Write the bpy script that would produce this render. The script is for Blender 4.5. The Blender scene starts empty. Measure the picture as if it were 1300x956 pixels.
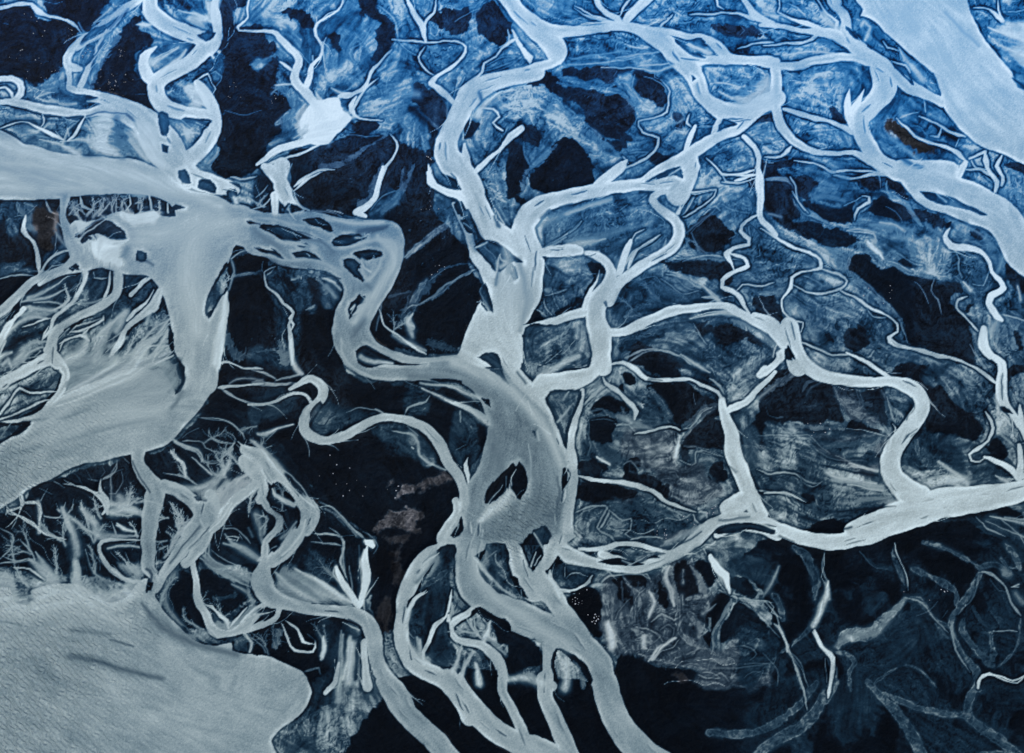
import bpy, math, random
import numpy as np

# ------------------------------------------------------------------ camera, sky, sun, exposure
SC = bpy.context.scene
PW, PH = 1300.0, 956.0            # pixel frame the map survey below was drawn in
CAM_H = 1500.0                    # metres above the plain
PITCH = math.radians(24.0)        # tilt away from straight down
FOVX = math.radians(46.0)
cam_data = bpy.data.cameras.new('camera')
cam = bpy.data.objects.new('camera', cam_data)
SC.collection.objects.link(cam)
SC.camera = cam
cam.location = (0.0, 0.0, CAM_H)
cam.rotation_euler = (PITCH, 0.0, 0.0)
cam_data.sensor_fit = 'HORIZONTAL'
cam_data.angle = FOVX
cam_data.clip_start = 1.0
cam_data.clip_end = 400000.0

SUN_EL, SUN_AZ = math.radians(42.0), math.radians(-35.0)   # azimuth measured from +Y towards +X
world = bpy.data.worlds.new('World')
SC.world = world
world.use_nodes = True
wn = world.node_tree.nodes
wl = world.node_tree.links
bg = wn['Background']
sky = wn.new('ShaderNodeTexSky')
sky.sky_type = 'NISHITA'
sky.sun_disc = False
sky.sun_elevation = SUN_EL
sky.sun_rotation = SUN_AZ
sky.air_density = 1.0
sky.dust_density = 2.0
wl.new(sky.outputs['Color'], bg.inputs['Color'])
bg.inputs['Strength'].default_value = 0.11
sun_data = bpy.data.lights.new('sun', 'SUN')
sun_data.energy = 1.3
sun_data.angle = math.radians(10.0)
sun_data.color = (1.0, 0.96, 0.9)
sun = bpy.data.objects.new('sun', sun_data)
SC.collection.objects.link(sun)
sun.rotation_euler = (math.pi / 2 - SUN_EL, 0.0, -SUN_AZ + math.pi)
SC.view_settings.view_transform = 'Standard'
SC.view_settings.look = 'None'
SC.view_settings.exposure = 0.55
SC.view_settings.gamma = 1.0
SC.view_settings.use_curve_mapping = False
SC.cycles.max_bounces = 4
SC.cycles.use_denoising = True

# ------------------------------------------------------------------ survey of the braided river
# k = kind of feature: w water area, c channel, t thread of water, i island, g silt flat,
# p black sand flat, r bare rock, h pale silt fan, s silt streak, b deeper streak, D branching rill
# lines: sheet kind value : x y (width) ...
TRACE = r'''
# ---- broad ground levels first
G p .03 : 365 252 385 235 400 205 470 180 545 200 552 270 590 310 598 345 612 370 590 430 572 448 500 442 462 432 482 380 512 330 508 300 495 282 465 276 400 268
G p .03 : 292 330 330 348 420 362 428 440 450 480 520 492 585 495 622 540 600 600 560 700 500 800 470 775 478 690 440 660 400 620 350 590 270 535 262 505 280 460 290 400
G p .07 : -100 590 0 650 60 612 160 582 215 566 270 510 300 520 350 560 400 620 470 690 470 760 400 760 330 740 300 720 190 715 150 735 0 720 -100 720
G p .05 : -60 258 55 254 110 250 160 248 230 262 205 300 120 300 95 360 60 380 -60 400
G p .02 : 965 690 1310 665 1330 1120 1000 1120 980 800
G p .02 : 500 868 780 868 900 850 1320 868 1350 1150 480 1150
G g .12 : 350 750 430 765 440 870 400 900 340 870
# ---- A0
A0 p .03 : -60 60 150 40 200 90 330 110 400 160 330 290 320 350 240 410 180 430 110 400 60 390 -60 390
A0 p .03 : 220 -60 570 -60 520 50 450 150 400 140 300 90 230 60
A0 p .03 : 560 230 680 80 720 60 740 100 700 150 780 200 690 300 700 370 760 440 790 600 760 590 640 510 520 470 450 450 480 370
A0 p .03 : 1150 0 1240 0 1180 60 1200 150 1340 180 1340 800 1180 900 1080 850 1110 760 1100 730 1130 640 1110 540 1090 480 1100 440 1050 380 1130 300 1120 230 1140 170 1100 80
A0 g .30 : 1130 230 1100 400 1040 380 960 400 1000 330
G w .66 : -120 150 0 165 30 181 60 190 95 196 140 201 163 201 186 207 208 220 225 233 245 242 268 246 296 258 325 266 330 300 325 320 299 312 291 333 271 360 262 381 262 401 275 390 285 375 292 385 286 421 281 440 276 488 268 500 251 523 226 550 208 566 166 578 125 586 95 593 63 608 38 621 25 631 0 646 -120 700 -120 620 0 563 25 545 50 523 75 503 110 488 150 473 176 466 205 470 226 500 236 480 231 463 221 445 216 430 216 416 213 396 207 378 198 362 186 350 161 349 146 345 125 340 105 345 95 330 90 305 85 290 95 280 110 282 128 278 140 272 155 268 170 272 190 262 205 274 222 274 216 258 188 248 150 246 105 249 50 253 0 254 -120 256
A0 c .80 : 757 -60 85 760 0 85 765 50 90 820 115 95 920 160 90 1010 190 90 1040 230 100 980 300 90 880 365 80 800 410 90 790 470 90 830 540 90 930 570 75 1040 590 90 1085 620 85 1060 700 90 1000 770 85 940 830 100 980 900 110 1100 940 100 1180 960 70
A0 c .82 : 1105 -40 40 1085 40 50 1095 110 60 1105 180 50 1060 260 70
A0 h .9 : 1010 -10 1110 -10 1085 60 1080 120 980 130 930 90 1020 60
A0 s .9 : 900 50 10 1000 80 20 1070 110 25
A0 c .88 : 790 235 12 745 270 40 725 320 60 750 390 70 800 420 60
A0 s .9 : 770 320 50 830 290 20 900 245 8
A0 s .9 : 800 385 40 860 330 25 910 290 18 940 250 8
A0 s .8 : 760 300 40 740 350 40
A0 c .82 : 1000 420 50 1040 480 70 1080 540 70 1100 620 60
A0 h .9 : 900 430 1000 420 1060 500 1060 545 940 540 960 500 930 470
A0 t .85 : 1000 400 14 1050 370 8 1070 420 6 1095 450 6 1075 480 6
A0 s .95 : 1100 262 16 1106 268 16
A0 s .9 : 1070 280 14 1080 295 14
A0 s .9 : 690 125 8 720 130 28 760 128 16
A0 i .30 : 1000 175 1060 160 1095 165 1080 190 1045 205
A0 i .30 : 800 570 850 580 860 620 840 690 815 680
A0 i .35 : 910 600 1000 598 1075 615 1050 650 960 690 905 690
A0 s .85 : 920 680 12 960 672 16 1010 675 8
A0 i .15 : 820 730 850 740 845 780 820 770
A0 c .74 : -60 515 30 100 525 50 230 555 55 400 575 50 520 560 60 600 570 80 680 600 100
A0 c .76 : 400 465 50 480 490 60 580 520 80 680 560 90 750 630 150 820 730 200 880 820 170 940 900 120
A0 h .88 : 460 600 560 580 580 640 560 720 640 800 520 790 480 740 490 690 470 640
A0 h .82 : 640 610 760 620 800 700 830 800 900 880 800 850 700 800 660 720
A0 b .45 : 590 600 50 600 700 60 620 790 50
A0 b .3 : 640 580 12 680 610 12 695 650 8
A0 b .3 : 440 590 14 520 570 10 640 575 8
A0 s .85 : 400 780 50 300 730 20 200 710 6
A0 s .85 : 500 740 60 400 710 20 300 715 8
A0 b .2 : 370 765 12 430 730 12 460 770 8
A0 i .27 : 130 450 200 455 330 465 430 480 500 505 400 522 360 530 270 510 180 500
A0 s .8 : 180 500 6 220 480 14 260 470 8
A0 s .8 : 440 510 10 500 510 20
A0 c .76 : 760 -40 30 680 15 40 600 60 35 530 110 30 460 165 30 390 220 40 340 290 45 350 340 50 400 350 40
A0 c .76 : 620 60 20 560 150 20 450 210 18 390 250 25
A0 c .74 : 540 150 15 490 240 15 470 290 20 440 350 30 430 400 35 400 450 35
A0 c .74 : 350 350 40 355 400 30 350 440 35 400 460 40
A0 i .3 : 375 370 410 370 400 400 375 410
A0 s .42 : 600 190 30 540 250 50 490 350 50 460 440 40
A0 s .4 : 330 350 30 280 400 60 260 430 40
A0 s .42 : 320 440 40 240 440 30
A0 t .8 : -20 50 30 60 25 25 160 20 20 190 55 40 260 85 15 340 100 18 390 130 20 415 165 10
A0 s .9 : 180 40 30 200 55 40
A0 s .5 : 220 10 16 200 50 16
A0 c .76 : -60 410 30 60 395 35 100 420 40 105 470 40 70 505 30
A0 t .75 : -20 450 8 30 440 15 60 470 25 65 500 25
A0 i .22 : -20 535 100 545 220 575 330 590 420 585 450 620 480 700 380 705 300 745 240 752 150 722 60 690 10 655 -20 640
A0 t .8 : 0 650 8 60 625 8 140 620 8 200 650 20 260 680 25 320 705 25
A0 t .8 : 215 570 8 225 600 8 205 640 10
A0 t .8 : 430 590 14 400 640 16 370 690 20 340 710 20
A0 t .6 : 400 610 6 350 650 8 330 700 8
A0 t .7 : 430 590 8 470 640 6 490 690 6
A0 t .55 : 180 690 6 260 700 8 330 710
A0 i .2 : 900 860 930 855 955 890 955 920 920 915 900 890
A0 i .25 : 1000 910 1060 910 1090 956 1050 965 1000 940
A0 s .38 : 1010 760 20 1060 780 60 1050 830 30
A0 t .6 : 1050 830 20 1080 800 12 1110 765 8
# ---- A1
A1 p .03 : -60 180 70 210 90 250 60 310 -60 320
A1 p .03 : 150 70 200 40 290 90 300 130 250 150 190 110
A1 p .04 : 370 190 430 170 430 280 380 250
A1 p .04 : 520 -40 600 -40 640 60 700 130 690 220 640 290 580 320 600 200 590 150 640 120 560 90 530 40
A1 p .03 : 870 90 960 40 1060 80 1090 130 1040 180 960 160 880 110
A1 p .03 : 1120 50 1200 10 1260 90 1290 140 1250 230 1140 190 1110 120
A1 p .03 : -60 330 100 300 110 440 160 520 140 620 100 700 -60 760
A1 p .03 : 490 640 600 620 625 650 560 672 490 660
A1 p .04 : 170 770 270 740 300 760 420 700 560 680 680 690 720 730 700 780 620 850 600 970 200 970 180 880 160 820
A1 p .05 : 680 820 800 800 870 830 880 970 640 970
A1 p .05 : 780 430 880 430 950 520 980 580 930 680 910 720 880 790 860 600 800 520
A1 g .5 : 480 230 570 160 590 220 560 310 500 320
A1 g .45 : 430 350 560 310 600 330 560 400 500 430 430 420
A1 g .5 : 560 440 700 340 780 470 700 540 560 590 510 540
A1 s .4 : 100 440 30 170 480 60 200 560 80 140 640 40
A1 c .82 : 1420 370 90 1290 395 85 1180 420 95 1100 470 120 1040 560 110 1000 640 110 965 720 120 975 800 140 1040 880 140 1100 970 130
A1 c .84 : 1055 730 20 1060 800 50 1070 860 60
A1 s .88 : 1220 470 10 1160 530 30 1110 590 40
A1 h .97 : 300 500 330 510 420 490 450 560 510 600 470 620 410 680 370 730 300 735 230 700 200 650 190 600 240 540
A1 w .93 : 290 510 330 505 420 495 440 560 490 600 410 680 370 725 300 730 240 690 230 600
A1 c .84 : -60 155 12 80 160 25 120 190 40 170 250 40 220 300 45 200 370 50 205 420 60 260 480 60 290 530 45
A1 c .84 : 440 -30 10 420 50 12 370 80 14 310 120 18 305 180 18 335 240 20 320 290 20 280 330 25 275 390 35 255 440 40
A1 t .8 : 360 190 8 345 220 10 330 250 10
A1 t .85 : 120 315 18 170 350 16 200 370 16
A1 t .8 : 285 280 8 290 330 14
A1 s .85 : 100 430 12 180 430 12
A1 t .8 : 690 250 10 640 300 14 580 370 18 560 430 25 500 475 30 420 490 40
A1 t .85 : 510 490 20 480 540 30 520 600 12 640 612 8
A1 s .7 : 740 510 8 640 560 10 540 590 14
A1 c .9 : 310 690 40 200 730 40 100 760 40 50 800 30 0 830 25
A1 t .8 : 340 720 10 260 760 16 150 800 16 60 830 16
A1 c .85 : 40 840 40 90 870 80 130 930 80 150 980 70
A1 s .7 : 180 830 8 160 870 16
A1 s .6 : 190 700 20 240 670 30 230 620 20
A1 t .8 : 190 940 20 260 890 18 330 865 18 400 860 8
A1 s .4 : 330 850 60 430 830 40 560 740 20 660 690 14
A1 t .8 : 680 680 8 720 740 14 690 800 16 640 870 30 610 980 35
A1 s .4 : 640 830 20 580 960 50
A1 s .4 : 800 840 20 740 960 40
A1 c .84 : 760 -30 12 790 60 30 840 130 35 850 180 25 860 210 18
A1 t .8 : 915 -10 12 900 60 12 860 100 18 850 160 20
A1 t .78 : 690 200 16 800 205 12 880 215 12 1000 210 10 1060 240 14 1040 290 18 980 340 20 910 390 20 890 420 40 950 470 45 1000 520 60
A1 t .78 : 855 235 8 820 290 12 860 350 10 900 380 12
A1 t .8 : 1320 190 20 1240 250 14 1210 290 10 1150 320 10 1140 370 14 1060 430 20 1020 480 14
A1 t .8 : 1150 550 12 1200 550 12 1235 590 12 1200 620 12 1250 660 25
A1 c .84 : 1340 650 50 1290 690 40 1230 760 22 1160 820 30 1110 870 35
A1 c .84 : 875 830 10 880 890 25 920 950 30
A1 t .4 : 700 210 6 760 260 8 860 300 6
A1 t .4 : 0 60 6 40 20 8 60 -10
# ---- A2
A2 p .04 : 1010 130 1080 120 1150 130 1220 135 1250 170 1290 190 1150 190 1060 180 1030 160
A2 p .04 : 250 355 350 345 520 345 640 350 560 380 540 420 500 440 420 410 330 400 270 385
A2 p .03 : 630 360 700 370 770 440 790 510 760 530 690 500 620 440
A2 p .03 : 100 380 170 360 240 420 280 450 400 460 520 480 580 500 630 580 600 640 500 690 420 640 340 540 240 490 170 440 110 420
A2 p .05 : 410 640 490 660 600 690 610 710 500 700
A2 p .05 : 490 710 580 710 550 790 520 770
A2 p .05 : 50 640 110 640 150 700 130 740 60 700
A2 p .02 : 240 700 330 730 400 830 420 900 370 970 90 970 110 880 190 800
A2 p .03 : -20 740 50 740 80 830 60 970 -20 970
A2 p .06 : 820 580 860 600 870 660 820 660
A2 p .06 : 700 750 800 790 760 830 700 820
A2 g .42 : 380 480 540 490 600 560 560 620 470 600
A2 p .05 : 460 500 560 500 620 570 580 620 480 600 430 540
A2 g .5 : 0 470 150 480 300 600 200 680 100 600 0 620
A2 p .06 : 1210 590 1340 570 1340 620 1215 610
A2 c .8 : -60 -60 90 -10 0 90 20 50 90 70 100 100 140 150 110 230 162 75 330 155 55 450 140 45 560 130 50 640 150 60 720 190 80 800 240 110 850 300 110 900 350 110 940 420 90 970 490 80 1040 550 100 1120 580 110 1200 570 100 1260 530 90 1340 500 100
A2 c .78 : 110 140 100 190 210 120 225 265 110 215 310 60 150 335 60 60 370 60 -40 400 60
A2 c .8 : 640 145 40 760 160 40 880 180 35 980 200 50 1040 240 65 1090 290 60 1200 305 55 1340 310 55
A2 c .8 : 850 290 60 960 308 60 1100 305 50
A2 i .3 : 820 195 900 200 960 195 980 240 940 270 970 295 900 270 860 240
A2 s .88 : 890 220 12 940 250 16 1000 272 20
A2 i .33 : 960 335 1100 330 1230 330 1290 370 1270 440 1200 480 1130 510 1060 490 1000 470 990 420
A2 s .8 : 1020 415 8 1090 425 12 1160 445 6
A2 s .85 : 1040 460 6 1110 500 25
A2 h .82 : 1120 480 1200 470 1250 400 1290 380 1330 560 1180 560
A2 i .2 : 905 380 930 395 912 408
A2 c .84 : 420 -40 30 440 30 30 480 70 30 530 90 35 560 130 30
A2 c .84 : 720 -40 60 620 50 50 580 100 55
A2 t .8 : 600 -10 10 565 40 12 545 80 12
A2 t .65 : 370 -10 8 360 60 8
A2 t .75 : 315 40 6 380 80 10 460 100 16 530 112 20
A2 s .85 : 350 120 6 450 112 12 530 110 16
A2 t .8 : 810 70 5 780 110 10 755 135 20
A2 t .7 : 700 120 6 760 140 8 850 160 8
A2 t .78 : 0 150 16 30 210 18 60 260 20 95 290 25 90 320 20
A2 i .28 : 55 210 100 200 140 240 140 300 110 310 100 270 60 240
A2 t .75 : 900 70 6 1000 70 12 1090 60 12 1170 75 18 1220 100 25
A2 c .8 : 1150 -40 25 1200 40 35 1230 80 45 1320 125 35
A2 t .8 : 1030 -30 12 1040 30 10 1070 45 8
A2 t .7 : 1140 250 6 1200 225 10 1320 212 10
A2 s .75 : 580 240 6 680 245 10
A2 s .7 : 280 332 12 450 320 10 600 290 8 740 265 14
A2 s .6 : 300 300 10 500 270 10 600 260
A2 s .8 : 450 345 8 600 345 10 740 360 14 820 330 25
A2 b .25 : 700 250 20 760 290 16 820 325 14
A2 s .45 : 120 490 20 250 560 20 400 690 25 500 740 25 540 800 20
A2 s .45 : 560 470 16 620 560 20 670 590 16
A2 s .4 : 230 420 16 300 440 20 400 440 16 540 460 14
A2 s .45 : 60 960 40 70 880 30 140 820 30 220 740 30
A2 t .4 : 60 720 10 60 780 12 90 830 20
A2 c .86 : 585 815 16 560 840 50 500 890 60 430 940 60
A2 t .7 : 590 830 10 570 800 8 560 790 4
A2 t .75 : 560 860 10 680 800 14 740 740 18 745 700 12 660 670 8 640 620 8 720 600 8 780 570 10 790 500 10 800 460 8 750 400 5
A2 t .6 : 790 500 8 840 460 8
A2 t .5 : 600 780 6 690 770 6 640 800
A2 c .82 : 1190 580 110 1140 650 60 1040 690 60 960 740 70 860 800 70 740 870 60 640 930 50 560 950 60
A2 c .82 : 900 790 90 890 850 110 865 910 130 840 980 130
A2 i .3 : 670 922 780 870 850 840 862 900 830 885 740 905
A2 c .86 : 930 640 25 900 700 35 870 780 30
A2 c .8 : 1060 590 40 1030 650 40 1010 690 30
A2 i .3 : 1070 600 1140 625 1090 640 1040 665
A2 t .75 : 895 580 8 885 620 12 910 640 12
A2 t .7 : 940 650 6 1010 640 8 1060 600 8
A2 c .8 : 1170 690 35 1220 740 30 1245 800 28 1240 870 28 1250 970 30
A2 t .8 : 980 800 8 1030 850 14 1060 885 16 1150 880 12 1220 860 25
A2 t .85 : 1130 915 20 1180 900 14 1230 880 10
A2 t .7 : 1060 890 12 1080 920 10 1180 925 10
A2 t .7 : 1250 820 8 1320 825 8
# ---- A3
A3 p .04 : 310 540 360 550 385 615 340 600
A3 r .05 : 600 620 650 615 700 680 760 710 850 740 860 760 780 770 700 740 630 690 600 660
A3 p .04 : -60 830 130 810 120 850 60 870 150 900 230 920 210 970 -60 970
A3 p .04 : 400 910 520 890 590 920 560 950 440 930
A3 p .04 : 610 910 660 920 690 970 610 970
A3 p .05 : 1190 830 1320 840 1320 890 1240 865
A3 w .79 : 425 -200 430 -20 480 45 470 80 515 92 590 160 680 240 740 290 790 330 850 390 870 470 880 540 960 640 1080 740 1200 790 1310 840 1700 1050 1700 600 1310 460 1260 440 1235 370 1160 285 1090 190 1040 90 1000 -20 970 -200
A3 c .74 : 330 -60 70 330 0 75 375 60 60 395 110 55 390 160 70 430 220 90 500 280 90 560 320 90 640 370 90 720 440 80 800 480 60 880 520 60
A3 c .77 : 560 330 100 590 440 130 540 520 110 470 590 100 470 660 90 510 740 90 570 820 90 660 870 100 780 905 110 900 940 110 1000 990 110
A3 c .74 : 520 315 70 440 292 45 330 292 50 230 312 45 130 335 45 -40 325 40
A3 c .77 : 40 330 60 40 420 70 40 500 70 45 560 55 70 640 55 130 710 50 200 750 40 280 775 30 400 770 25 470 790 40 560 840 40
A3 t .77 : 80 555 35 200 590 30 300 610 30 380 640 30 440 680 30
A3 c .88 : 415 450 6 405 510 35 410 570 50 430 640 60
A3 c .85 : 490 450 6 460 510 30 430 560 50
A3 c .8 : -40 130 25 100 140 30 200 160 30 300 165 60 360 190 70 400 220 60
A3 t .82 : -20 232 8 100 215 14 200 210 16 260 170 30
A3 t .82 : 50 -20 8 60 30 8 50 60 10 110 90 16 200 120 30 280 150 40
A3 s .7 : -20 80 8 60 80 10 150 110 12
A3 t .75 : 240 -10 8 300 70 12 350 110 20 340 150 30
A3 s .8 : 280 60 30 310 110 50 350 150 50
A3 i .3 : 380 0 430 -5 470 40 470 70 420 60 370 30
A3 i .3 : 450 130 515 95 600 180 660 240 700 280 745 300 720 310 660 260 570 220 525 170 500 125
A3 i .3 : 555 225 620 240 660 265 690 310 740 430 700 400 650 350 600 290
A3 s .85 : 470 130 25 490 110 25 512 140 25 490 200 25
A3 i .22 : 390 130 440 170 460 200 430 190 390 150
A3 i .22 : 500 210 522 215 522 250 500 235
A3 i .25 : 800 350 840 370 845 400 810 380
A3 i .25 : 760 325 780 332 770 350
A3 t .75 : 580 210 10 600 240 10 660 255 10
A3 s .8 : 660 240 10 700 300 30 780 400 50
A3 t .7 : 620 310 8 700 330 14 720 370 14
A3 b .3 : 700 270 8 720 290 8
A3 b .66 : 900 60 20 980 150 26 1060 230 30
A3 s .85 : 80 282 8 200 265 16 330 270 16
A3 s .85 : 160 310 6 250 290 25
A3 b .35 : 250 200 30 330 220 40 380 250 20
A3 b .3 : 330 335 10 440 330 10 500 370 10
A3 t .75 : 785 500 14 795 570 18
A3 t .75 : 650 600 8 700 580 8 760 570 8
A3 t .8 : 650 595 12 700 640 14 740 690 14 800 720 16 900 745 25 970 780 30 1000 810 25
A3 t .75 : 760 590 8 840 620 12 910 660 16 1000 690 16
A3 t .75 : 880 640 8 860 690 12 820 690 10
A3 t .75 : 965 700 10 950 740 16
A3 c .8 : 1000 820 35 970 870 40 950 920 30
A3 t .8 : 1100 770 60 1020 800 25
A3 t .8 : 1100 780 35 1110 850 30 1160 920 30 1150 970 30
A3 t .75 : 1180 790 20 1160 840 20 1190 890 25 1180 940 25
A3 t .7 : 1030 810 12 1050 850 10 1110 860
A3 t .7 : 990 860 8 1070 860 16 1130 890 16
A3 s .6 : 620 700 25 720 780 30 850 860 35 950 890 30
A3 b .28 : 660 800 25 720 830 25 780 850 20
A3 s .8 : 700 860 8 780 800 8
A3 s .8 : 760 870 8 820 830 8
A3 s .42 : 0 790 10 150 780 20 260 800 20 340 860 20
A3 t .75 : -20 795 12 60 790 14 120 740 25
A3 t .75 : 130 810 14 250 830 12 330 870 14 440 860 14 560 870 12 640 890 12
A3 t .6 : 200 665 6 300 660 6 380 650 6
A3 t .6 : 390 800 8 470 810 8 540 820 8
A3 t .5 : 220 220 6 222 260 6
A3 t .6 : 320 880 6 400 910 8 500 890 6
A3 t .8 : 1040 40 10 1120 50 12 1180 110 40
A3 t .8 : 1165 -10 8 1165 60 12 1190 110 30
A3 t .8 : 1210 60 10 1320 50 10
A3 t .7 : 1040 -10 6 1050 30 6
A3 h .92 : 1160 150 1180 110 1250 110 1330 100 1450 200 1330 210 1200 190
A3 s .9 : 1110 140 8 1200 170 40 1330 220 60
A3 h .85 : 1230 260 1330 240 1450 330 1330 350 1270 330
A3 s .8 : 1180 240 16 1260 270 50 1330 290 60
A3 s .7 : 1160 200 10 1330 240 30
A3 b .1 : 1240 400 8 1290 440 30 1340 460 40
# ---- B0
B0 r .04 : 150 200 200 150 290 210 285 290 260 350 270 390 250 410 200 370 180 310 190 270 160 240
B0 p .03 : -60 310 60 320 120 340 150 400 180 480 80 480 -60 470
B0 p .04 : -60 530 100 530 140 560 90 610 -60 590
B0 g .30 : -60 120 200 140 160 200 150 280 60 310 20 240 -60 280
B0 g .3 : 0 470 180 480 180 530 80 510 0 530
B0 g .25 : 210 420 290 380 340 370 350 440 240 500
B0 g .14 : 160 560 380 510 430 560 300 700 120 650
B0 g .16 : 440 480 560 500 540 600 450 680 430 620
B0 g .2 : 620 530 720 530 800 560 800 640 700 700 560 700 600 640
B0 g .1 : 20 900 150 780 230 800 100 860 90 940 20 940
B0 p .02 : 1180 375 1340 410 1340 500 1200 520 1180 440 1150 440
B0 p .02 : 1180 640 1240 520 1340 520 1340 900 1210 880 1160 800 1175 650
B0 s .4 : 1190 520 20 1260 510 14 1340 490 14
B0 s .38 : 1150 830 60 1200 920 70 1290 920 40
B0 i .2 : 410 118 520 104 640 103 750 112 850 150 860 180 830 190 800 150 770 180 700 190 620 190 560 200 450 235 400 200 390 150
B0 i .15 : 510 240 560 250 630 290 640 330 560 330 500 300 440 320 380 320 460 270
B0 i .2 : 410 340 430 310 480 330 490 350 450 330 420 360
B0 i .25 : 690 390 740 400 740 440 690 440
B0 i .2 : 865 180 890 158 935 178 890 182
B0 h .93 : 470 320 560 330 640 340 600 400 640 470 540 460 450 420 430 370
B0 h .9 : 560 215 640 185 720 190 780 160 830 200 780 260 680 260 620 240
B0 h .88 : 380 260 450 245 540 215 480 250 400 300
B0 b .35 : 640 200 16 680 210 16
B0 b .5 : 560 400 30 610 420 40 640 380 30
B0 b .4 : 740 440 30 770 460 20
B0 s .75 : 500 220 14 560 150 8
B0 s .8 : 660 200 16 630 150 8
B0 s .7 : 440 220 16 490 150 8 520 130 5
B0 s .7 : 590 200 14 590 130 6
B0 s .75 : 350 210 12 380 170 8 420 150 6
B0 s .7 : 700 180 12 700 130 8
B0 s .75 : 480 190 6 540 240 10
B0 c .60 : 330 110 70 315 190 35 330 260 50 360 340 70 390 430 80 330 480 60 240 510 40 150 560 45 60 650 55 -40 730 60
B0 t .75 : 410 118 14 420 170 16 470 190 12
B0 t .75 : 650 110 10 660 160 12 640 190 12
B0 t .78 : 755 110 25 765 180 35
B0 t .78 : 850 150 20 850 200 25
B0 t .65 : 230 130 14 250 190 14 300 210 12
B0 t .7 : 310 130 8 290 180 8
B0 t .55 : 90 140 10 95 190 10 130 215 16
B0 s .5 : 100 180 30 140 230 40
B0 t .78 : 130 210 20 120 290 30 170 350 25 190 420 25 200 500 25
B0 t .7 : 370 380 12 260 420 12 220 480 16 190 530 30
B0 s .6 : 290 200 25 285 300 25 340 370 20
B0 s .5 : 130 270 20 180 290 40
B0 t .65 : -20 548 8 60 520 10 170 520 12
B0 c .66 : 600 500 60 595 590 55 560 640 50 470 690 50 360 750 50 280 800 60 260 870 60 250 940 60
B0 c .7 : 430 480 40 430 540 26 390 610 24 360 660 22 280 720 22 250 790 20 220 830 20
B0 t .7 : 560 500 15 545 590 16 520 640 20
B0 t .6 : 470 500 8 480 530 8 540 530 5
B0 s .6 : 420 660 8 480 650 16 540 620 10
B0 c .66 : 410 495 20 300 510 25 200 560 30
B0 c .7 : 760 530 20 700 580 20 660 620 30
B0 c .7 : 805 600 50 770 670 50 700 730 40 640 790 35 600 860 30 560 940 30
B0 t .7 : 780 690 16 800 740 8
B0 s .8 : 760 700 30 740 760 20
B0 c .74 : 120 690 40 60 740 40 20 810 40 -20 900 70
B0 s .75 : 110 650 16 250 625 20 340 580 6
B0 s .75 : 130 680 20 280 690 30
B0 s .6 : 110 720 25 240 710 25
B0 t .7 : 330 590 8 350 640 10 270 690 14
B0 t .5 : 350 600 6 390 560 6
B0 s .8 : 0 860 50 60 780 30 160 730 16 240 730 8
B0 t .72 : 350 800 10 430 790 14 520 740 12 520 720 8
B0 t .72 : 300 860 10 400 820 14 450 850 30
B0 s .78 : 420 800 25 440 860 40 400 920 60 300 960 60
B0 s .7 : 80 960 60 150 870 30 230 850 14
B0 s .85 : 0 930 40 60 910 16
B0 s .7 : 560 760 40 520 860 60 480 940 60
B0 s .7 : 640 700 50 590 800 40
B0 s .75 : 840 750 8 760 800 12 700 900 20
B0 s .8 : 860 870 6 760 880 14 690 940 20
B0 s .7 : 840 810 6 740 850 10 640 930 16
B0 s .7 : 730 720 16 640 780 12
B0 s .6 : 560 880 40 640 830 20
B0 c .78 : 1150 590 10 1140 680 40 1110 760 80 1085 850 100 1070 960 110
B0 s .9 : 1150 600 10 1130 720 40 1110 850 50 1090 960 40
B0 i .1 : 1150 450 1180 480 1165 580 1110 640 1055 735 1050 640 1080 560
B0 s .8 : 1130 560 6 1160 540 8 1150 500 6
B0 s .6 : 1160 590 14 1185 500 16 1170 440 10
B0 s .5 : 1180 400 6 1290 380 6
B0 i .2 : 900 -10 930 0 955 30 960 50 920 50 900 20
B0 i .2 : 1000 40 1060 40 1090 100 1050 90 1000 70
B0 i .2 : 1140 100 1190 80 1210 160 1150 140
B0 s .88 : 1190 130 30 1200 150 30
B0 i .2 : 1220 120 1320 110 1320 170 1230 160
B0 i .2 : 1160 50 1320 50 1320 80 1200 70
B0 b .15 : 1250 245 8 1320 258 8
B0 t .7 : 1165 20 14 1240 30 8 1300 10 8
# ---- B1
B1 w .55 : -60 190 100 205 250 192 330 200 430 225 560 235 650 232 710 255 745 310 750 400 730 480 700 560 650 640 600 720 580 790 610 850 700 900 830 925 960 925 1060 925 1060 1020 600 1000 520 960 450 970 420 900 395 830 390 740 400 690 430 640 445 590 420 540 350 490 260 485 150 470 60 430 -60 385
B1 g .22 : 80 480 250 480 260 640 300 680 220 720 210 970 100 970 110 700 60 600 40 520
B1 g .22 : 330 520 440 560 430 640 390 700 330 640
B1 g .22 : 560 190 700 90 740 100 720 160 620 230
B1 g .2 : -20 900 80 880 100 960 -20 970
B1 g .1 : 100 20 0 20 -20 200 90 200
B1 s .38 : 740 -10 25 720 120 35 640 200 30
B1 c .83 : 130 -40 90 120 40 80 140 100 90 170 150 70 220 190 60
B1 c .83 : 95 110 60 100 200 50
B1 i .12 : 130 180 170 155 240 185 180 195
B1 t .7 : -20 180 8 40 160 10 80 120 12
B1 t .7 : 0 120 6 30 100 8 60 60 6
B1 t .65 : 0 60 6 40 160 6
B1 i .12 : 20 265 100 262 160 275 210 300 290 330 220 330 150 345 90 310 40 285
B1 i .12 : 180 400 240 390 300 410 330 440 270 430 200 425
B1 i .12 : 235 235 320 225 370 250 390 290 330 275 270 260
B1 i .12 : 385 350 430 320 520 310 560 330 530 345 450 370 400 370
B1 i .12 : 210 365 250 350 290 375
B1 i .12 : 490 410 560 390 640 395 640 420 600 430 560 440
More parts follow.
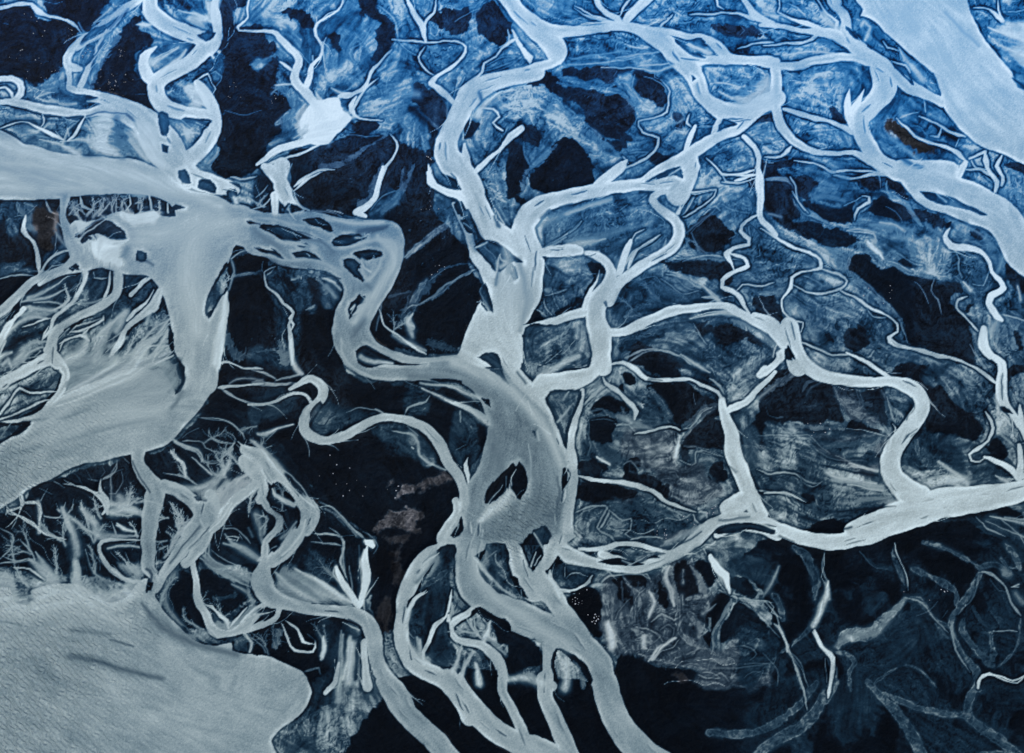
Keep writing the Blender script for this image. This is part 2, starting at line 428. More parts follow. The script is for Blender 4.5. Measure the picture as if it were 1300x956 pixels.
B1 i .15 : 435 440 500 435 530 460 520 490 550 540 500 520 440 470
B1 i .12 : -10 378 60 390 110 400 140 430 80 415 30 400
B1 b .3 : 520 300 40 600 280 40 660 270 20
B1 i .05 : 520 615 555 625 562 660 530 650
B1 i .05 : 470 700 480 660 510 640 510 690 472 740
B1 s .75 : 490 720 10 540 680 20 555 640 8
B1 b .42 : 200 320 20 330 350 20 400 400 20
B1 b .45 : 560 560 40 590 600 20 560 680 30 500 800 40
B1 s .74 : 360 230 20 500 255 25 640 245 25
B1 s .70 : 430 385 16 560 350 20 640 335 30 710 380 60 670 500 50 620 600 50 570 720 50
B1 s .72 : 540 470 16 560 540 25 620 480 20 640 420 10
B1 s .7 : 100 340 14 200 350 20 310 380 20
B1 s .7 : 350 290 10 400 320 14 380 350 12
B1 s .66 : 60 410 14 160 440 20 300 440 20 430 500 30
B1 s .66 : 0 225 16 120 240 20 240 270 20
B1 b .45 : 0 300 30 120 380 30
B1 b .42 : 640 560 16 580 700 16 500 820 20
B1 c .9 : 640 -30 25 620 60 35 600 130 35 545 175 40 510 195 45 550 215 28
B1 s .45 : 600 20 20 580 120 30 520 160 30
B1 t .78 : 190 85 14 260 30 18 330 0 14
B1 t .72 : 190 100 16 220 160 14 270 190 16
B1 s .6 : 360 185 8 430 200 10
B1 t .55 : 705 90 6 640 120 6 580 185 8
B1 c .82 : 1000 -60 130 1050 20 125 1090 70 110 1130 170 110 1180 270 120 1250 340 140 1320 400 150
B1 c .9 : 870 0 25 880 45 35 960 90 40 1030 110 50 1070 160 50
B1 i .2 : 895 -5 950 0 1010 30 1040 80 990 70 920 40
B1 c .6 : 1000 150 30 1040 230 30 1080 320 40 1095 400 50
B1 i .15 : 1000 150 1030 140 1065 190 1060 215 1020 200
B1 i .18 : 1040 230 1070 225 1110 300 1080 290
B1 w .80 : 1080 380 1110 390 1150 340 1230 360 1300 420 1450 420 1455 520 1445 620 1410 690 1345 760 1340 850 1340 970 1010 970 1030 900 1060 800 1110 690 1150 620 1160 580 1130 500 1080 430
B1 i .25 : 1110 370 1160 340 1220 360 1290 400 1300 430 1270 470 1240 500 1210 500 1170 440 1130 390
B1 s .85 : 1240 410 8 1225 450 16 1220 490 12
B1 s .8 : 1110 380 14 1170 350 14
B1 b .45 : 1225 500 30 1215 560 20
B1 b .45 : 1280 470 25 1285 540 20
B1 i .25 : 1150 560 1180 620 1200 700 1160 680 1140 630
B1 b .35 : 1215 230 20 1225 270 25
B1 s .36 : 980 200 16 985 250 20 900 320 18 830 380 18 750 425 20
B1 s .6 : 900 310 8 830 370 12 750 425 10
B1 s .38 : 1110 490 10 1010 540 20 920 620 25 840 660 14 760 680 12 740 720 14
B1 t .55 : 1110 490 6 1010 540 6 930 610 6 850 655 6 760 680 8 740 720 10
B1 s .3 : 1080 460 10 960 480 20 880 560 60 810 640 70 740 720 40
B1 s .3 : 680 620 12 780 600 12
B1 s .7 : 770 740 50 780 790 50 790 830 30
B1 s .65 : 700 820 30 760 860 40 860 900 14
B1 t .7 : 620 690 8 650 770 12 720 820 14 790 880 16 860 912 14
B1 s .45 : 640 640 12 620 730 12 610 800 8
B1 i .05 : 600 830 650 790 700 830 640 850
B1 s .3 : 880 860 50 960 880 60 1010 900 20
B1 t .7 : 100 465 6 45 500 8 50 570 12 110 620 14 150 670 18 190 710 16 170 760 16 175 830 25 185 900 30 180 970 25
B1 s .55 : 270 690 20 295 670 8
B1 s .8 : 340 530 10 380 545 16 430 590 14
B1 s .55 : 360 570 40 400 630 30
B1 s .6 : 180 540 14 220 530 10
B1 s .4 : 0 910 20 100 890 20
# ---- B2
B2 p .03 : 900 260 1000 210 1080 250 1130 320 1050 400 950 400 890 330
B2 p .05 : 760 440 1080 450 1090 560 950 520 800 500
B2 p .03 : 920 760 1030 760 1170 790 1280 860 1330 900 1200 850 1100 870 1020 860 960 820
B2 p .03 : 1240 640 1330 610 1330 720 1240 690
B2 p .05 : 620 860 760 900 880 950 890 1000 620 970
B2 p .04 : 360 440 440 450 475 500 440 530 350 640 300 690 220 710 380 590 400 520
B2 p .03 : 50 750 110 690 180 740 200 760 60 765
B2 g .3 : 150 200 450 110 680 90 700 180 800 240 820 320 600 440 540 420 480 400 350 360 180 370
B2 g .38 : 450 160 700 100 690 200 560 300 420 260
B2 g .22 : 540 650 700 500 900 560 1040 640 760 680 560 760
B2 g .40 : 975 970 1010 870 1050 890 1060 870 1100 920 1140 880 1180 970 1150 1060 1010 1060
B2 c .81 : 900 -30 100 860 30 90 740 55 70 600 60 60 450 85 70 320 110 80 200 140 90 110 190 120 60 260 120 60 340 150 80 400 160 70 500 180 60 600 170 30 700 150
B2 s .6 : 140 260 60 250 220 40 360 170 30 500 120 16
B2 b .2 : 280 165 8 400 140 8 460 125 6
B2 t .7 : 170 370 8 260 320 8 310 290 8 350 245 5
B2 c .8 : 160 400 60 260 390 70 340 390 60
B2 s .5 : 340 350 60 430 330 60 520 300 35 600 270 14
B2 c .79 : 380 400 30 440 420 45 490 470 50 500 520 60 480 590 90 430 650 110 420 720 110 440 800 110 450 880 100 460 980 90
B2 c .82 : 830 80 30 740 100 40 710 140 45 760 190 50 830 240 60 850 290 65 830 350 65 760 410 65 670 460 65 600 510 65 530 570 70 490 640 80
B2 c .9 : 600 340 25 580 390 35 560 450 40 540 500 50
B2 t .7 : 680 280 6 620 320 8
B2 t .7 : 750 315 6 680 360 12 610 400 16 580 450 16
B2 s .7 : 780 340 10 770 370 25
B2 t .7 : 930 100 14 880 190 18
B2 t .75 : 850 85 14 920 100 10 1030 85 4 1020 120 8 930 190 10 870 220 14
B2 c .84 : 850 160 10 840 200 30
B2 c .82 : 430 800 40 500 805 50 600 790 55 700 740 55 800 700 60 900 685 50 1000 675 45 1090 675 50 1170 720 50 1250 760 50 1340 820 50
B2 s .82 : 900 735 10 1000 720 14 1120 710 30 1220 750 30
B2 b .3 : 960 697 6 1070 690 6
B2 s .5 : 1110 740 20 1200 780 40 1330 870 50
B2 c .82 : 1240 -30 35 1260 60 40 1255 140 40 1255 220 35 1330 310 35
B2 t .82 : 1235 210 25 1180 240 20 1155 290 20 1200 330 25 1200 360 25 1120 375 25 1085 405 35 1110 450 20 1125 490 20
B2 t .82 : 1095 400 25 1180 430 25 1195 470 25 1120 500 25 1060 540 30 1060 575 25 1140 610 30 1180 680 35 1205 720 50
B2 t .65 : 1195 270 8 1210 330 10
B2 t .6 : 1100 430 8 1180 440
B2 t .7 : 1140 590 10 1170 565 10 1260 570 8 1330 550 6
B2 t .8 : 1060 10 14 1150 10 14 1240 10 20
B2 t .75 : 1060 45 8 1150 50 10 1230 25 16
B2 t .6 : 1090 430 10 1000 415 8 860 440 10 800 425 8
B2 s .45 : 1080 440 16 900 430 20 780 450 16
B2 s .8 : 950 555 12 1040 640 25 1060 665 25
B2 s .75 : 970 630 8 1040 632 16
B2 t .45 : 780 515 5 830 530 5 880 575 6 960 600 6
B2 t .5 : 970 210 8 1010 180 5
B2 s .35 : 880 300 12 980 220 14 1050 190 8
B2 c .84 : 440 490 6 430 550 12 400 590 25 380 650 40 360 700 40
B2 b .3 : 470 650 12 475 670 12
B2 c .8 : 220 750 50 300 720 50 370 700 60
B2 t .6 : 120 690 20 190 740 25
B2 t .5 : 165 640 8 180 720 12
B2 t .6 : 190 620 5 270 590 5
B2 s .6 : 170 590 20 190 600 20
B2 t .6 : 200 580 6 230 690 8
B2 c .8 : 10 740 90 20 800 60 35 860 45 30 970 50
B2 i .25 : 70 780 200 770 370 790 390 850 400 960 340 990 120 1010 60 960
B2 s .6 : 260 950 30 340 920 12
B2 t .6 : 170 960 6 250 900 6
B2 i .2 : -5 450 20 470 30 530 10 540 -10 500
B2 i .1 : -20 400 30 430 60 450 10 440 -20 430
B2 t .6 : 570 965 8 660 910 12 760 900 12 850 930 10 910 970 12
B2 t .6 : 920 760 4 950 810 6 970 850 6 990 870 6
# ---- B3
B3 p .03 : 410 430 450 415 500 420 540 450 590 490 640 480 700 500 760 530 870 530 960 560 980 600 930 630 940 690 1000 760 1030 830 1050 920 1040 970 980 960 860 900 720 860 680 800 660 740 600 690 520 600 450 520 410 480
B3 p .05 : 60 260 150 235 270 260 270 320 400 310 400 370 300 330 200 330 100 280
B3 p .03 : 150 10 260 50 200 130 160 100 130 30
B3 p .04 : 180 140 290 150 370 160 440 130 470 120 430 180 420 240 290 240 200 190
B3 p .03 : 530 130 620 130 700 170 740 220 690 240 620 240 540 220 500 160
B3 p .03 : 740 180 900 230 930 270 880 290 820 260 760 240
B3 p .03 : 440 30 520 20 550 50 520 80
B3 p .03 : 600 30 680 60 720 150 640 110
B3 p .04 : -20 50 100 50 120 120 180 220 60 240 -20 180
B3 p .03 : 400 800 480 780 520 820 500 880 420 890 390 850
B3 p .03 : -40 620 50 660 80 740 130 770 120 820 40 770 -40 730
B3 p .05 : 1010 290 1050 290 1080 330 1030 310
B3 p .04 : 1000 670 1030 670 1030 700 1010 700
B3 p .08 : 660 450 740 420 830 460 820 490 700 480
B3 p .05 : 1240 790 1270 800 1290 900 1250 870
B3 p .05 : 1200 450 1290 540 1330 560 1330 620 1230 560
B3 g .45 : 220 110 330 70 480 90 440 130 360 160 260 140
B3 g .45 : 600 250 760 300 900 330 880 400 760 380 640 320
B3 g .4 : 130 500 260 480 390 530 340 590 200 600
B3 g .4 : 880 330 960 450 960 540 800 520 700 430
B3 w .78 : 620 -60 640 10 680 60 730 120 800 170 900 210 1000 250 1110 290 1160 350 1200 440 1250 490 1310 530 1450 600 1450 330 1310 250 1270 190 1200 130 1130 90 1040 40 960 10 940 -60
B3 i .2 : 770 90 850 100 940 130 1040 170 1110 210 1080 210 1000 180 900 165 800 120
B3 s .8 : 850 100 8 900 150 12
B3 s .6 : 930 160 40 1030 210 40
B3 t .7 : 330 10 10 420 25 14 520 5 20 620 0 30
B3 t .55 : -40 30 20 100 35 25 140 70 30 150 130 30 190 190 35 260 230 30 300 250 20
B3 t .5 : 600 40 14 620 130 14 700 160 25 740 220 25 780 270 20
B3 t .7 : 115 20 14 140 60 8 150 130 8 190 190 8
B3 t .72 : 440 235 12 450 180 18 510 150 18 510 120 10 470 115 6
B3 t .8 : -40 280 16 60 340 18 130 380 20 210 400 20 260 440 18 265 480 16 180 500 12 120 530 18 115 580 18 70 640 14 80 700 14 130 745 9 180 755 9 170 800 8 140 820 10
B3 t .75 : 270 485 14 360 510 12 405 540 12 370 580 14 270 605 12 180 595 10 125 565 10
B3 t .78 : 365 590 16 440 630 16 520 680 16 600 715 14 650 760 14 650 800 12 610 830 20 640 870 16 740 890 16 860 915 14 990 955 16
B3 t .65 : 490 660 7 530 720 8 600 730 8
B3 t .5 : 660 740 8 680 800 8 710 860 7
B3 h .96 : 485 370 520 335 570 390 585 435 540 415
B3 s .75 : 400 290 8 450 285 16 530 300 14 545 340 18
B3 s .55 : 520 260 20 640 270 40 740 290 25
B3 s .5 : 600 440 30 700 490 16 850 520 14
B3 c .93 : 920 280 12 895 320 30 930 370 40 1010 380 40 1070 395 30 1110 430 25 1130 500 25 1170 540 30 1190 580 35 1130 620 40 1120 660 40 1150 720 40 1180 740 30
B3 t .7 : 1115 500 12 1090 570 12
B3 s .98 : 903 395 26 914 398 26
B3 t .65 : 950 400 7 965 440 7 960 490 7 980 530 7
B3 s .9 : 985 550 12 1025 590 25
B3 t .8 : 1010 620 8 960 640 12 950 680 12 1030 760 12 1060 800 12
B3 s .95 : 1090 790 30 1090 860 50 1130 930 25
B3 s .65 : 1160 740 50 1130 800 60
B3 s .8 : 1265 570 20 1280 640 20
B3 t .75 : 1180 715 20 1330 755 16
B3 s .6 : 1185 430 30 1160 500 20
B3 t .6 : 1090 570 10 1040 560 8
B3 s .5 : 960 250 8 1060 300 16 1140 380 30
B3 c .84 : -60 730 60 0 760 80 60 820 90 120 890 90 150 980 100
B3 i .1 : 85 890 105 880 125 950 90 940
B3 i .25 : -20 830 20 860 40 930 -20 970
B3 t .7 : 150 840 8 200 870 10 300 910 10 350 920 12 420 915 8 470 950 10
B3 t .6 : 1090 10 6 1150 50 14 1180 10 14
# ---- C0
C0 c .72 : 250 60 60 280 110 80 330 160 50 335 200 45 300 270 45 230 350 45 130 410 30 40 425 25 -40 440 20
C0 c .72 : 260 90 80 150 150 60 50 200 60 -60 260 80
C0 i .06 : 10 360 40 260 100 210 200 175 300 155 315 190 290 250 230 330 150 390 60 400 10 400
C0 t .7 : -20 400 16 60 300 14 100 250 12 150 275 12 280 265 14
C0 t .6 : 60 300 10 40 260 8
C0 s .5 : 190 190 6 170 220 6 140 235
C0 t .7 : -20 415 14 110 370 10 200 320 14 270 310 8
C0 i .06 : -60 430 60 430 150 420 110 480 50 500 -60 540
C0 s .5 : 0 500 10 60 430 10
C0 h .62 : 330 100 560 70 640 60 720 20 780 60 860 110 900 200 860 290 700 330 400 350 300 330 330 240
C0 s .75 : 850 -40 20 820 20 20 760 90 25 640 150 30 480 230 30 300 310 20
C0 s .78 : 600 120 25 420 230 25 330 290 25
C0 s .82 : 780 0 25 720 80 35 680 150 35 560 210 25 400 280 20
C0 s .72 : 880 85 10 760 130 25 680 190 30 500 260 30 300 370 30
C0 b .15 : 570 110 30 480 170 40 400 210 40 350 230 30
C0 b .3 : 420 100 40 520 70 30
C0 i .1 : 760 110 830 40 870 50 885 80 800 150 740 155
C0 t .7 : 880 80 8 810 110 10 760 140 12
C0 t .7 : 850 30 6 790 80 8 770 100 8
C0 i .12 : 890 285 930 200 935 150 900 110 860 130 890 200
C0 s .5 : 870 130 14 900 190 14 880 250 16
C0 b .4 : 780 160 30 860 200 50 900 270 40
C0 b .45 : 870 350 30 930 270 30
C0 b .5 : 120 420 16 300 400 20 450 360 20
C0 b .55 : 0 600 30 300 520 30 600 440 30 780 400 30
C0 s .68 : 100 500 30 400 330 40
C0 c .60 : 700 560 80 700 640 70 740 700 90 790 760 100 790 830 80 770 900 70 760 990 75
C0 b .3 : 670 620 10 700 690 12 760 780 14
C0 i .1 : 780 610 800 570 810 580 795 605
C0 c .60 : 830 740 70 920 780 70 1000 850 80 1050 940 120
C0 i .15 : 980 800 1010 790 1045 812 1040 825 990 815
C0 t .6 : 870 510 20 940 550 26 1000 580 16 1030 620 14 1100 630 8 1140 670 10
C0 s .85 : 865 570 12 920 630 20 945 700 20
C0 s .75 : 860 740 20 960 760 40 1060 740 50 1130 680 50 1160 620 25
C0 t .6 : 830 680 8 930 700 14 1000 740
C0 h .7 : 1000 780 1100 740 1200 700 1320 700 1320 760 1200 840 1120 900 1060 860
C0 c .7 : 1330 700 70 1220 800 50 1130 870 50 1100 950 50
C0 s .75 : 1320 650 50 1240 690 40 1150 750 30
C0 t .7 : 1110 125 25 1160 120 14 1230 145 12 1330 155 12
C0 t .7 : 1100 250 30 1180 240 16 1330 225 12
C0 t .65 : 1110 250 16 1170 290 20 1240 320 16 1330 335 18
C0 s .6 : 1160 230 10 1220 200 14 1330 210 12
C0 t .4 : 1190 110 6 1240 70 8 1240 40 5
C0 t .5 : 1010 400 8 1150 420 8 1220 470 6
C0 t .6 : 920 500 6 1010 450 6
C0 t .65 : 1190 500 6 1170 560 10 1120 610 12 1140 660 12
C0 t .65 : 1060 450 5 1070 500 8 1180 530 5
C0 t .7 : 110 790 25 110 850 14 40 870 8 30 890 8
C0 t .7 : 110 830 14 190 835 16 205 900 18
C0 t .7 : 320 730 6 400 745 12 480 780 20 530 830 40 540 890 45
C0 t .65 : 200 830 14 240 760 6
C0 t .65 : 290 860 14 340 900 30 330 970 30
C0 t .7 : 380 840 6 350 880 12
C0 t .65 : 410 840 8 430 890 16 450 960 20
C0 t .65 : 510 790 22 510 720 14 560 690 10 590 640 6
C0 t .6 : 440 710 5 500 720 8
C0 t .6 : 560 690 6 620 660 6
C0 s .75 : 560 880 60 650 870 45 720 890 25
C0 s .7 : 600 800 40 640 850 50 690 880 30
C0 s .6 : 560 700 8 560 780 14 560 850 20
C0 t .6 : 30 870 8 90 900 10 60 960
C0 t .6 : 270 720 5 330 750 6
# ---- C1
C1 r .2 : 710 800 760 740 870 690 950 680 980 710 880 760 780 790 720 805
C1 r .2 : 660 755 700 710 685 755
C1 r .19 : 610 940 680 880 780 860 830 930 830 970 620 960
C1 p .01 : 780 870 700 860 640 880 760 850 860 870 850 820
C1 g .2 : 300 420 350 310 440 340 620 370 640 400 500 430 400 480 300 490
C1 g .22 : 780 260 870 270 870 350 800 400 750 390
C1 g .2 : 970 520 1020 360 1120 380 1130 460 1110 600 1080 700 1000 620 970 560
C1 g .22 : 600 460 660 430 780 450 880 520 900 620 840 640 740 590 660 560
C1 g .14 : -20 440 100 400 200 330 200 250 -20 280
C1 c .66 : -40 335 16 80 325 18 160 280 18 210 270 20 260 290 22 285 330 30
C1 c .68 : 170 250 20 240 215 35 290 205 45 335 240 55 340 290 55 300 340 50 260 380 60 240 430 60 260 480 60 340 515 50 430 500 50 520 450 50 620 405 45 720 400 45 820 430 50 890 480 60 940 550 65 970 620 60 1020 690 60 1050 760 60 1060 830 70 1070 980 110
C1 i .2 : 275 380 330 315 345 340 300 420 280 450
C1 b .35 : 290 240 12 310 270 12 280 310 10
C1 t .65 : -20 220 30 100 230 20 200 220 14
C1 t .65 : -20 160 12 60 180 18 110 210 16
C1 t .6 : 100 215 12 180 190 12 240 180 16
C1 s .93 : 180 10 28 180 90 32 200 150 32 230 180 30
C1 s .45 : 130 30 60 150 120 60
C1 s .85 : 10 480 16 50 485 25 100 460 20 190 435 12
C1 t .5 : 30 530 10 110 460 8
C1 t .6 : 750 390 12 770 350 14 860 320 12 880 290 10
C1 t .5 : 460 375 5 540 350 8 600 360 8 650 380 8
C1 s .7 : 600 355 8 640 380 14
C1 c .53 : 430 -40 100 455 50 100 510 120 100 620 165 95 740 170 95 870 165 100 980 160 110 1080 180 130 1160 230 150 1220 310 170 1250 400 170 1260 500 190 1240 600 200 1180 700 150 1120 780 120 1110 900 120
C1 s .68 : 430 0 16 440 80 16 500 150 16 620 200 14 760 205 12
C1 s .68 : 540 20 20 680 80 20 820 110 16 1000 105 20 1100 130 20
C1 i .06 : 505 60 560 35 650 85 740 122 860 125 720 132 650 132 560 142 520 120
C1 s .85 : 530 90 30 600 115 30 690 125 20
C1 s .8 : 840 250 12 960 310 25 1080 360 35 1170 430 30
C1 c .78 : 960 310 20 1080 360 30 1160 400 40
C1 s .75 : 830 225 12 960 240 20 1060 280 30 1130 300 30
C1 i .1 : 880 205 960 200 1040 215 1050 245 980 250 900 235
C1 i .06 : 860 250 960 275 1060 290 1080 310 1040 305 1000 320 900 280
C1 i .1 : 1140 300 1180 310 1190 350 1160 330
C1 i .05 : 1080 375 1160 420 1180 440 1160 445 1100 410
C1 t .8 : 1070 600 8 1060 640 25 1075 690 35 1080 740 14
C1 s .5 : 1180 460 30 1190 520 30
C1 b .42 : 1190 470 20 1200 560 20
C1 t .6 : 1010 560 5 1060 535 8
C1 s .6 : 1035 370 14 1035 420 8
C1 i .2 : 1125 90 1160 70 1220 80 1260 200 1290 250 1240 200 1170 120
C1 s .7 : 690 470 6 780 480 16 820 530 25 830 590 18 900 640 16 960 665 16
C1 s .6 : 770 440 6 820 490 6
C1 s .8 : 785 550 10 795 555 10
C1 c .66 : -60 620 80 0 680 90 40 760 60 20 820 50
C1 c .64 : -60 560 60 20 600 80 90 700 80 160 780 70 210 850 70 240 960 90
C1 c .62 : 230 800 50 290 850 60 290 910 60 260 980 70
C1 s .85 : -10 520 16 60 600 16 130 690 16 220 790 12 300 850 12
C1 b .25 : 130 660 10 200 750 12 250 820 8
C1 c .56 : 20 780 45 50 850 45 110 900 40 120 980 40
C1 i .04 : 70 760 90 730 120 740 190 830 220 880 210 960 150 960 130 900 70 850 60 800
C1 s .75 : 90 780 14 130 820 30 190 850 20
C1 t .45 : 320 820 8 370 850 14 420 900 14 500 980 16
C1 t .4 : 320 850 8 380 880 8 450 950
C1 t .6 : 0 920 14 40 900 10 30 870 8
C1 h .6 : -20 580 60 640 90 700 40 730 -20 740
# ---- C2
C2 m .3 : 560 480 700 470 820 470 850 620 960 640 1000 700 1070 780 900 850 800 800 760 720 640 640 540 600
C2 m .28 : 340 880 480 850 640 800 900 900 900 960 760 1020 350 1020
C2 g .26 : 450 290 600 260 720 250 800 380 780 440 600 420 460 400
C2 g .24 : 360 520 500 500 560 600 500 680 360 680
C2 g .2 : 880 150 1060 270 1080 350 1120 330 1080 200 1000 90 820 80
C2 p .03 : 640 90 740 80 840 150 850 190 740 190 660 150
C2 p .02 : 700 240 820 220 940 250 960 320 930 400 860 440 810 430 790 350 730 290
C2 p .03 : 550 200 600 170 640 220 600 250 550 240
C2 p .04 : 400 360 480 290 560 320 580 370 480 380 400 400
C2 p .05 : 400 400 520 400 500 480 400 480
C2 p .03 : 880 490 950 430 1050 410 1070 540 990 550 880 540
C2 p .02 : 330 770 400 710 560 750 640 780 500 840 340 830
C2 p .04 : 400 470 500 480 500 520 400 520
C2 p .03 : 1000 640 1070 620 1090 720 1010 720
C2 p .04 : 570 700 700 690 760 760 840 820 720 790
C2 p .06 : 350 620 480 640 470 690 350 680
C2 p .05 : 940 280 1040 320 1050 380 980 420 950 340
C2 p .05 : 860 510 900 600 880 640 850 610
C2 g .4 : 1000 -20 1050 20 1100 60 1140 30 1160 120 1130 250 1090 330 1060 220 990 120 970 40
C2 g .35 : 1120 400 1300 260 1330 270 1230 400 1160 450 1110 440
C2 p .03 : 1230 400 1300 340 1330 400 1330 560 1180 560 1160 480
C2 g .25 : 1170 480 1240 440 1250 700 1290 900 1200 650
C2 w .52 : -60 120 0 200 100 270 160 330 215 400 245 480 268 560 290 640 330 660 335 700 320 800 300 870 290 960 280 1030 -300 1030 -290 940 -260 850 -170 780 -60 720 40 800 80 700 40 620 -60 600
C2 c .78 : -80 40 60 -20 140 90 50 220 90 110 290 90 165 360 80 205 430 70 240 520 60 275 600 50
C2 c .80 : 450 -40 100 460 60 90 425 140 90 340 195 115 240 210 130 160 230 120 110 300 90
C2 s .82 : 140 190 60 250 130 40 340 90 20
C2 b .4 : 30 170 16 70 220 20
C2 s .5 : 400 160 20 420 60 16 395 0 8
C2 c .79 : 355 265 26 345 340 30 320 400 40 300 480 48 295 560 48 305 640 50 290 740 80 270 860 90 260 980 100
C2 i .2 : 165 300 190 265 280 260 350 265 340 330 310 395 285 470 275 560 240 470 200 380
C2 s .7 : 230 420 14 290 350 14
C2 s .6 : 255 310 14 285 270 12
C2 i .03 : 60 110 150 105 200 120 170 140 110 160 80 160
C2 i .03 : 258 665 280 650 293 690 275 740 250 770 262 700
C2 s .75 : 285 680 12 280 720 8
C2 i .15 : 105 465 125 460 125 500
C2 s .66 : 130 465 20 140 510 16
C2 b .4 : 230 700 14 240 800 14 220 900 12
C2 t .78 : 490 130 25 560 120 25 620 150 32 680 200 25 760 210 25 900 205 20 960 230 20 1040 270 25 1060 310 30
C2 b .3 : 690 205 8 760 212 8
C2 c .83 : 1060 310 36 1080 400 60 1110 480 75 1120 580 85 1160 680 90 1200 780 90 1250 890 100
C2 b .5 : 1100 640 12 1130 670 20
C2 c .83 : 1330 170 30 1230 270 35 1180 320 40 1110 350 40 1080 370 40
C2 s .5 : 1330 240 25 1240 310 25
C2 t .6 : 570 100 8 660 60 12 760 60 10 860 90 8
C2 s .75 : 850 80 8 930 130 25 1000 170 10
C2 t .6 : 1000 200 12 1050 240 14 1065 290 14
C2 t .5 : 1010 150 6 1025 190 6
C2 t .72 : 460 190 8 480 230 20 550 280 30 600 330 28 630 370 28 620 410 22
C2 t .5 : 480 200 5 495 210 6 480 240 8
C2 s .55 : 560 400 40 620 430 50 690 450 20
C2 t .6 : 520 430 6 560 440 8 600 430 8
C2 t .72 : 620 480 10 700 465 12 800 445 14 850 460 14
C2 t .5 : 850 465 10 920 420 12 960 360 14 1010 350 12
C2 s .35 : 860 450 30 920 400 40 970 350 30 1040 330 20
C2 t .4 : 870 500 14 920 440 14 980 390
C2 s .92 : 850 490 10 840 550 22 820 600 22
C2 t .4 : 870 540 6 940 550 6 930 620 8 890 640 8
C2 t .6 : 930 572 8 1070 597 10
C2 t .6 : 480 240 10 400 300 14 365 340 14
C2 t .76 : 335 695 20 440 720 25 560 730 30 650 750 35 720 780 30 800 830 20 900 870 18 930 880 10
C2 t .65 : 925 880 10 980 885 10 995 925 10
C2 t .65 : 920 890 10 930 920 10 970 950 10
C2 t .55 : 320 880 8 400 850 10 470 850 10 490 880 12 440 970 12
C2 t .5 : 490 870 8 560 920 10 600 910 10 600 970 8
C2 s .92 : 430 600 12 490 640 16
C2 s .35 : 700 250 16 750 320 40 800 400 30
C2 s .6 : 640 330 16 660 350 14
C2 s .4 : 380 380 14 460 360 10 500 400 8
C2 s .4 : 380 480 8 400 540 10 380 590 8
C2 s .5 : 820 800 14 840 810 14
C2 t .4 : 560 640 12 600 620 10 640 660 12
C2 t .6 : 1240 770 10 1300 775 10
C2 t .6 : 1240 660 8 1300 690 8
C2 s .4 : 1240 580 30 1280 600 40
C2 c .76 : 960 960 40 1040 920 50 1150 900 70 1260 930 80 1340 960 80
# ---- C3
C3 p .04 : -20 200 160 160 240 200 330 230 350 330 390 410 330 430 -20 410
C3 p .06 : 390 230 470 260 560 250 590 330 600 440 540 420 480 330 430 290
C3 p .03 : 820 240 880 260 980 350 1060 400 1100 460 1050 510 900 490 800 460 790 420 820 340
C3 p .04 : 620 170 700 130 800 140 810 260 720 210
C3 p .03 : 400 430 520 450 580 470 600 500 500 470
C3 p .02 : 1180 620 1110 570 1160 500 1210 540 1220 600
C3 p .04 : 1200 160 1340 130 1340 180 1230 200 1240 280 1210 250
C3 p .05 : 160 780 220 780 230 830 180 830
C3 g .13 : 120 440 350 430 590 490 560 520 300 490 180 500
C3 m .30 : 280 490 600 500 570 600 540 690 400 640 300 600 230 540
C3 m .22 : 340 280 420 260 560 400 540 430 400 400
C3 g .16 : 230 760 330 720 600 780 660 850 420 930 300 890 240 830
C3 g .3 : 0 440 150 460 250 560 230 640 100 640 0 600
C3 g .25 : 790 470 920 500 1040 520 1010 600 1000 680 860 640 720 680 690 640 740 540
C3 g .2 : 590 250 680 260 740 320 700 430 640 430 600 340
C3 g .32 : 800 160 950 120 1100 200 1130 330 1020 330 900 250 820 230
C3 c .84 : 110 -60 100 120 -10 100 150 60 70 180 120 75 260 180 70 380 210 65 520 220 55 620 215 60 710 240 80 770 290 80 780 350 85 730 430 90 670 510 95 620 600 110 630 690 110 690 760 130 760 800 140
C3 b .5 : 700 490 14 750 460 8
C3 b .35 : 720 350 10 700 410 12
C3 s .45 : 690 650 40 720 720 60 850 740 60
C3 c .84 : 1700 700 110 1450 730 110 1320 760 110 1200 790 130 1060 810 150 900 830 160 760 860 160 640 900 140 540 940 130 440 980 120
C3 c .84 : -40 180 50 20 130 60 60 90 60 100 60 50
C3 i .05 : 88 60 100 35 118 60 140 110 115 90
C3 s .4 : -20 280 50 60 220 60 150 160 40
C3 t .55 : 160 20 10 280 60 10 350 95 10 400 75 10
C3 c .86 : 400 70 10 480 110 22 560 160 24 625 200 26
C3 t .6 : 470 110 8 520 90 8 540 60 6
C3 t .74 : 610 -10 20 660 30 20 760 60 16 860 90 18 950 100 16 1050 150 18 1110 190 25 1150 220 35
C3 c .86 : 1090 -50 50 1090 40 55 1130 90 45 1180 130 45 1180 200 60 1180 260 60 1190 320 60 1230 370 40 1290 460 50
C3 i .08 : 1100 120 1130 105 1160 130 1130 160 1110 150
C3 i .08 : 1170 345 1200 345 1240 380 1190 370
C3 s .8 : 1155 280 20 1165 380 35
C3 c .84 : 1270 340 16 1280 420 35 1300 500 35
C3 t .6 : 1240 300 8 1270 360 12
C3 t .5 : 1020 30 10 1060 100 12 1110 170 12
C3 t .78 : 1100 370 12 1130 420 20 1140 450 20 1120 510 16 1060 560 20 1020 590 14 1030 620 12 1070 625 12 1095 605 12
C3 c .9 : 1095 600 20 1160 620 32 1230 660 36 1260 700 40
C3 c .8 : 1270 540 25 1280 620 35 1270 700 60
C3 t .5 : 1160 480 8 1220 520 10 1260 560 10
C3 c .84 : 1340 560 10 1330 640 10 1290 700 30
C3 t .7 : 1255 540 8 1290 530 8
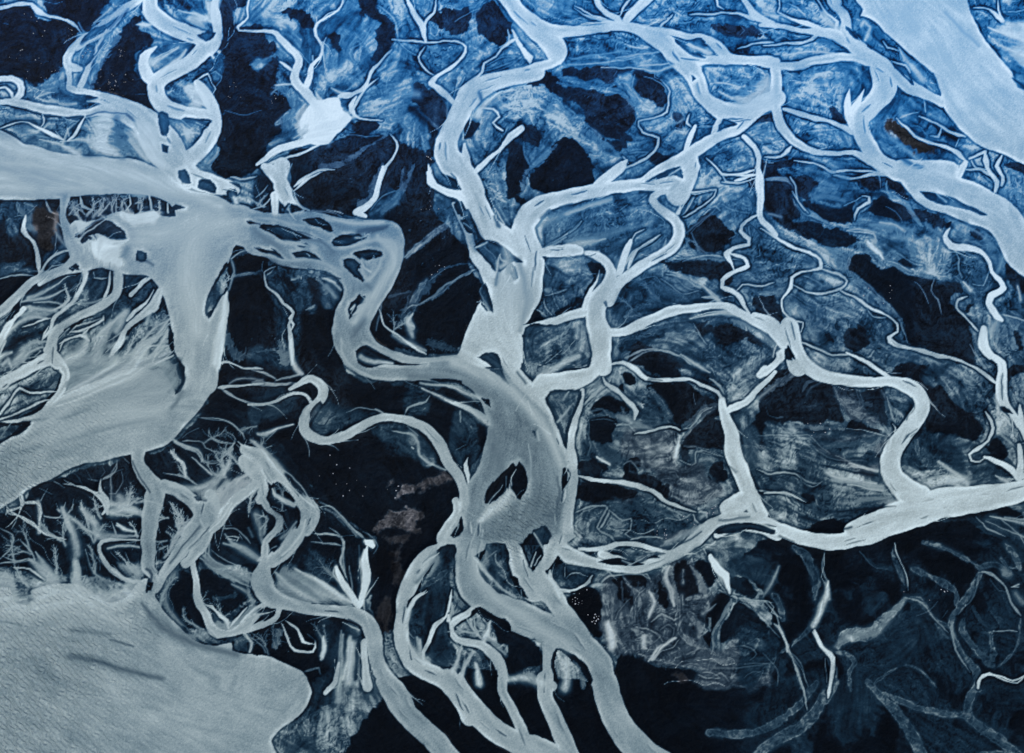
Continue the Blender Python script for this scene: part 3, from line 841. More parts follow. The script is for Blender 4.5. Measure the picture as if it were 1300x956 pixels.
C3 s .8 : 865 625 20 940 680 25 1010 730 40
C3 s .8 : 900 700 20 960 740 35 1040 770 40
C3 s .85 : 1150 690 8 1210 720 25
C3 g .5 : 700 690 850 710 900 690 1020 770 860 770 740 740
C3 s .78 : 420 645 10 500 660 14 555 670 14
C3 s .62 : 290 685 16 420 720 25 580 765 16
C3 s .45 : 330 690 25 470 750 30 590 760 20
C3 g .48 : 430 850 480 780 540 740 640 800 675 845 560 860
C3 b .1 : 160 900 20 300 940 20
C3 t .5 : -20 685 8 130 680 10 190 720 12 260 730 10
C3 t .75 : -20 783 12 80 780 12 140 800 14 190 830 6
C3 t .6 : 130 800 6 160 850 6
C3 t .35 : 200 520 6 280 590 6 330 610 6 500 620 6
C3 t .55 : 600 300 5 620 360 8 640 440 12 640 490 12
C3 s .5 : 540 480 8 590 495 12
C3 t .3 : 170 270 14 200 220 20 280 200 14
C3 s .3 : 340 280 14 440 320 30 520 340 30
C3 s .3 : 630 130 20 700 60 20
# ---- D0
D0 w .64 : -500 400 -30 420 50 430 70 500 160 510 150 450 240 410 300 400 400 410 480 470 560 500 640 470 700 400 750 380 740 450 790 470 830 540 880 590 950 660 1050 712 1180 700 1180 740 1260 755 1320 760 1395 782 1475 820 1535 850 1568 905 1570 980 1500 1080 1380 1180 1250 1400 -500 1400
D0 h .78 : -200 360 40 350 70 420 90 490 160 500 170 420 240 390 300 400 350 410 380 300 410 320 420 400 560 440 680 380 720 400 700 470 560 560 380 520 240 560 100 570 -200 560
D0 i .24 : 60 340 90 340 150 440 185 490 90 485 60 420
D0 i .05 : 60 330 80 320 150 350 240 400 190 400 130 370 90 375
D0 b .33 : 500 490 20 560 540 50 590 560 20
D0 b .42 : 430 350 30 520 400 50 560 400 20
D0 s .8 : 560 330 10 600 360 14 680 400 14
D0 b .35 : 560 685 10 640 705 14 680 715 8
D0 b .38 : 360 770 40 500 800 40 600 830 40 700 860 40 820 885 25
D0 b .45 : -20 590 20 110 612 14
D0 b .48 : 360 640 30 560 660 20
D0 b .4 : 720 500 16 800 600 60 880 660 60 1000 710 50 1200 760 40
D0 b .45 : 720 620 8 760 650 8
D0 s .75 : 380 290 40 390 400 50 430 490 60
D0 t .7 : 40 20 8 90 60 10 170 110 12 260 160 14 330 180 14
D0 s .7 : 190 -10 30 200 60 25 200 140 25
D0 t .65 : 220 60 14 330 70 20
D0 s .72 : 320 20 30 340 80 45 370 150 55 390 250 50
D0 s .7 : 350 60 20 420 120 30
D0 t .6 : -20 300 8 120 290 14 190 275 8
D0 s .72 : 150 280 20 200 320 60 280 400 60
D0 s .7 : 180 240 10 240 330 40 290 400 40
D0 t .7 : 70 320 14 150 330 14 230 380 12
D0 t .6 : 0 120 10 60 150 14 60 220 10 0 280 10
D0 t .6 : 100 180 8 160 240 14 180 290 12
D0 t .6 : 40 60 8 20 20 6
D0 s .6 : 30 210 10 100 220 8
D0 s .65 : 0 370 60 60 380 10
D0 c .56 : 710 180 12 600 180 14 520 190 25 500 240 22 560 330 36 640 385 22 710 395 16
D0 s .75 : 545 225 14 620 210 20 700 215 16
D0 s .8 : 420 30 35 480 100 45 500 160 60 600 165 25 700 160 14
D0 s .8 : 560 0 20 640 20 50 720 40 20
D0 s .85 : 590 100 10 640 130 30 690 140 8
D0 t .6 : 600 180 8 590 150 8 560 90 6
D0 t .6 : 640 240 5 650 290 6 690 320 8
D0 t .6 : 560 240 5 600 290 6
D0 h .7 : 600 300 700 290 720 370 640 350
D0 s .55 : 430 230 8 460 330 12 520 380 20
D0 c .55 : 765 -40 80 750 60 75 750 160 85 750 250 85 748 320 80 780 370 50 770 430 40 765 470 50
D0 b .25 : 740 330 20 770 360 16 750 420 12
D0 c .60 : 1060 -40 70 1060 10 110 1040 70 130 980 130 100 940 200 90 880 280 70 830 350 50 790 430 36
D0 c .60 : 1080 60 60 1030 170 90 980 260 60 940 300 60
D0 b .33 : 860 300 10 940 190 12 1010 110 12
D0 b .35 : 1060 120 14 960 220 14
D0 s .78 : 860 215 14 900 150 20 960 90 16
D0 s .75 : 1040 130 10 960 210 12 880 300 12 820 370 10
D0 c .66 : 975 280 30 990 380 40 1000 480 45 1040 560 50 1080 640 60 1160 655 40 1240 620 60 1290 560 60 1360 520 60
D0 t .7 : 1040 510 10 1090 540 16 1150 590 25 1160 630 20
D0 t .7 : 1250 520 12 1200 580 16 1165 625 16
D0 h .65 : 1090 600 1200 580 1280 500 1300 560 1220 650 1060 680 960 670
D0 s .6 : 1030 260 30 1100 320 40 1200 350 50 1330 400 40
D0 s .6 : 1140 150 12 1180 200 30 1220 220 50 1320 290 50
D0 t .7 : 1150 160 6 1210 170 8 1200 190 6
D0 s .5 : 1060 200 20 1060 270 30 1140 330 25
D0 s .5 : 880 360 60 840 420 40 850 520 40 920 610 30
D0 c .58 : 1230 -60 60 1170 0 55 1130 60 55 1090 120 50
D0 s .85 : 1170 0 12 1110 80 12 1060 140 10
D0 t .55 : 1120 120 10 1200 130 10 1270 200 10
D0 i .02 : 1172 700 1200 665 1240 668 1252 750 1190 738
D0 i .02 : 1258 690 1330 700 1330 760 1260 750
D0 s .85 : 1245 660 12 1275 700 18 1262 745 18
D0 i .05 : 950 665 1000 675 1060 705 1000 695
D0 i .03 : 740 440 755 400 770 400 765 440
D0 p .05 : 850 400 900 350 970 330 980 400 980 480 1040 570 1050 630 950 640 880 580 840 480
D0 p .06 : 1010 340 1140 370 1250 420 1240 480 1160 560 1050 520
D0 p .03 : 800 0 860 -10 960 30 980 80 880 170 860 220 820 290 790 240 800 100
D0 p .03 : 1090 130 1160 60 1330 60 1330 200 1200 150
D0 s .3 : 1080 480 30 1180 460 40
# ---- D1
D1 r .21 : 600 120 650 60 760 20 850 40 850 80 800 100 830 140 740 130 690 110 600 140
D1 r .12 : 610 155 720 170 780 150 760 200 680 190
D1 r .16 : 700 250 740 200 740 290 760 330 700 420 690 300
D1 r .12 : 590 560 680 480 680 560 620 600
D1 p .04 : 100 550 400 570 420 650 400 800 260 900 120 830 -20 750 -20 620
D1 g .12 : 300 580 430 620 440 800 380 850 330 760
D1 g .2 : 270 240 380 300 420 360 330 380 250 300
D1 g .1 : 780 500 850 430 980 400 960 540 880 640 850 740 790 660
D1 g .16 : 900 640 970 600 990 700 980 830 900 800 880 720
D1 g .14 : 900 260 1000 200 1000 300 960 420 860 430 900 340
D1 c .60 : 40 300 80 30 390 110 60 460 110 160 500 80 280 530 65 400 540 65 500 560 80 570 610 90 600 700 90 610 790 80 650 870 90 720 960 100 780 1080 100
D1 c .60 : 250 10 90 230 120 90 150 220 100 80 290 80
D1 c .60 : 290 20 60 260 130 60
D1 c .55 : 115 40 42 110 120 40 50 190 40 40 280 50
D1 s .6 : 0 60 50 20 130 40 30 200 20
D1 s .6 : 200 120 14 160 180 40 120 240 40
D1 i .04 : 60 200 120 150 150 100 200 60 210 90 150 170 90 240
D1 s .7 : 0 60 8 60 80 8 20 130
D1 s .8 : 250 80 8 230 160 16 130 260 12
D1 i .03 : -40 270 0 290 20 290 -10 340 -40 360
D1 c .72 : -60 600 50 0 545 45 60 510 45
D1 c .7 : 120 530 40 90 580 40 20 610 40 -60 650 30
D1 i .12 : 20 570 60 530 105 525 90 560 40 590
D1 t .6 : -20 650 12 50 695 10
D1 s .66 : 420 990 50 435 800 30 440 660 16
D1 s .85 : 470 900 40 480 820 40 490 700 20
D1 c .76 : 565 930 60 556 880 50 548 800 40 545 690 40
D1 c .7 : 350 960 30 400 900 30 420 800 20
D1 s .68 : 390 560 14 470 570 14 520 600 14
D1 i .06 : 420 575 450 580 530 625 520 640 460 610
D1 i .08 : 500 700 520 680 525 780 515 905 480 905 500 800
D1 t .72 : 130 600 12 160 680 16 200 740 16 290 750 14 300 690 12
D1 t .72 : 150 590 10 210 640 20 240 700 16 300 712 10
D1 s .8 : 340 680 14 345 740 20 330 770
D1 t .5 : 110 700 8 160 700 8
D1 t .5 : 260 660 6 300 690 6
D1 s .4 : 110 640 50 100 720 40
D1 t .4 : 250 850 16 320 830 12 330 860 10
D1 t .65 : 310 20 10 370 10 12 430 60 10 500 130 14 550 180 20
D1 s .45 : 350 20 10 450 90 16 520 170 25
D1 t .45 : 540 140 8 590 170 8 615 210 6 590 250 6
D1 w .93 : 545 180 590 180 605 210 590 225 550 205
D1 s .95 : 550 190 26 588 202 36
D1 c .88 : 562 215 16 552 280 40 562 350 50 550 430 40 530 510 35
D1 c .86 : 410 320 25 430 380 36 480 450 40 520 520 40
D1 t .68 : 280 150 12 350 150 14 430 170 16 440 220 14 430 290 16 450 350 16 470 410 20
D1 t .6 : 280 190 8 400 200 12 430 210 10
D1 t .6 : 370 120 8 400 140 8 430 165 8
D1 t .5 : 430 165 6 500 155 5
D1 h .62 : 110 340 200 330 320 370 430 450 500 520 400 510 200 490 100 440
D1 s .8 : 200 330 14 320 390 30 430 470 40
D1 s .72 : 100 350 14 200 430 30 310 495 25
D1 b .08 : 110 400 20 150 435 25 250 460 16
D1 b .08 : 190 360 20 260 400 35 360 490 25
D1 i .03 : 395 430 450 450 400 400 380 400
D1 s .35 : 520 210 10 535 400 14
D1 i .05 : 480 250 500 250 520 460 500 430 490 340
D1 c .68 : 1010 -20 50 1020 30 45 980 100 55 940 180 60 1040 190 70
D1 i .04 : 985 160 1020 110 1040 65 1052 110 1030 160 1000 172
D1 s .75 : 990 120 16 960 180 20
D1 c .70 : 960 210 60 890 250 85 830 310 100 780 400 90 750 480 85 740 560 75 735 640 80 745 720 80 790 800 90 860 850 100 950 890 100 1020 960 90 1080 1080 90
D1 b .45 : 920 270 25 810 400 25
D1 s .5 : 900 240 30 920 290 40 880 360 20
D1 t .75 : 860 435 8 800 480 25 775 540 30
D1 b .04 : 770 500 7 800 460 7 860 430 7
D1 b .3 : 780 600 14 800 700 25
D1 s .8 : 830 690 16 840 770 30 880 810 20
D1 t .72 : 970 560 16 900 620 20 880 680 20 850 750 20 850 800 20
D1 t .8 : 990 430 6 990 470 14 975 540 18
D1 c .70 : 1110 525 45 1040 570 40 985 620 35 1010 680 40 1090 700 40 1170 730 50 1230 800 60 1250 890 56
D1 c .7 : 975 560 20 975 620 30
D1 s .45 : 1000 470 10 1040 510 30
D1 s .8 : 1185 595 16 1170 660 25 1150 700 20
D1 t .65 : 1080 565 10 1100 640 12 1140 680 12
D1 t .6 : 1020 635 8 1070 650 10 1110 650 8
D1 s .66 : 1040 700 16 1020 780 20 1000 860 40
D1 s .66 : 1100 740 12 1060 800 20 1030 890 30
D1 s .3 : 1090 740 30 1160 760 20
D1 i .08 : 1080 800 1130 755 1190 800 1215 890 1160 905 1090 905
D1 s .85 : 1110 800 10 1120 850 30 1130 910 40
D1 p .05 : 1120 530 1200 550 1295 620 1330 740 1230 700 1190 590 1150 560
D1 s .6 : 1190 700 20 1260 760 16
D1 c .59 : 1090 100 180 1080 200 170 1065 300 120 1080 400 140 1150 480 150 1260 550 160 1400 600 160
D1 i .02 : 1265 400 1290 360 1320 370 1340 430 1380 480 1300 440
D1 s .72 : 1110 280 10 1150 340 14 1240 420 14 1320 470 14
# ---- D2
D2 m .28 : 450 430 700 380 800 300 900 290 1000 440 1100 450 1000 560 980 620 1000 740 900 780 850 830 700 810 640 760 520 770 460 700
D2 g .25 : 290 50 400 0 780 -20 900 50 980 90 800 150 700 200 500 200 400 210 330 160
D2 g .2 : 170 300 250 270 400 320 400 400 240 430
D2 g .15 : 1100 280 1300 270 1300 400 1180 380 1100 320
D2 p .01 : 270 460 430 430 440 520 450 680 350 600 280 520
D2 p .04 : 520 380 660 370 630 430 580 490 530 460
D2 p .03 : 740 380 780 420 790 500 740 500 725 420
D2 p .03 : 820 320 900 310 930 440 880 470 830 400
D2 p .03 : 920 300 990 300 1030 400 990 420 930 350
D2 p .02 : 530 780 640 770 700 820 850 840 940 850 940 1100 530 1100
D2 p .01 : 990 560 1010 500 1080 450 1100 500 1060 590 1020 640 1000 720 970 640
D2 p .01 : 1060 640 1150 500 1260 570 1290 640 1150 670 1050 710
D2 p .04 : 1110 380 1200 390 1250 460 1130 450
D2 m .33 : 1090 720 1150 670 1240 680 1240 770 1160 800 1090 780
D2 m .3 : 1000 740 1290 780 1330 900 1330 930 940 930 920 840
D2 r .2 : 800 870 840 860 880 890 850 900
D2 p .05 : -20 620 80 670 130 730 150 800 60 850 -20 880
D2 c .59 : -60 520 150 60 570 150 200 640 150 320 700 150 420 800 165 465 905 130
D2 c .62 : 190 710 80 180 820 60 190 915 86
D2 i .02 : 220 735 300 750 360 800 395 860 395 915 230 915 205 860 200 790
D2 s .85 : 270 780 16 280 860 45 265 930 60
D2 s .45 : 310 790 20 350 860 40 360 930 30
D2 s .8 : -20 890 40 80 880 60 160 910 60
D2 c .7 : 260 30 100 240 130 110 210 220 110 150 300 110 150 400 130 210 470 110 270 560 80
D2 c .68 : 30 290 90 60 370 110 110 440 120
D2 i .2 : 100 140 170 110 195 160 180 200 150 210
D2 s .7 : 110 150 14 160 230 16
D2 b .4 : 160 60 16 220 60 12
D2 i .03 : -40 360 30 400 80 475 50 465 -40 430
D2 i .02 : 170 340 200 310 230 265 260 290 190 330 185 370
D2 s .88 : 180 360 16 220 420 16 240 470 16
D2 c .76 : 230 240 100 330 270 75 480 310 50 570 325 45 650 320 55 730 290 60 800 265 60 880 220 60 950 160 80 1040 90 60 1150 70 50 1300 100 50
D2 c .76 : 340 228 20 470 220 30 560 200 30 680 215 30 780 235 20 880 225 30
D2 c .76 : 450 250 60 600 300 40
D2 i .04 : 435 290 500 270 580 280 670 300 560 308 480 300
D2 i .08 : 490 245 570 225 610 255 570 262
D2 i .08 : 665 262 730 255 745 268 690 275
D2 s .6 : 560 285 10 600 300 16
D2 s .6 : 780 190 25 880 150 30 960 110 25
D2 b .25 : 760 220 12 880 190 12 960 140 10
D2 i .12 : 1030 150 1100 100 1200 95 1290 110 1330 130 1330 150 1200 130 1100 150
D2 c .84 : 1100 20 100 1180 -30 100
D2 c .82 : 1040 160 40 1140 120 40 1260 120 60 1340 150 80
D2 b .4 : 1050 80 20 1200 60 14
D2 t .66 : 300 125 14 350 170 16
D2 t .66 : 290 170 12 340 225 14
D2 s .5 : 360 40 8 440 10 10
D2 t .5 : 480 20 8 430 120 12 500 170 12 525 200 14
D2 t .5 : 600 100 8 600 130 8 570 150 8 610 175 8
D2 s .7 : 600 180 10 700 160 10 760 170 8
D2 t .55 : 450 390 8 500 360 12 600 350 10 680 355 10 700 400 8
D2 t .75 : 220 430 14 320 430 14 390 390 14 405 360 14
D2 t .5 : 270 310 6 265 370 8
D2 t .55 : 290 355 6 320 345 6 370 362 6
D2 c .92 : 1000 260 30 1040 330 50 1080 360 45 1090 400 30 1100 450 14
D2 t .6 : 1050 440 10 1100 460 10 1200 490 8 1320 500 8
D2 t .5 : 1150 470 8 1210 530 8 1300 610 8
D2 s .72 : 780 320 20 785 400 22 820 520 14
D2 s .45 : 800 340 20 830 440 30 840 540 20
D2 s .45 : 930 340 20 960 400 30 970 440
D2 s .6 : 700 450 14 720 510 20 690 580 12
D2 s .92 : 485 600 25 500 660 40 510 720 30
D2 s .8 : 660 670 20 665 710 16
D2 s .82 : 820 680 16 760 720 16 710 790 18
D2 s .5 : 880 760 10 940 740 12
D2 t .42 : 1110 480 20 1060 580 20 1010 660 14 1030 720 20
D2 s .45 : 1000 580 16 1000 640 20
D2 s .3 : 560 390 14 560 500 16 600 560 14
D2 s .34 : 640 400 25 620 480 20 640 620 20
D2 s .5 : 940 610 30 950 680 20
D2 t .35 : 1000 830 8 1150 830 8 1320 800 8
D2 t .35 : 1180 880 6 1220 850 6 1300 860 6
# ---- D3
D3 g .16 : 850 90 1000 90 1150 180 1300 240 1400 300 1400 120 1100 60
D3 p .02 : 700 150 830 90 1000 100 1160 200 1200 330 1080 320 900 220
D3 g .24 : 1180 200 1260 300 1300 420 1400 400 1400 200
D3 t .5 : 285 250 10 270 330 14 300 390 14
D3 s .55 : 290 400 30 310 480 20
D3 t .8 : 235 640 25 270 720 30 330 780 28 320 870 24 300 980 20
D3 t .5 : 290 780 12 295 900 14
D3 t .66 : -20 490 10 40 560 10 60 620 12 100 730 14 140 830 14 170 920 12 200 1040 10
D3 t .45 : 100 740 8 160 800 8 190 900 8
D3 g .12 : 130 700 230 670 240 740 130 760
D3 s .5 : 340 720 30 400 670 60 480 660 60 560 640 50 620 560 40 700 480 25
D3 s .7 : 400 670 20 430 690 20
D3 t .55 : 700 470 8 780 500 8 850 590 8 910 650 8
D3 t .4 : 1060 350 6 1040 460 8 960 560 8
D3 t .6 : 1060 345 8 1120 345 8 1190 400 8
D3 t .5 : 920 620 10 950 740 10 1020 850 8
D3 t .75 : 1060 930 30 1075 880 20 1110 860 12 1180 870 12 1240 890 12 1320 855 12
D3 s .5 : 1210 360 50 1190 340 40
D3 t .6 : 1050 65 6 1120 130 8 1200 170 8
D3 s .72 : 1120 65 8 1200 80 14 1340 110 20
D3 s .6 : 1100 90 6 1220 140 10 1320 180 14
D3 s .6 : 1180 80 8 1260 150 8 1300 220 8
D3 s .8 : 1230 420 6 1270 410 8
D3 s .5 : 1250 450 40 1290 500 40
D3 b .3 : 350 140 14 420 120 16
D3 b .4 : 60 160 14 130 190 14
# ---- beyond the frame: rivers running on
G c .6 : 490 866 28 515 905 30 560 950 30 600 1010 34 620 1110 40
G c .66 : 572 864 34 600 900 32 640 935 30 700 960 34 740 1010 40 790 1110 44
G c .6 : 768 866 34 778 905 36 810 950 40 860 990 46 940 1060 54 1020 1130 60
G c .62 : 692 862 22 694 890 22 712 930 24 730 975 26
G c .6 : 636 862 14 640 880 14 652 905 14 668 940 18
G v .4 : 1060 866 14 1020 920 16 960 960 14 930 1040 18
G v .36 : 1100 866 10 1150 920 14 1180 1000 18 1170 1100 20
G v .36 : 1035 866 10 1010 900 10 960 930 10 900 930 10
G v .36 : 1240 866 12 1230 910 12 1290 960 16 1340 1060 20
G v .36 : 1180 1000 10 1240 960 10 1290 960 10
G v .34 : 960 960 10 1060 980 12 1170 1040 14
G v .34 : 1230 910 10 1170 900 8 1120 880 8
D3 c .86 : -60 112 55 60 128 75 160 165 82 260 188 88 350 193 88 440 176 95 540 140 115 640 90 130 740 50 150 840 15 150
D3 s .62 : 120 170 10 210 195 12 300 200 8
K p .02 : 300 150 600 150 600 440 300 440
B2 c .8 : 240 746 50 120 775 46 20 800 60
D2 c .66 : -10 190 60 20 250 80 50 330 90
G s .80 : -20 176 16 60 200 24 140 214 26 220 236 22 280 262 14
G s .76 : 250 300 30 240 350 40 250 420 30
G s .74 : 180 300 30 230 290 40 280 280 30
G s .70 : 60 560 20 130 530 24 200 520 20
G s .72 : -10 780 30 80 770 30 160 790 24
G s .74 : 1140 10 20 1200 80 30 1250 150 24
G b .58 : 40 225 20 110 232 26 190 240 18
G b .52 : 700 620 10 690 660 16 660 690 16
G s .70 : 600 700 8 610 740 14 660 780 16 720 820 20
G s .72 : 520 775 8 515 810 10 540 845 12
G s .74 : 575 460 14 640 490 20 690 540 16 712 590 10
G b .46 : 590 500 14 625 560 24 640 620 14
G b .46 : 520 478 10 570 482 16 610 500 16
D2 c .62 : 190 460 90 260 550 100 330 640 100 400 740 80
G h .735 : -100 195 60 205 180 220 225 240 240 250 100 246 0 248 -100 250
G s .68 : -20 245 10 100 240 12 200 238 10
G s .78 : 640 300 12 650 350 20 645 400 24
G b .62 : 660 330 10 668 380 14 660 420 10
G s .74 : 480 300 8 500 330 12 470 380 12 450 410 10
G s .76 : 1130 640 14 1180 636 18 1260 626 14
K s .82 : 465 300 8 460 360 50 425 420 90 350 480 80 280 545 40
L g .1 : 860 100 980 140 1060 180 1040 260 960 220 880 160
M g .1 : 900 400 1100 540 1100 620 960 560 920 480
M g .14 : 0 560 140 540 280 620 200 720 60 740
L v .34 : 330 700 20 260 760 24 200 830 24 190 956 24
L t .5 : 150 750 5 230 830 6 260 900 6 250 980 6
M v .3 : 280 960 20 400 860 16 520 840 12 620 900 14 700 990 20
M t .4 : 700 400 5 640 470 5 560 500 5
M t .4 : 1060 240 5 1120 320 5 1180 330 5
M v .34 : 1130 100 30 1180 160 40 1240 170 30
M t .45 : 160 60 5 260 150 6 360 180 6
W s .62 : 880 700 40 1000 760 60 1150 740 40
R t .75 : 220 30 8 290 60 8 340 110 12
R t .6 : 100 290 6 180 250 8 260 280 6
R t .6 : 60 480 6 140 520 6 220 500 6 300 540 6
R t .6 : 20 620 6 120 640 6 200 700 6
U t .6 : 1080 640 6 1140 700 6 1180 790 6
U t .6 : 1220 620 8 1200 700 10 1240 760 10 1270 860 10
U t .55 : 880 120 5 960 160 5 1000 230 5
# ---- finer sheets
E F .7 : 720 60 60 700 130 90 640 200 60
E F .7 : 850 60 60 840 130 80 880 190 40
E F .7 : 640 70 50 640 130 70 600 180 50
E F .75 : 500 90 40 520 170 60 560 230 40
E F .75 : 960 60 40 970 120 60 960 160 40
E F .8 : 1085 80 40 1100 130 50 1090 170 30
E b .2 : 520 310 10 620 250 14 720 200 16
E s .8 : 550 375 8 560 330 14 640 270 12 720 215 8
E b .2 : 640 300 16 670 350 14
E s .7 : 740 330 5 780 310 6 830 290 5
E F .85 : 820 420 30 780 440 40 740 450 30
E i .15 : 470 545 520 512 545 530 500 560
E s .78 : 190 750 30 300 705 30 400 650 14 460 600 8 520 600 6
E s .72 : 230 780 10 350 772 16 440 792 14
E s .75 : 440 670 8 480 740 20 440 800 20
E F .7 : 440 650 30 470 740 40 420 820 30
E t .65 : 640 610 6 700 620 8 740 605 6
E i .1 : 1090 800 1110 745 1150 850 1160 956 1120 956
E t .72 : 1060 740 14 1040 820 20 960 880 30
E t .75 : 900 740 14 960 660 20 1010 610 16
E t .72 : 1050 690 10 1000 780 20 930 830 30 870 900 40
E t .7 : 340 470 8 380 420 6 390 300 6
E t .75 : 290 590 10 350 530 8 420 510 6
E t .75 : 270 600 16 320 500 12 400 420 8
E s .5 : 190 240 30 240 270 40
E t .5 : 120 80 5 140 110 6 120 180 6 160 180 8
E t .5 : 250 110 6 200 160 6 100 190 6
F i .06 : 20 150 110 40 145 60 90 130 50 150
F t .7 : 60 140 8 100 80 8
F t .75 : 150 190 10 300 135 14 350 125 8
F t .75 : 330 180 8 300 230 16 290 280 20
F i .05 : 430 230 480 170 700 100 720 130 640 200 560 240 480 250
F i .05 : 400 360 440 300 560 270 550 310 460 350
F t .75 : 460 240 10 520 180 12 600 170 12 700 130 10 712 170 6
F t .7 : 400 350 8 440 280 14 560 245 16 620 190 8
F i .06 : 870 220 1050 90 1100 110 1000 230 900 330 830 400 780 390 850 300
F F .75 : 960 200 60 900 300 90 850 400 60
F F .7 : 1080 160 50 1010 250 60 930 330 50
F c .7 : 1090 30 60 980 120 45 870 200 40 840 260 40 800 340 36 750 395 26
F s .78 : 1160 130 20 1080 240 30 960 340 40 920 400 45 860 470 40 700 560 30 500 660 20
F i .05 : 1000 445 1080 360 1190 290 1200 350 1100 440 1020 480
F s .78 : 1040 430 10 1090 340 12 1150 320 6
F s .75 : 1195 350 8 1100 420 12 1000 450 16
F i .06 : 1150 130 1175 200 1190 300 1120 290 1100 200
F F .7 : 1170 150 40 1120 220 50 1060 290 40
F b .28 : 560 470 50 700 420 70
F b .22 : 480 590 24 600 540 34 780 440 26
F s .6 : 560 460 5 620 450 6 680 500 6 640 540 5
F s .6 : 600 500 5 650 480 5 700 440 5
F b .12 : 1215 640 16 1262 550 36 1225 420 40
F b .38 : 1120 520 60 1180 570 50 1160 640 30
F s .8 : 430 640 16 600 560 18 780 460 25
F s .8 : 380 740 14 600 660 18 840 560 22 980 470 14
F s .75 : 640 280 20 760 170 40 860 90 30
F b .4 : 700 340 16 620 370 12 500 400 10
F i .14 : 20 380 60 300 120 240 230 200 290 220 240 290 150 320 135 440 60 400
F i .02 : 5 370 60 350 90 380 130 350 60 315 20 330
F s .8 : 20 450 30 60 420 30 80 470 16
F s .75 : 160 430 30 200 370 20 300 330 16
F t .75 : 230 400 10 280 360 8 320 350 8
H t .7 : 130 320 14 150 390 14 110 480 10 40 530 10
H t .7 : 40 380 8 60 440 10 130 460 12 230 510 18 280 570 25
H t .65 : 160 380 8 270 380 14 300 460 12 410 465 10 440 440 8
H t .7 : 270 380 14 280 440 18 265 530 20
H t .6 : 390 370 6 410 420 8 440 440 10
H t .68 : 460 370 8 440 430 14 460 500 30 480 570 45
H t .6 : 510 350 6 500 420 10 460 450 14
H t .6 : 370 220 5 430 248 6
H t .7 : 440 210 6 520 250 10 620 290 12 690 298 14
H t .7 : 690 205 14 690 290 25 730 340 30 735 400 35 700 450 40
H t .6 : 800 70 6 800 140 10 760 190 10 690 210 12
H t .45 : 700 120 6 720 160 6 680 200 5
H t .5 : 830 150 8 840 230 8 790 310 8 740 310 8
H t .7 : 840 60 8 885 100 10
H t .55 : 270 270 6 360 310 8
H t .4 : 590 150 5 630 210 6 690 210
H t .35 : 480 160 4 540 200 5 560 250 5
H F .75 : 560 370 50 590 460 60 650 520 50
H F .75 : 640 340 60 660 420 60 690 480 40
H F .75 : 890 300 70 870 380 80 830 420 40
H F .75 : 950 330 50 890 380 60 820 400 30
H F .7 : 960 420 20 880 460 30 760 440 40
H F .7 : 500 480 40 560 530 50 640 580 40
H F .6 : 260 460 30 290 520 40 330 580 40
H i .03 : 750 490 840 482 950 485 965 590 900 600 800 570
H s .85 : 800 530 20 850 550 40
H F .8 : 890 500 30 920 540 50 940 600 30
H F .75 : 1190 380 50 1220 480 110 1230 580 120 1180 660 100 1130 740 60
H i .05 : 720 720 760 690 930 685 900 830 800 830 740 780
H F .7 : 800 700 30 850 760 50 900 830 60
H F .7 : 380 680 60 385 780 60 390 870 30
H F .6 : 610 660 40 640 760 60 650 850 60
H F .7 : 100 800 40 150 900 60 200 950 40
H i .04 : 70 820 130 830 250 885 330 915 200 885 130 865 85 900
H t .6 : 20 740 10 120 770 14 200 750 10
I s .7 : 110 150 14 180 190 28 280 230 22 320 290 14 300 310 8
I t .6 : 170 160 10 300 170 10 330 210 10 440 240 10
I t .6 : 350 80 6 350 130 10 430 170 12 520 180 10
I t .5 : 310 80 5 330 110 6 350 130 5
I t .65 : 460 90 6 540 150 10 480 230 12 450 250 8
I t .5 : 340 250 6 330 290 6 420 300 6 430 340 6
I F .75 : 90 230 40 150 300 50 200 380 40
I s .88 : 85 220 6 110 270 16 180 310 22 200 350 20
I s .85 : 240 280 8 300 330 16 370 390 22
I F .7 : 400 260 40 440 330 50 460 390 40
I F .75 : 500 230 60 480 320 90 460 400 60
I F .75 : 585 190 70 595 280 90 610 390 50
I F .7 : 720 270 60 660 330 70 620 380 40
I t .6 : 300 0 10 420 5 10 500 40 14 580 100 16 600 150 14
I t .72 : 550 160 12 620 220 20 700 260 25
I s .78 : 640 160 25 720 220 40 800 300 50 850 380 50
I s .7 : 850 360 8 920 410 12 980 470 14 1050 560 14
I b .2 : 880 400 8 950 460 12
I i .03 : 820 440 880 480 940 570 920 590 860 540 800 600 760 520
I s .8 : 790 490 14 810 540 36 880 570 30 940 600 20
I s .55 : 950 720 20 900 790 40 850 830 30
I F .7 : 640 500 60 640 580 80 630 650 50
I F .6 : 740 680 30 740 740 50 730 800 30
I t .6 : 430 740 8 520 740 10
I t .6 : 490 690 6 510 740 6
I s .45 : 620 760 16 650 820 20
I s .8 : 470 828 5 550 848 9
I s .75 : 560 800 6 582 830 6
I F .75 : 90 600 40 140 660 70 180 720 90 160 800 60
I F .6 : 60 780 40 100 820 60 140 860 50
I b .3 : 430 480 10 560 420 12 620 400 10
I b .3 : 440 540 10 560 490 12 640 440 8
I t .45 : 1100 580 6 1200 620 8 1296 720 8
J s .62 : 420 40 8 520 130 14 640 180 20 770 210 14
J s .6 : 400 100 14 480 160 20 620 240 20 740 290 16
J s .6 : 480 40 6 560 110 12 660 160 12
J s .6 : 560 0 20 700 40 40 800 110 30
J b .04 : 690 160 20 780 150 30
J s .6 : 620 280 20 720 330 40 760 400 30
J F .6 : 290 440 30 300 520 40 400 590 40
J F .6 : 240 230 40 150 330 50 130 420 40
J t .7 : 640 535 6 700 450 12 760 420 12
J i .10 : 790 480 860 435 920 445 870 485 820 520
J t .72 : 430 420 8 480 430 16 540 500 22 610 545 18
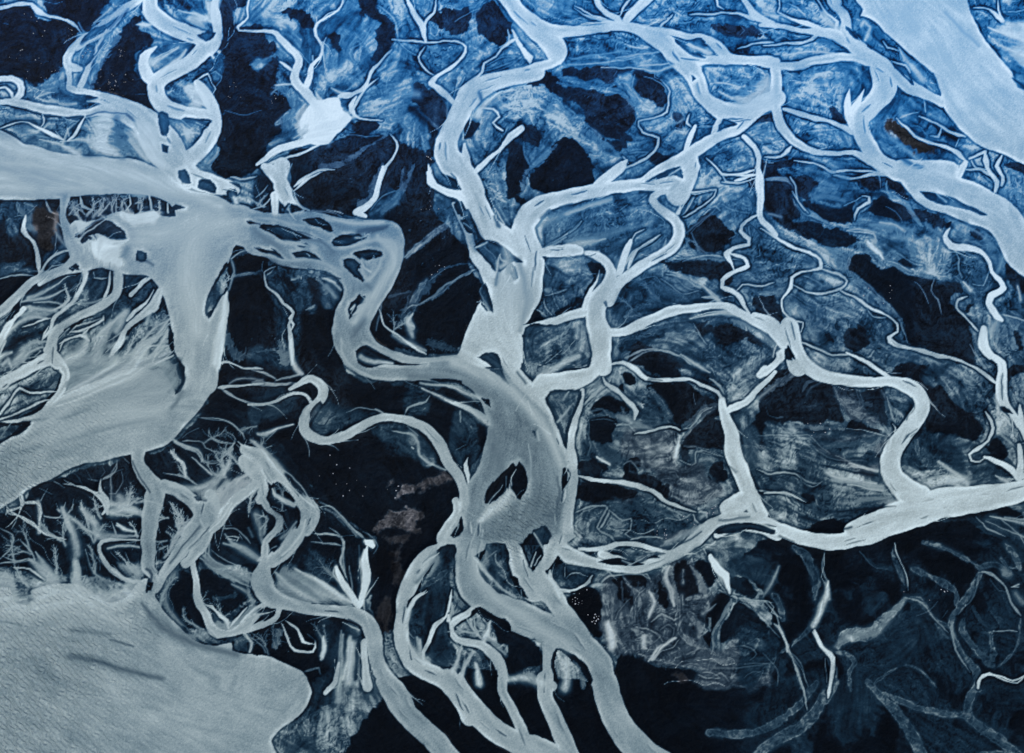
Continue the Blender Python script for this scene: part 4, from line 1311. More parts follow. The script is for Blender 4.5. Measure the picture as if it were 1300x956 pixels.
J t .7 : 620 560 6 690 540 8 720 500 6
J t .6 : 790 630 8 860 690 14
J s .75 : 700 630 10 760 680 18 740 730 16
J s .85 : 1250 640 16 1255 700 40 1240 790 14
J F .45 : 900 560 30 900 640 40 920 720 30
J F .5 : 1180 560 40 1220 620 40 1250 660 30
K i .02 : 300 425 330 310 400 240 500 155 540 220 565 290 550 405 520 390 490 335 440 330 400 380 330 430
K s .82 : 445 325 8 440 385 36 400 430 50 320 490 50 260 550 26
K s .82 : 470 340 10 510 390 16
K s .82 : 522 190 5 480 255 12 480 310 16
K i .02 : 828 345 835 190 850 180 885 220 870 250 860 300
K s .8 : 858 195 7 876 240 12
K b .4 : 800 380 10 795 500 14
K b .12 : 712 595 20 742 650 26
K i .02 : 550 720 630 630 700 720 700 780 630 890 590 850 560 780
K s .85 : 540 740 16 590 850 26
K s .85 : 650 760 8 618 860 20
K s .85 : 684 780 8 645 850 12
K i .02 : 230 790 370 725 390 760 410 850 410 940 360 950 300 870 280 820
K s .85 : 222 800 12 280 860 28 340 950 24
K s .5 : 300 812 10 380 762 12
K s .7 : 130 420 16 60 560 20 10 650 20
K s .66 : 200 700 14 280 500 14 420 300 8
K s .64 : 600 20 10 620 200 14 600 380 20
K b .48 : 560 60 30 660 300 30 560 500 30
L v .3 : 360 30 40 450 100 60 510 250 60 510 380 40
L s .95 : 600 260 14 590 350 46 540 480 56 500 570 46
L t .7 : 575 50 6 570 150 6 550 230 6 580 280 8
L v .3 : 490 570 30 420 640 30 350 710 24
L s .55 : 270 160 25 200 290 50 170 345 30
L v .32 : 230 350 50 270 430 40 290 520 30
L t .66 : 0 370 8 100 390 6 200 400 8 225 440 8 210 470 6 280 510 12
L t .5 : 0 400 6 80 440 6 180 550 6 270 640 8
L s .85 : 230 550 10 270 575 26 300 650 18 320 740 18
L v .32 : 320 740 20 380 830 25 410 990 30
L t .5 : 350 770 6 420 870 6 460 990 6
L s .85 : 500 610 22 540 690 36 600 750 46
L v .45 : 600 760 40 640 850 50 620 1000 60
L v .36 : 620 740 16 720 760 30 780 820 40 740 880 30 750 1000 40
L v .5 : 670 710 30 720 640 80 800 620 100 900 610 90 960 530 70 1050 470 60 1130 370 30
L s .85 : 760 640 22 770 665 26
L v .38 : 1060 30 40 1070 110 60 1110 210 50 1140 300 20
L t .72 : 1060 0 16 1100 140 8 1140 220 8 1150 320 6
L s .22 : 860 110 30 960 160 40 1040 180 40
L g .16 : 0 600 200 620 260 720 230 860 120 956 0 956
L t .42 : 20 830 5 120 820 5 230 820 6 240 740 6
L t .4 : 100 900 5 160 870 5 130 950
L t .42 : 0 700 12 70 720 10 110 760 10 60 800 8
M v .36 : 520 180 40 620 210 40 740 270 45 830 330 30 820 430 25
M v .38 : 490 370 20 570 380 30 640 460 40 720 540 25 780 570 30
M v .3 : 690 550 14 770 650 20
M v .36 : 600 -10 30 760 40 30 900 110 30 1000 180 25
M v .38 : 990 200 40 930 320 60 870 420 60 800 500 40 790 560 40
M s .62 : 800 560 26 810 640 36
M v .38 : 820 660 50 870 770 60 960 870 60 980 1000 60
M v .32 : 880 520 30 870 600 40 960 720 50 1020 780 50 1080 830 70
M v .4 : 1080 600 14 1060 620 30 1080 720 40 1090 800 50
M t .55 : 1080 600 8 1180 600 12 1250 610 12
M t .55 : 1000 190 16 1080 220 16 1160 290 18 1200 400 20 1270 500 20
M v .3 : 1270 520 20 1260 660 16 1210 760 14 1100 860 10
M s .25 : 940 430 25 1000 540 40 1080 570 40
M t .75 : 980 960 26 1010 900 18 1060 885 12 1150 930 12 1250 950 12 1310 890 12
M v .36 : 1160 0 40 1230 90 50 1270 180 50
M s .5 : 1150 210 30 1210 220 20
M t .8 : 1200 300 5 1260 300 6
M t .4 : 730 510 5 770 460 6
M v .3 : 1000 160 30 1100 150 50 1200 200 50
M g .12 : 960 -20 1296 -20 1320 200 1200 180 1100 100
# ---- further small forms, lower middle
D2 v .45 : 450 420 20 500 600 30 520 720 30
D2 v .4 : 560 360 20 640 480 40 600 600 40 700 700 40
D2 v .4 : 860 460 30 840 620 30 900 700 30 1000 740 20
D2 v .42 : 640 760 14 780 800 14 900 830 14
D2 v .4 : 900 560 60 960 640 40
D2 t .55 : 700 600 8 760 560 8 820 590 8 860 560
D2 t .5 : 620 620 8 700 640 8 760 700 8
D2 v .35 : 1100 730 30 1180 740 60 1240 690 40
D2 t .5 : 940 860 8 1000 880 8 1060 850 8 1100 900 8
# ---- finer sheets, upper and middle
N s .97 : 250 70 20 285 80 24
N s .5 : 300 20 20 250 60 30 290 100 16
N s .5 : 540 150 14 580 215 14
N s .42 : 800 250 14 760 320 30 700 400 40 640 520 40 590 610 30
N b .3 : 560 300 20 640 240 16 700 200 14
N i .3 : 610 210 720 165 725 200 660 240 590 280 555 300
N i .3 : 495 400 520 360 640 320 655 360 620 430 560 460 510 440
N i .28 : 508 500 565 505 540 545 512 580
N s .82 : 660 300 8 665 350 12 640 380 6
N s .8 : 640 410 8 700 330 6 730 290 4
N s .82 : 760 60 14 700 110 12 640 160 8
N b .35 : 880 60 16 800 140 24 760 200 20
N b .3 : 700 300 20 650 400 20 600 560 10
N F .85 : 230 660 20 300 690 24 380 700 20
N s .85 : 230 650 5 270 620 4
N s .85 : 255 670 5 300 630 4
N s .8 : 210 590 6 300 630 6 380 640 4
N F .8 : 330 660 30 420 720 30 520 710 20
N b .2 : 640 690 8 740 690 6
N b .2 : 500 690 24 600 700 16
N s .88 : 620 690 8 680 685 16
N F .8 : 470 880 30 440 940 30 420 990 20
N F .8 : 330 840 16 300 880 30 260 900 20
N s .85 : 380 900 8 420 950 14
N s .85 : 465 870 7 470 930 16
N i .1 : 590 830 620 870 650 930 640 956 560 940 540 890 560 850
N F .5 : 560 870 40 600 900 40 640 930 20
N b .3 : 880 790 12 930 830 14 945 890 8
N s .95 : 960 170 20 1020 175 30
N s .88 : 1000 400 30 1030 350 12 1050 335 5
N s .88 : 1060 400 14 1130 370 8 1225 320 4
N s .86 : 1080 500 14 1120 470 16 1165 450 5
N s .86 : 1200 440 40 1240 380 18 1275 340 14
N F .8 : 1180 620 40 1150 640 30
N t .4 : 930 650 5 1040 640 6
N t .35 : 20 160 5 60 170 5
# O
O t .85 : 420 -20 8 395 60 18 400 120 16 330 190 22 345 215 14 480 210 12 560 205 14
O t .7 : 510 0 8 460 40 8 430 70 6
O p .05 : 190 80 230 -10 300 -40 390 0 370 60 300 100 310 170 320 210 400 230 500 240 600 310 570 370 480 410 430 450 330 440 240 400 200 360 180 330 230 260 240 200 200 140
O g .42 : 430 440 560 400 600 420 540 440 460 460
O s .5 : 420 450 8 500 420 24 580 390 10
O s .9 : 580 580 6 640 580 14 700 582 4
O s .8 : 625 430 10 690 480 16
O p .04 : 660 90 720 60 860 150 850 195 770 180 700 140
O p .06 : 960 260 1010 240 1050 280 1050 350 1030 380 1010 330 960 310
O p .08 : 460 180 490 170 520 185 490 195
O s .9 : 625 195 10 635 200 12
O v .5 : 1250 200 20 1190 300 30 1140 420 50 1100 340 20
O t .55 : 1240 210 5 1180 300 5 1110 340 5 1110 400 6 1150 440 6
O g .5 : 1040 430 1100 400 1180 440 1180 560 1100 580 1040 540
O t .8 : 1060 0 7 1020 70 9 960 90 9 880 160 14
O s .8 : 850 380 10 845 410 14
O s .75 : 900 520 8 925 540 8
O s .85 : 600 240 6 650 290 20
O s .92 : 870 650 14 900 680 40
O s .9 : 980 610 14 1040 640 30 1100 640 20
O s .85 : 740 860 30 790 820 30
O i .3 : 790 850 815 850 820 890 780 930 740 920 790 880
O s .9 : 720 950 6 770 915 8
O v .5 : 700 640 60 740 720 60 700 780 50 600 850 50
O i .3 : 1040 690 1100 670 1110 760 1070 760 1040 730
O t .8 : 1110 780 20 1150 700 20 1220 600 14 1300 540 8
O F .6 : 1290 720 30 1220 770 30 1160 800 20
O p .04 : 1120 880 1180 835 1290 840 1330 860 1290 900 1160 920
O t .55 : 1080 930 5 1180 935 5 1300 930 5
O t .7 : 1060 630 6 1110 610 6
O s .4 : 250 760 6 380 790 10 500 760 6
O t .6 : 130 510 8 180 490 6 220 520 6 190 590 8 150 640 6
O s .95 : 150 380 16 165 400 16
O s .95 : 195 355 16 205 360 14
# P
P p .04 : 340 140 440 50 560 70 620 60 640 130 600 200 540 240 480 220 440 180
P p .03 : 660 110 740 50 790 10 850 100 890 170 880 280 830 310 720 270 680 200
P v .5 : 700 20 30 660 90 40 660 180 40 680 280 20
P t .6 : 520 150 5 600 100 6 700 60 5
P t .7 : 890 200 20 900 280 8 830 330 10
P c .84 : 920 200 10 950 280 30 1000 350 35 1040 420 36
P i .3 : 985 320 1020 275 1060 300 1110 370 1110 410 1070 430 1060 380 1030 340
P t .6 : 270 50 6 250 110 5 300 90
P t .65 : 0 40 8 80 100 14 120 160 14 150 290 10 210 350 6 270 380 6
P t .4 : 100 170 6 200 120 6 260 60 6
P v .42 : 120 300 30 60 400 50 0 470 50
P v .5 : 150 360 20 130 430 20 60 560 20 60 640 14
P s .55 : 280 650 60 160 640 100 40 700 80
P t .65 : 130 700 6 40 750 8 0 790 8
P b .04 : 220 740 50 300 800 60 380 900 60
P v .4 : 280 760 16 360 840 20 440 910 20
P s .45 : 480 700 20 470 800 20
P t .7 : 440 500 8 530 420 8 590 370 8
P t .55 : 800 340 5 900 320 5 1000 380 5 900 440 6 780 480 6 720 490 6
P t .5 : 740 450 4 850 400 4 960 390 4
P t .45 : 760 500 5 870 470 5 960 420 5
P b .3 : 710 700 30 690 640 30
P s .88 : 730 720 6 830 630 10
P p .04 : 610 850 640 840 690 860 640 940 600 940
P v .4 : 700 860 20 650 956 30
P v .42 : 940 640 16 1040 650 20 1160 640 20 1290 740 20
P v .42 : 920 820 40 930 740 30 980 640 20
P p .05 : 860 660 900 660 910 700 870 700
P p .05 : 990 530 1060 550 1120 600 1060 590
P p .06 : 980 880 1060 870 1120 930 1000 950
P v .4 : 600 560 30 500 620 20
P t .6 : 590 530 5 560 600 6
P s .86 : 1010 100 40 1060 110 30
# Q
Q s .88 : 140 150 8 250 150 12 350 140 14
Q t .82 : 50 40 6 100 60 10 180 110 18 270 130 20
Q t .75 : 60 10 6 50 50 6
Q t .6 : 130 0 8 130 70 8
Q t .6 : 120 10 6 170 10 6
Q t .5 : 680 20 8 700 60 8 710 100 6
Q F .8 : 720 100 14 680 140 20 650 180 16
Q s .88 : 570 155 10 610 160 16
Q t .45 : 720 20 6 760 70 6 860 70 6 900 20 6
Q t .45 : 500 60 8 520 110 6 600 110 6 660 60 6
Q s .88 : 810 300 8 870 330 30 960 370 24
Q b .3 : 770 290 14 860 380 16 940 400 16
Q s .85 : 390 310 8 470 325 14 550 330 14
Q s .75 : 330 400 10 460 380 12 560 370 10
Q s .7 : 130 440 8 350 420 8 520 390 8
Q s .8 : 480 460 8 600 450 16 700 430 16
Q b .25 : 590 370 10 640 400 16 680 415 10
Q b .3 : 700 440 14 730 450 14
Q p .04 : 0 480 150 465 300 470 440 480 520 500 560 520 620 560 680 620 670 690 600 700 540 660 480 600 460 540 360 500 300 560 200 560 100 570 40 540
Q g .38 : 340 510 440 490 470 540 450 600 380 600 330 570
Q p .04 : 0 590 120 610 220 640 360 660 430 720 460 790 420 840 300 840 220 870 240 950 160 860 90 740 40 700 -20 690
Q v .42 : 0 560 20 120 600 24 250 620 24 380 640 24 460 720 24 530 770 24
Q v .42 : 340 560 30 430 640 24 480 720 20 560 750 20
Q t .6 : 460 510 8 440 600 8 500 690 6 560 740 6
Q t .55 : 340 490 5 320 520 6
Q t .6 : 530 520 10 590 540 8 660 590 10 690 630 14 690 700 14 620 780 10 540 810 8 480 810 10 460 860 10
Q t .55 : 600 480 6 600 530 6 680 560 6 700 640 6
Q v .4 : 480 820 16 500 880 20 540 940 20
Q v .45 : 660 900 60 640 850 40
Q F .6 : 700 860 30 760 840 40 800 810 40
Q F .6 : 740 900 30 790 880 40 800 930 30
Q t .45 : 780 640 6 860 640 8 930 700 6 960 760 6 1010 790 5
Q t .5 : 740 650 8 720 700 8 800 790 6
Q t .4 : 850 830 6 940 790 6 1000 800 6 950 860 5
Q t .78 : 840 780 12 820 830 14 850 860 10
Q t .65 : 870 880 5 960 865 7 1000 860 5
Q t .55 : 960 190 6 940 170 8 980 150 6
Q t .8 : 1190 330 6 1250 310 8 1330 300 8
Q t .5 : 1190 180 6 1220 210 6 1190 240 5
Q s .55 : 1040 600 6 1100 560 8 1250 560 20 1270 620 30
Q s .82 : 975 575 8 1080 575 10 1190 605 6
Q v .42 : 0 740 20 100 840 40 220 940 50
# Z
Z i .1 : 485 265 540 250 640 260 700 300 740 330 700 350 640 340 580 310 530 290
Z i .1 : 620 330 690 330 760 350 680 360
Z i .1 : 740 385 790 370 830 390 790 400
Z i .1 : 400 225 430 222 470 238 420 240
Z i .1 : 700 430 740 425 810 430 870 480 810 475 740 460
Z i .1 : 780 215 830 200 900 195 950 240 990 290 960 300 900 260 830 240
Z i .1 : 560 410 590 420 640 465 610 460
Z i .1 : 480 405 510 410 520 425 490 420
Z b .25 : 740 290 10 820 310 10 920 350 6
Z b .2 : 860 330 6 910 355 6
Z s .78 : 640 275 6 720 310 8 770 330 6
Z s .78 : 800 440 6 830 460 14
Z F .7 : 920 350 20 870 330 20 840 300 20
Z i .08 : 990 350 1050 320 1140 315 1190 340 1150 360 1060 380 1020 380
Z b .3 : 1200 330 20 1260 290 30 1330 270 20
Z F .7 : 1240 310 20 1180 340 30 1140 340 20
Z i .08 : 1130 450 1180 430 1290 420 1330 450 1290 470 1200 490
Z F .7 : 1270 470 20 1230 500 40 1190 480 20
Z i .08 : 1050 500 1090 480 1150 500 1180 540 1140 560 1080 545
Z i .08 : 1090 555 1140 560 1210 620 1190 635 1150 590
Z s .8 : 1180 490 8 1210 540 10 1250 560 20
Z s .3 : 290 470 20 360 450 30 410 425 10
Z s .75 : 290 480 8 350 440 10 410 420 4
Z s .7 : 230 590 6 290 620 8 300 580 6
Z s .7 : 240 640 8 280 600 8
Z v .35 : 320 600 20 420 580 16 500 580 20
Z t .65 : 590 530 7 560 570 8 530 590 10 515 620 12 520 660 14 600 710 14 640 780 14 670 800 14
Z t .8 : 670 790 16 720 850 16 690 890 16 720 930 14 690 980 14
Z t .5 : 510 500 6 500 560 8 520 590 8
Z g .22 : 620 560 790 560 820 640 830 720 860 800 820 840 750 870 740 956 660 956 640 850 620 700
Z s .85 : 700 630 6 725 625 6
Z s .9 : 765 600 6 770 620 8
Z s .6 : 800 840 8 850 815 16
Z s .9 : 930 605 10 970 630 16 1010 650 10
Z g .25 : 900 560 1000 600 1040 660 1030 760 960 850 920 820 920 680
Z F .5 : 880 600 20 930 660 30 980 700 30
Z b .2 : 900 570 14 1040 620 14
Z i .04 : 1090 830 1110 780 1140 760 1170 720 1210 750 1210 780 1160 800 1120 860 1100 880
Z s .82 : 1110 860 6 1140 800 20 1110 830 20
Z s .72 : 1180 730 6 1215 760 10 1200 800 8 1160 810 6
Z i .2 : 250 60 290 30 340 60 290 100
Z s .9 : 310 60 26 320 90 30
Z i .2 : 350 60 420 50 540 110 550 160 480 150 420 130 350 100
Z F .7 : 520 120 20 460 90 30 400 60 30
Z F .7 : 540 30 20 500 70 20 470 110 20
Z i .2 : 130 -10 180 -10 180 30 140 20
Z i .15 : 640 150 680 100 770 150 720 160
Z F .7 : 690 110 20 680 140 20
Z s .5 : 850 150 20 980 160 12 1050 190 6
Z t .55 : 720 60 8 800 140 8 860 150 6
Z s .8 : 1000 150 6 1060 170 8
# S
S v .5 : 490 170 20 470 230 30 380 310 34 280 390 34 190 470 30
S s .8 : 250 430 14 290 390 14
S v .35 : 330 630 30 280 700 50 230 780 60
S t .5 : 650 560 14 560 610 20 460 660 20 380 740 14 280 790 10
S t .65 : 660 560 12 600 600 10
S t .5 : 460 550 6 400 600 8 340 640 6
S t .65 : 280 790 6 220 800 8 180 850 10
S v .5 : 250 830 20 200 900 60 240 956 60
S s .85 : 240 855 14 200 920 30 240 940 20
S v .3 : 80 740 14 200 700 10
S i .15 : 530 80 570 85 605 130 600 180 570 180 545 130
S i .15 : 570 205 620 205 670 290 670 320 610 290 590 260
S s .8 : 590 230 8 640 270 6
S s .8 : 600 295 8 650 310 6
S s .8 : 575 190 8 610 175 6
S v .35 : 510 110 20 560 230 24 600 320 24
S i .25 : 655 410 720 350 780 360 880 430 1000 500 930 490 860 520 820 570 790 540 740 500 690 440
S b .05 : 660 400 10 720 355 8 800 365 8 900 430 12 990 495 8
S s .85 : 840 455 8 850 490 14 880 500 30 840 540 30
S s .85 : 820 560 14 800 600 20
S b .3 : 890 510 20 900 570 20
S b .2 : 935 530 16 950 580 20
S s .85 : 915 520 6 925 560 8
S i .15 : 715 660 735 640 770 730 790 830 750 840 710 790
S F .75 : 700 760 20 740 800 30 770 850 30
S s .5 : 700 700 10 760 820 30
S b .4 : 800 190 30 830 260 20
S s .85 : 800 130 8 830 180 14 860 240 14
S p .05 : 720 30 780 60 800 150 780 160 740 90
S v .4 : 860 100 16 930 150 14 1000 160 8
S p .04 : 860 20 900 60 980 110 1020 90 960 40 1000 -10 900 -20
S b .4 : 1180 150 30 1120 200 30
S b .3 : 1250 120 16 1330 100 16
S F .6 : 1290 330 20 1220 370 20 1160 400 16
S t .7 : 1290 335 5 1220 365 7 1160 405 8
S s .55 : 1170 690 40 1160 700 40
S t .6 : 1290 690 5 1230 720 6 1150 735 6
S t .7 : 1140 770 6 1150 820 10 1190 870 12
S t .6 : 1225 790 6 1240 830 5
# T
T b .35 : 0 120 16 150 80 20 260 50 10
T b .2 : 100 95 6 170 80 6
T s .75 : 0 180 30 150 120 30 300 70 20
T s .4 : 100 330 40 250 320 60 400 270 80
T s .75 : 0 390 60 120 370 40 260 350 14
T s .6 : 220 150 6 250 200 8 230 140
T t .7 : 20 310 6 60 280 6 100 225 5
T t .6 : 360 150 5 410 110 5
T t .6 : 495 80 5 545 45 5
T t .8 : 530 275 7 470 305 12 440 350 16
T s .88 : 440 370 20 400 440 50 370 520 60 340 590 40
T t .82 : 640 315 6 560 365 10 490 410 20 440 480 30 420 540 30
T t .5 : 650 330 5 590 380 5 500 420
T t .7 : 680 340 10 660 400 20
T F .7 : 780 80 20 770 120 30 750 160 20
T s .85 : 820 90 6 780 130 14 760 170 20
T t .8 : 880 40 10 850 110 10 790 180 12
T t .78 : 1020 10 7 1000 60 7 920 120 8 810 190 12
T t .7 : 780 10 14 830 30 10 880 40 10 960 20 7 1020 15 5
T s .8 : 930 180 6 980 140 6
T t .45 : 840 300 6 960 190 6 1050 100 5
T t .7 : 1050 150 8 1020 120 6 980 130 6
T g .33 : 1070 60 1150 20 1250 60 1250 160 1150 180 1080 150
T t .5 : 1060 110 6 1140 150 6 1240 160 6
T b .15 : 480 650 6 520 780 6 560 790
T F .45 : 360 750 40 450 830 60 400 880 50
T F .4 : 470 620 40 560 700 60 640 780 50
T F .4 : 600 620 30 700 680 40 800 740 20
T t .6 : 670 590 6 740 600 6 830 620 6 880 660 8
T t .55 : 640 620 5 720 670 7 790 720 7 900 700 7
T s .7 : 870 660 8 950 680 12 1040 740 24
T s .8 : 920 745 6 1010 740 14 1070 780 24
T v .42 : 1080 470 24 960 460 30 860 480 24 720 500 14
T t .65 : 1080 460 10 960 455 8 860 480 10 790 505 8
T t .4 : 720 440 10 800 480 8 900 470
T t .5 : 520 620 4 600 600 4 640 640 4
T t .65 : 1110 350 6 1150 325 5
T s .84 : 850 885 6 950 855 10 1090 840 20
T b .3 : 980 830 6 1090 830 8
T s .8 : 90 430 8 150 420 14 220 430 20
T b .3 : 100 450 6 160 455 8 200 440 6
T b .2 : 250 780 10 260 800 8
T t .6 : 1180 680 12 1210 655 10 1290 655 8
T s .45 : 850 300 12 900 400 14 960 440 14
T F .5 : 800 330 30 880 370 40 900 420 30
T t .6 : 110 570 5 150 590 6 200 580 5
# U
U v .45 : 250 0 40 280 90 44 350 170 44 430 215 40 500 230 30
U t .7 : 250 10 14 290 80 10 360 170 8
U v .45 : 690 200 30 700 150 34 780 100 34 780 60 24
U t .78 : 680 205 10 690 150 10 730 110 10 790 90 8 770 55 10 730 50 8 680 80 6 600 110 6
U v .45 : 860 10 30 960 70 30 1040 120 40 1080 200 40 1120 270 40
U v .4 : 1110 90 20 1060 130 20
U F .5 : 1170 210 20 1160 250 30 1230 290 40 1270 320 20
U g .4 : 380 40 430 10 560 10 700 0 740 40 600 100 560 110 480 80
U s .5 : 400 60 30 500 50 40 600 80 30
U p .06 : 150 230 260 210 400 230 480 260 600 300 720 350 560 390 430 370 300 310 200 270
U p .04 : 60 60 140 30 230 20 260 100 320 190 180 200 120 150 80 120
U s .55 : 80 170 20 170 200 30
U s .97 : 760 360 30 800 410 50 850 440 50 870 480 16
U t .8 : 620 290 6 720 300 12 800 310 10 830 350 10
U s .75 : 850 230 20 960 250 20 1020 290 20
U s .6 : 940 330 40 1080 350 40
U v .42 : 880 490 30 980 530 30 1080 580 30 1180 610 30 1290 600 24
U t .7 : 900 500 8 980 520 8 1060 570 8
U v .45 : 620 540 40 650 470 30 700 430 20 780 440 30 860 530 50
U v .42 : 640 580 50 740 660 50 840 760 50 950 870 50 990 930 30
U s .5 : 1260 400 80 1240 500 40
U t .5 : 960 440 6 1060 500 8 1140 520 8
U g .38 : 330 620 480 600 600 640 580 690 420 720 300 690
U s .6 : 330 600 8 440 650 16
U t .4 : 240 720 5 380 800 6 600 760 5
U s .35 : 360 760 60 460 860 80 600 860 80
U v .4 : 30 720 20 120 690 20 180 740 14
U t .5 : 20 380 6 30 460 6 0 470
U t .45 : 90 410 6 140 370 6 200 400 5 160 430
U t .6 : 330 540 5 280 580 8 240 620 10
U t .7 : 280 400 6 340 420 6 400 440 8
U b .03 : 750 490 10 800 560 8 960 720 8
# V
V s .8 : 380 130 12 440 170 26 465 230 26 460 280 20
V t .6 : 335 310 7 345 330 7 380 315 6 420 320 6 450 350 6 480 380 6 540 375 6
V s .7 : 410 290 20 440 310 16
V F .5 : 480 320 20 540 330 20 600 350 20
V s .9 : 510 180 6 520 210 8
V s .85 : 480 190 5 530 185 5
V t .78 : 560 370 8 620 345 10 700 330 12 770 360 12
V v .36 : 790 450 20 800 390 24 880 310 30 960 220 40 1040 200 30
V t .6 : 780 350 7 840 340 7 890 280 8 930 230 7 1000 200 6
V t .55 : 740 380 6 750 450 6 760 410
V s .95 : 765 440 10 750 500 26 745 540 24
V s .95 : 205 540 10 240 565 16 285 600 14
V p .02 : 390 600 430 560 500 560 520 590 440 590 430 620 480 650 600 670 680 760 720 830 640 790 560 700 440 690 400 650
V v .32 : 520 590 16 430 590 14 430 640 14 500 650 14 620 680 16
V t .6 : 800 470 7 880 475 8 890 500 6
V t .5 : 890 480 6 960 490 6 1070 540 8
V t .6 : 770 560 6 850 600 6 880 580 6 880 510 7 940 500 6 1030 530 7
V v .32 : 580 100 40 640 160 40 700 260 30
V t .4 : 190 210 6 250 220 8 280 260 6
V t .4 : 150 290 5 150 430 5 170 480 5
V t .4 : 170 290 5 250 280 6 330 300 5
V t .4 : 580 560 6 620 530 6 690 530 6
V t .4 : 700 650 5 740 650 5 760 680 5
V F .4 : 680 440 30 620 460 30 560 480 20
V v .3 : 960 640 30 1000 700 20 940 760 20
V t .45 : 880 180 12 870 100 10
V t .5 : 240 640 5 230 680 5
V s .55 : 740 820 8 760 830 8
V F .5 : 850 850 10 950 840 20 1040 850 20
V t .55 : 1050 870 5 1080 920 6
# W
W g .3 : 400 430 880 400 830 500 820 600 700 590 560 530 450 500
W s .45 : 240 330 20 440 350 30 600 350 20
W s .35 : 460 480 40 600 450 60 820 450 60
W t .7 : 620 345 6 740 360 6 870 400 10
W s .5 : 540 530 10 620 560 14 660 590 14
W s .85 : 640 585 14 740 615 20 830 640 16
W b .1 : 440 600 10 640 640 20 830 670 24
W s .78 : 480 650 14 540 680 26 640 700 20 820 720 16
W s .8 : 620 730 10 740 750 12 860 770 12
W s .65 : 520 700 30 700 720 30 860 740 30
W g .28 : 400 800 520 720 700 760 860 780 960 860 800 900 500 920 400 900
W s .5 : 640 860 30 800 830 50 900 830 50
W b .08 : 560 920 20 760 900 24 960 880 10
W p .02 : 370 800 400 790 400 840 360 850
W t .75 : 10 765 10 90 785 12 200 800 12 260 830 8
W t .7 : 200 800 8 220 850 7 250 870 5
W t .7 : 250 790 7 310 820 7 350 850 5
W t .6 : 240 830 6 300 880 5
W t .65 : 20 630 10 100 660 12 200 650 12 270 660 10 310 700 10
W t .5 : 300 700 8 380 740 8 450 710 6
W v .34 : 30 470 40 140 520 50 240 570 40
W t .45 : 0 390 5 200 395 6 360 400 6 430 460 8 500 520 6
W t .4 : 80 430 8 180 460 10 260 410 8
W v .36 : 60 310 30 150 400 20
W t .4 : 150 310 6 240 390 6
W v .4 : 530 60 20 560 140 30 640 220 40 780 290 40 880 350 30
W v .35 : 700 80 30 720 180 24 650 250 24
W v .38 : 850 90 20 920 200 30 930 300 20
W t .8 : 930 310 8 950 340 12 945 380 14
W t .6 : 860 310 10 900 370 8
W s .3 : 340 120 20 380 60 20 460 20 16
W F .3 : 350 200 20 400 190 30
W t .35 : 60 200 6 80 260 6 180 275 5
W F .35 : 120 270 10 180 270 10
W g .34 : 870 80 1040 90 1090 160 1060 250 980 340 930 220
W b .45 : 1070 140 20 1090 200 20 1040 260 16
W p .02 : 640 300 740 310 780 350 700 360 620 330
W p .02 : 800 350 860 345 880 385 820 380
W b .45 : 1050 400 14 1110 370 8
W v .33 : 1100 430 40 1120 550 40
W s .55 : 970 640 14 1010 700 24 1100 740 30
# X
X s .88 : 0 240 20 80 290 30 180 360 30 250 400 30
X s .85 : 150 150 20 130 210 20 190 290 30 240 370 30
X s .6 : 180 30 14 200 130 18 210 230 16
X s .92 : 340 40 20 320 140 40 350 240 60 330 340 50 310 420 36
X b .06 : 260 250 16 290 340 10
X s .55 : 240 150 10 260 320 14
X b .1 : 230 520 10 320 580 10
X s .8 : 190 540 8 300 600 14
X b .15 : 300 640 20 280 800 30 280 940 30
X s .82 : 240 640 30 230 780 34 200 930 36
X s .55 : 180 600 14 170 760 20 140 930 30
X s .88 : 60 660 14 70 720 30 40 800 16
X F .5 : 60 560 20 80 660 30 60 760 30
X i .05 : 620 450 640 390 720 330 770 320 700 360 650 410
X s .88 : 770 330 6 690 380 20 640 450 30 620 520 16
X i .1 : 830 40 960 10 950 130 960 220 880 250 800 220 830 150
X s .5 : 800 60 16 830 120 20 800 180 16
X b .35 : 700 200 20 720 180 14
X v .3 : 720 320 30 800 260 40 900 190 30
X i .04 : 700 350 900 290 920 330 890 440 840 530 780 580 740 540 740 440
X g .2 : 660 490 740 440 760 560 800 560 760 660 700 700 660 600
X i .16 : 655 500 730 440 750 520 790 560 790 640 740 720 660 640
X t .8 : 940 340 8 920 420 16 890 510 16 820 590 20 790 670 20 740 750 24
X F .7 : 930 360 24 940 430 40 930 500 20
X c .7 : 910 500 20 920 570 30 950 640 30 1030 680 36 1120 700 40 1200 770 50 1240 850 60
X c .7 : 1110 430 40 1040 470 36 950 520 30
X i .05 : 980 560 1040 510 1110 600 1060 620 1010 600
X s .65 : 970 570 8 1020 600 14 1090 620 12
X s .75 : 1040 510 8 1070 570 10 1120 630 14
X s .75 : 1090 520 6 1090 570 10 1140 650 16
X s .88 : 1200 540 16 1180 620 30 1150 660 26
X i .03 : 1080 450 1130 440 1240 500 1330 540 1330 740 1250 720 1200 660 1190 560 1130 590 1100 560 1060 500
X i .12 : 770 740 840 600 910 540 930 680 930 860 850 820 780 790
X s .8 : 1000 720 14 980 790 20 940 880 30
X s .78 : 1090 740 16 1040 830 24 1000 930 40
X i .02 : 950 860 1000 780 1010 830 980 900
X i .06 : 1090 780 1130 760 1200 820 1230 900 1230 960 1060 960 1060 860
X s .88 : 1110 820 12 1120 890 34 1130 956 50
X r .1 : 540 80 590 70 610 160 600 260 540 300 520 250
X r .09 : 400 480 500 400 520 480 500 600 440 560
X p .02 : 380 200 440 60 540 60 520 260 400 380
X t .4 : 340 480 4 400 560 4 430 640 4
X s .3 : 550 860 6 540 910 12
X b .1 : 640 700 8 660 800 10
X s .7 : 700 650 20 730 760 20
# Y
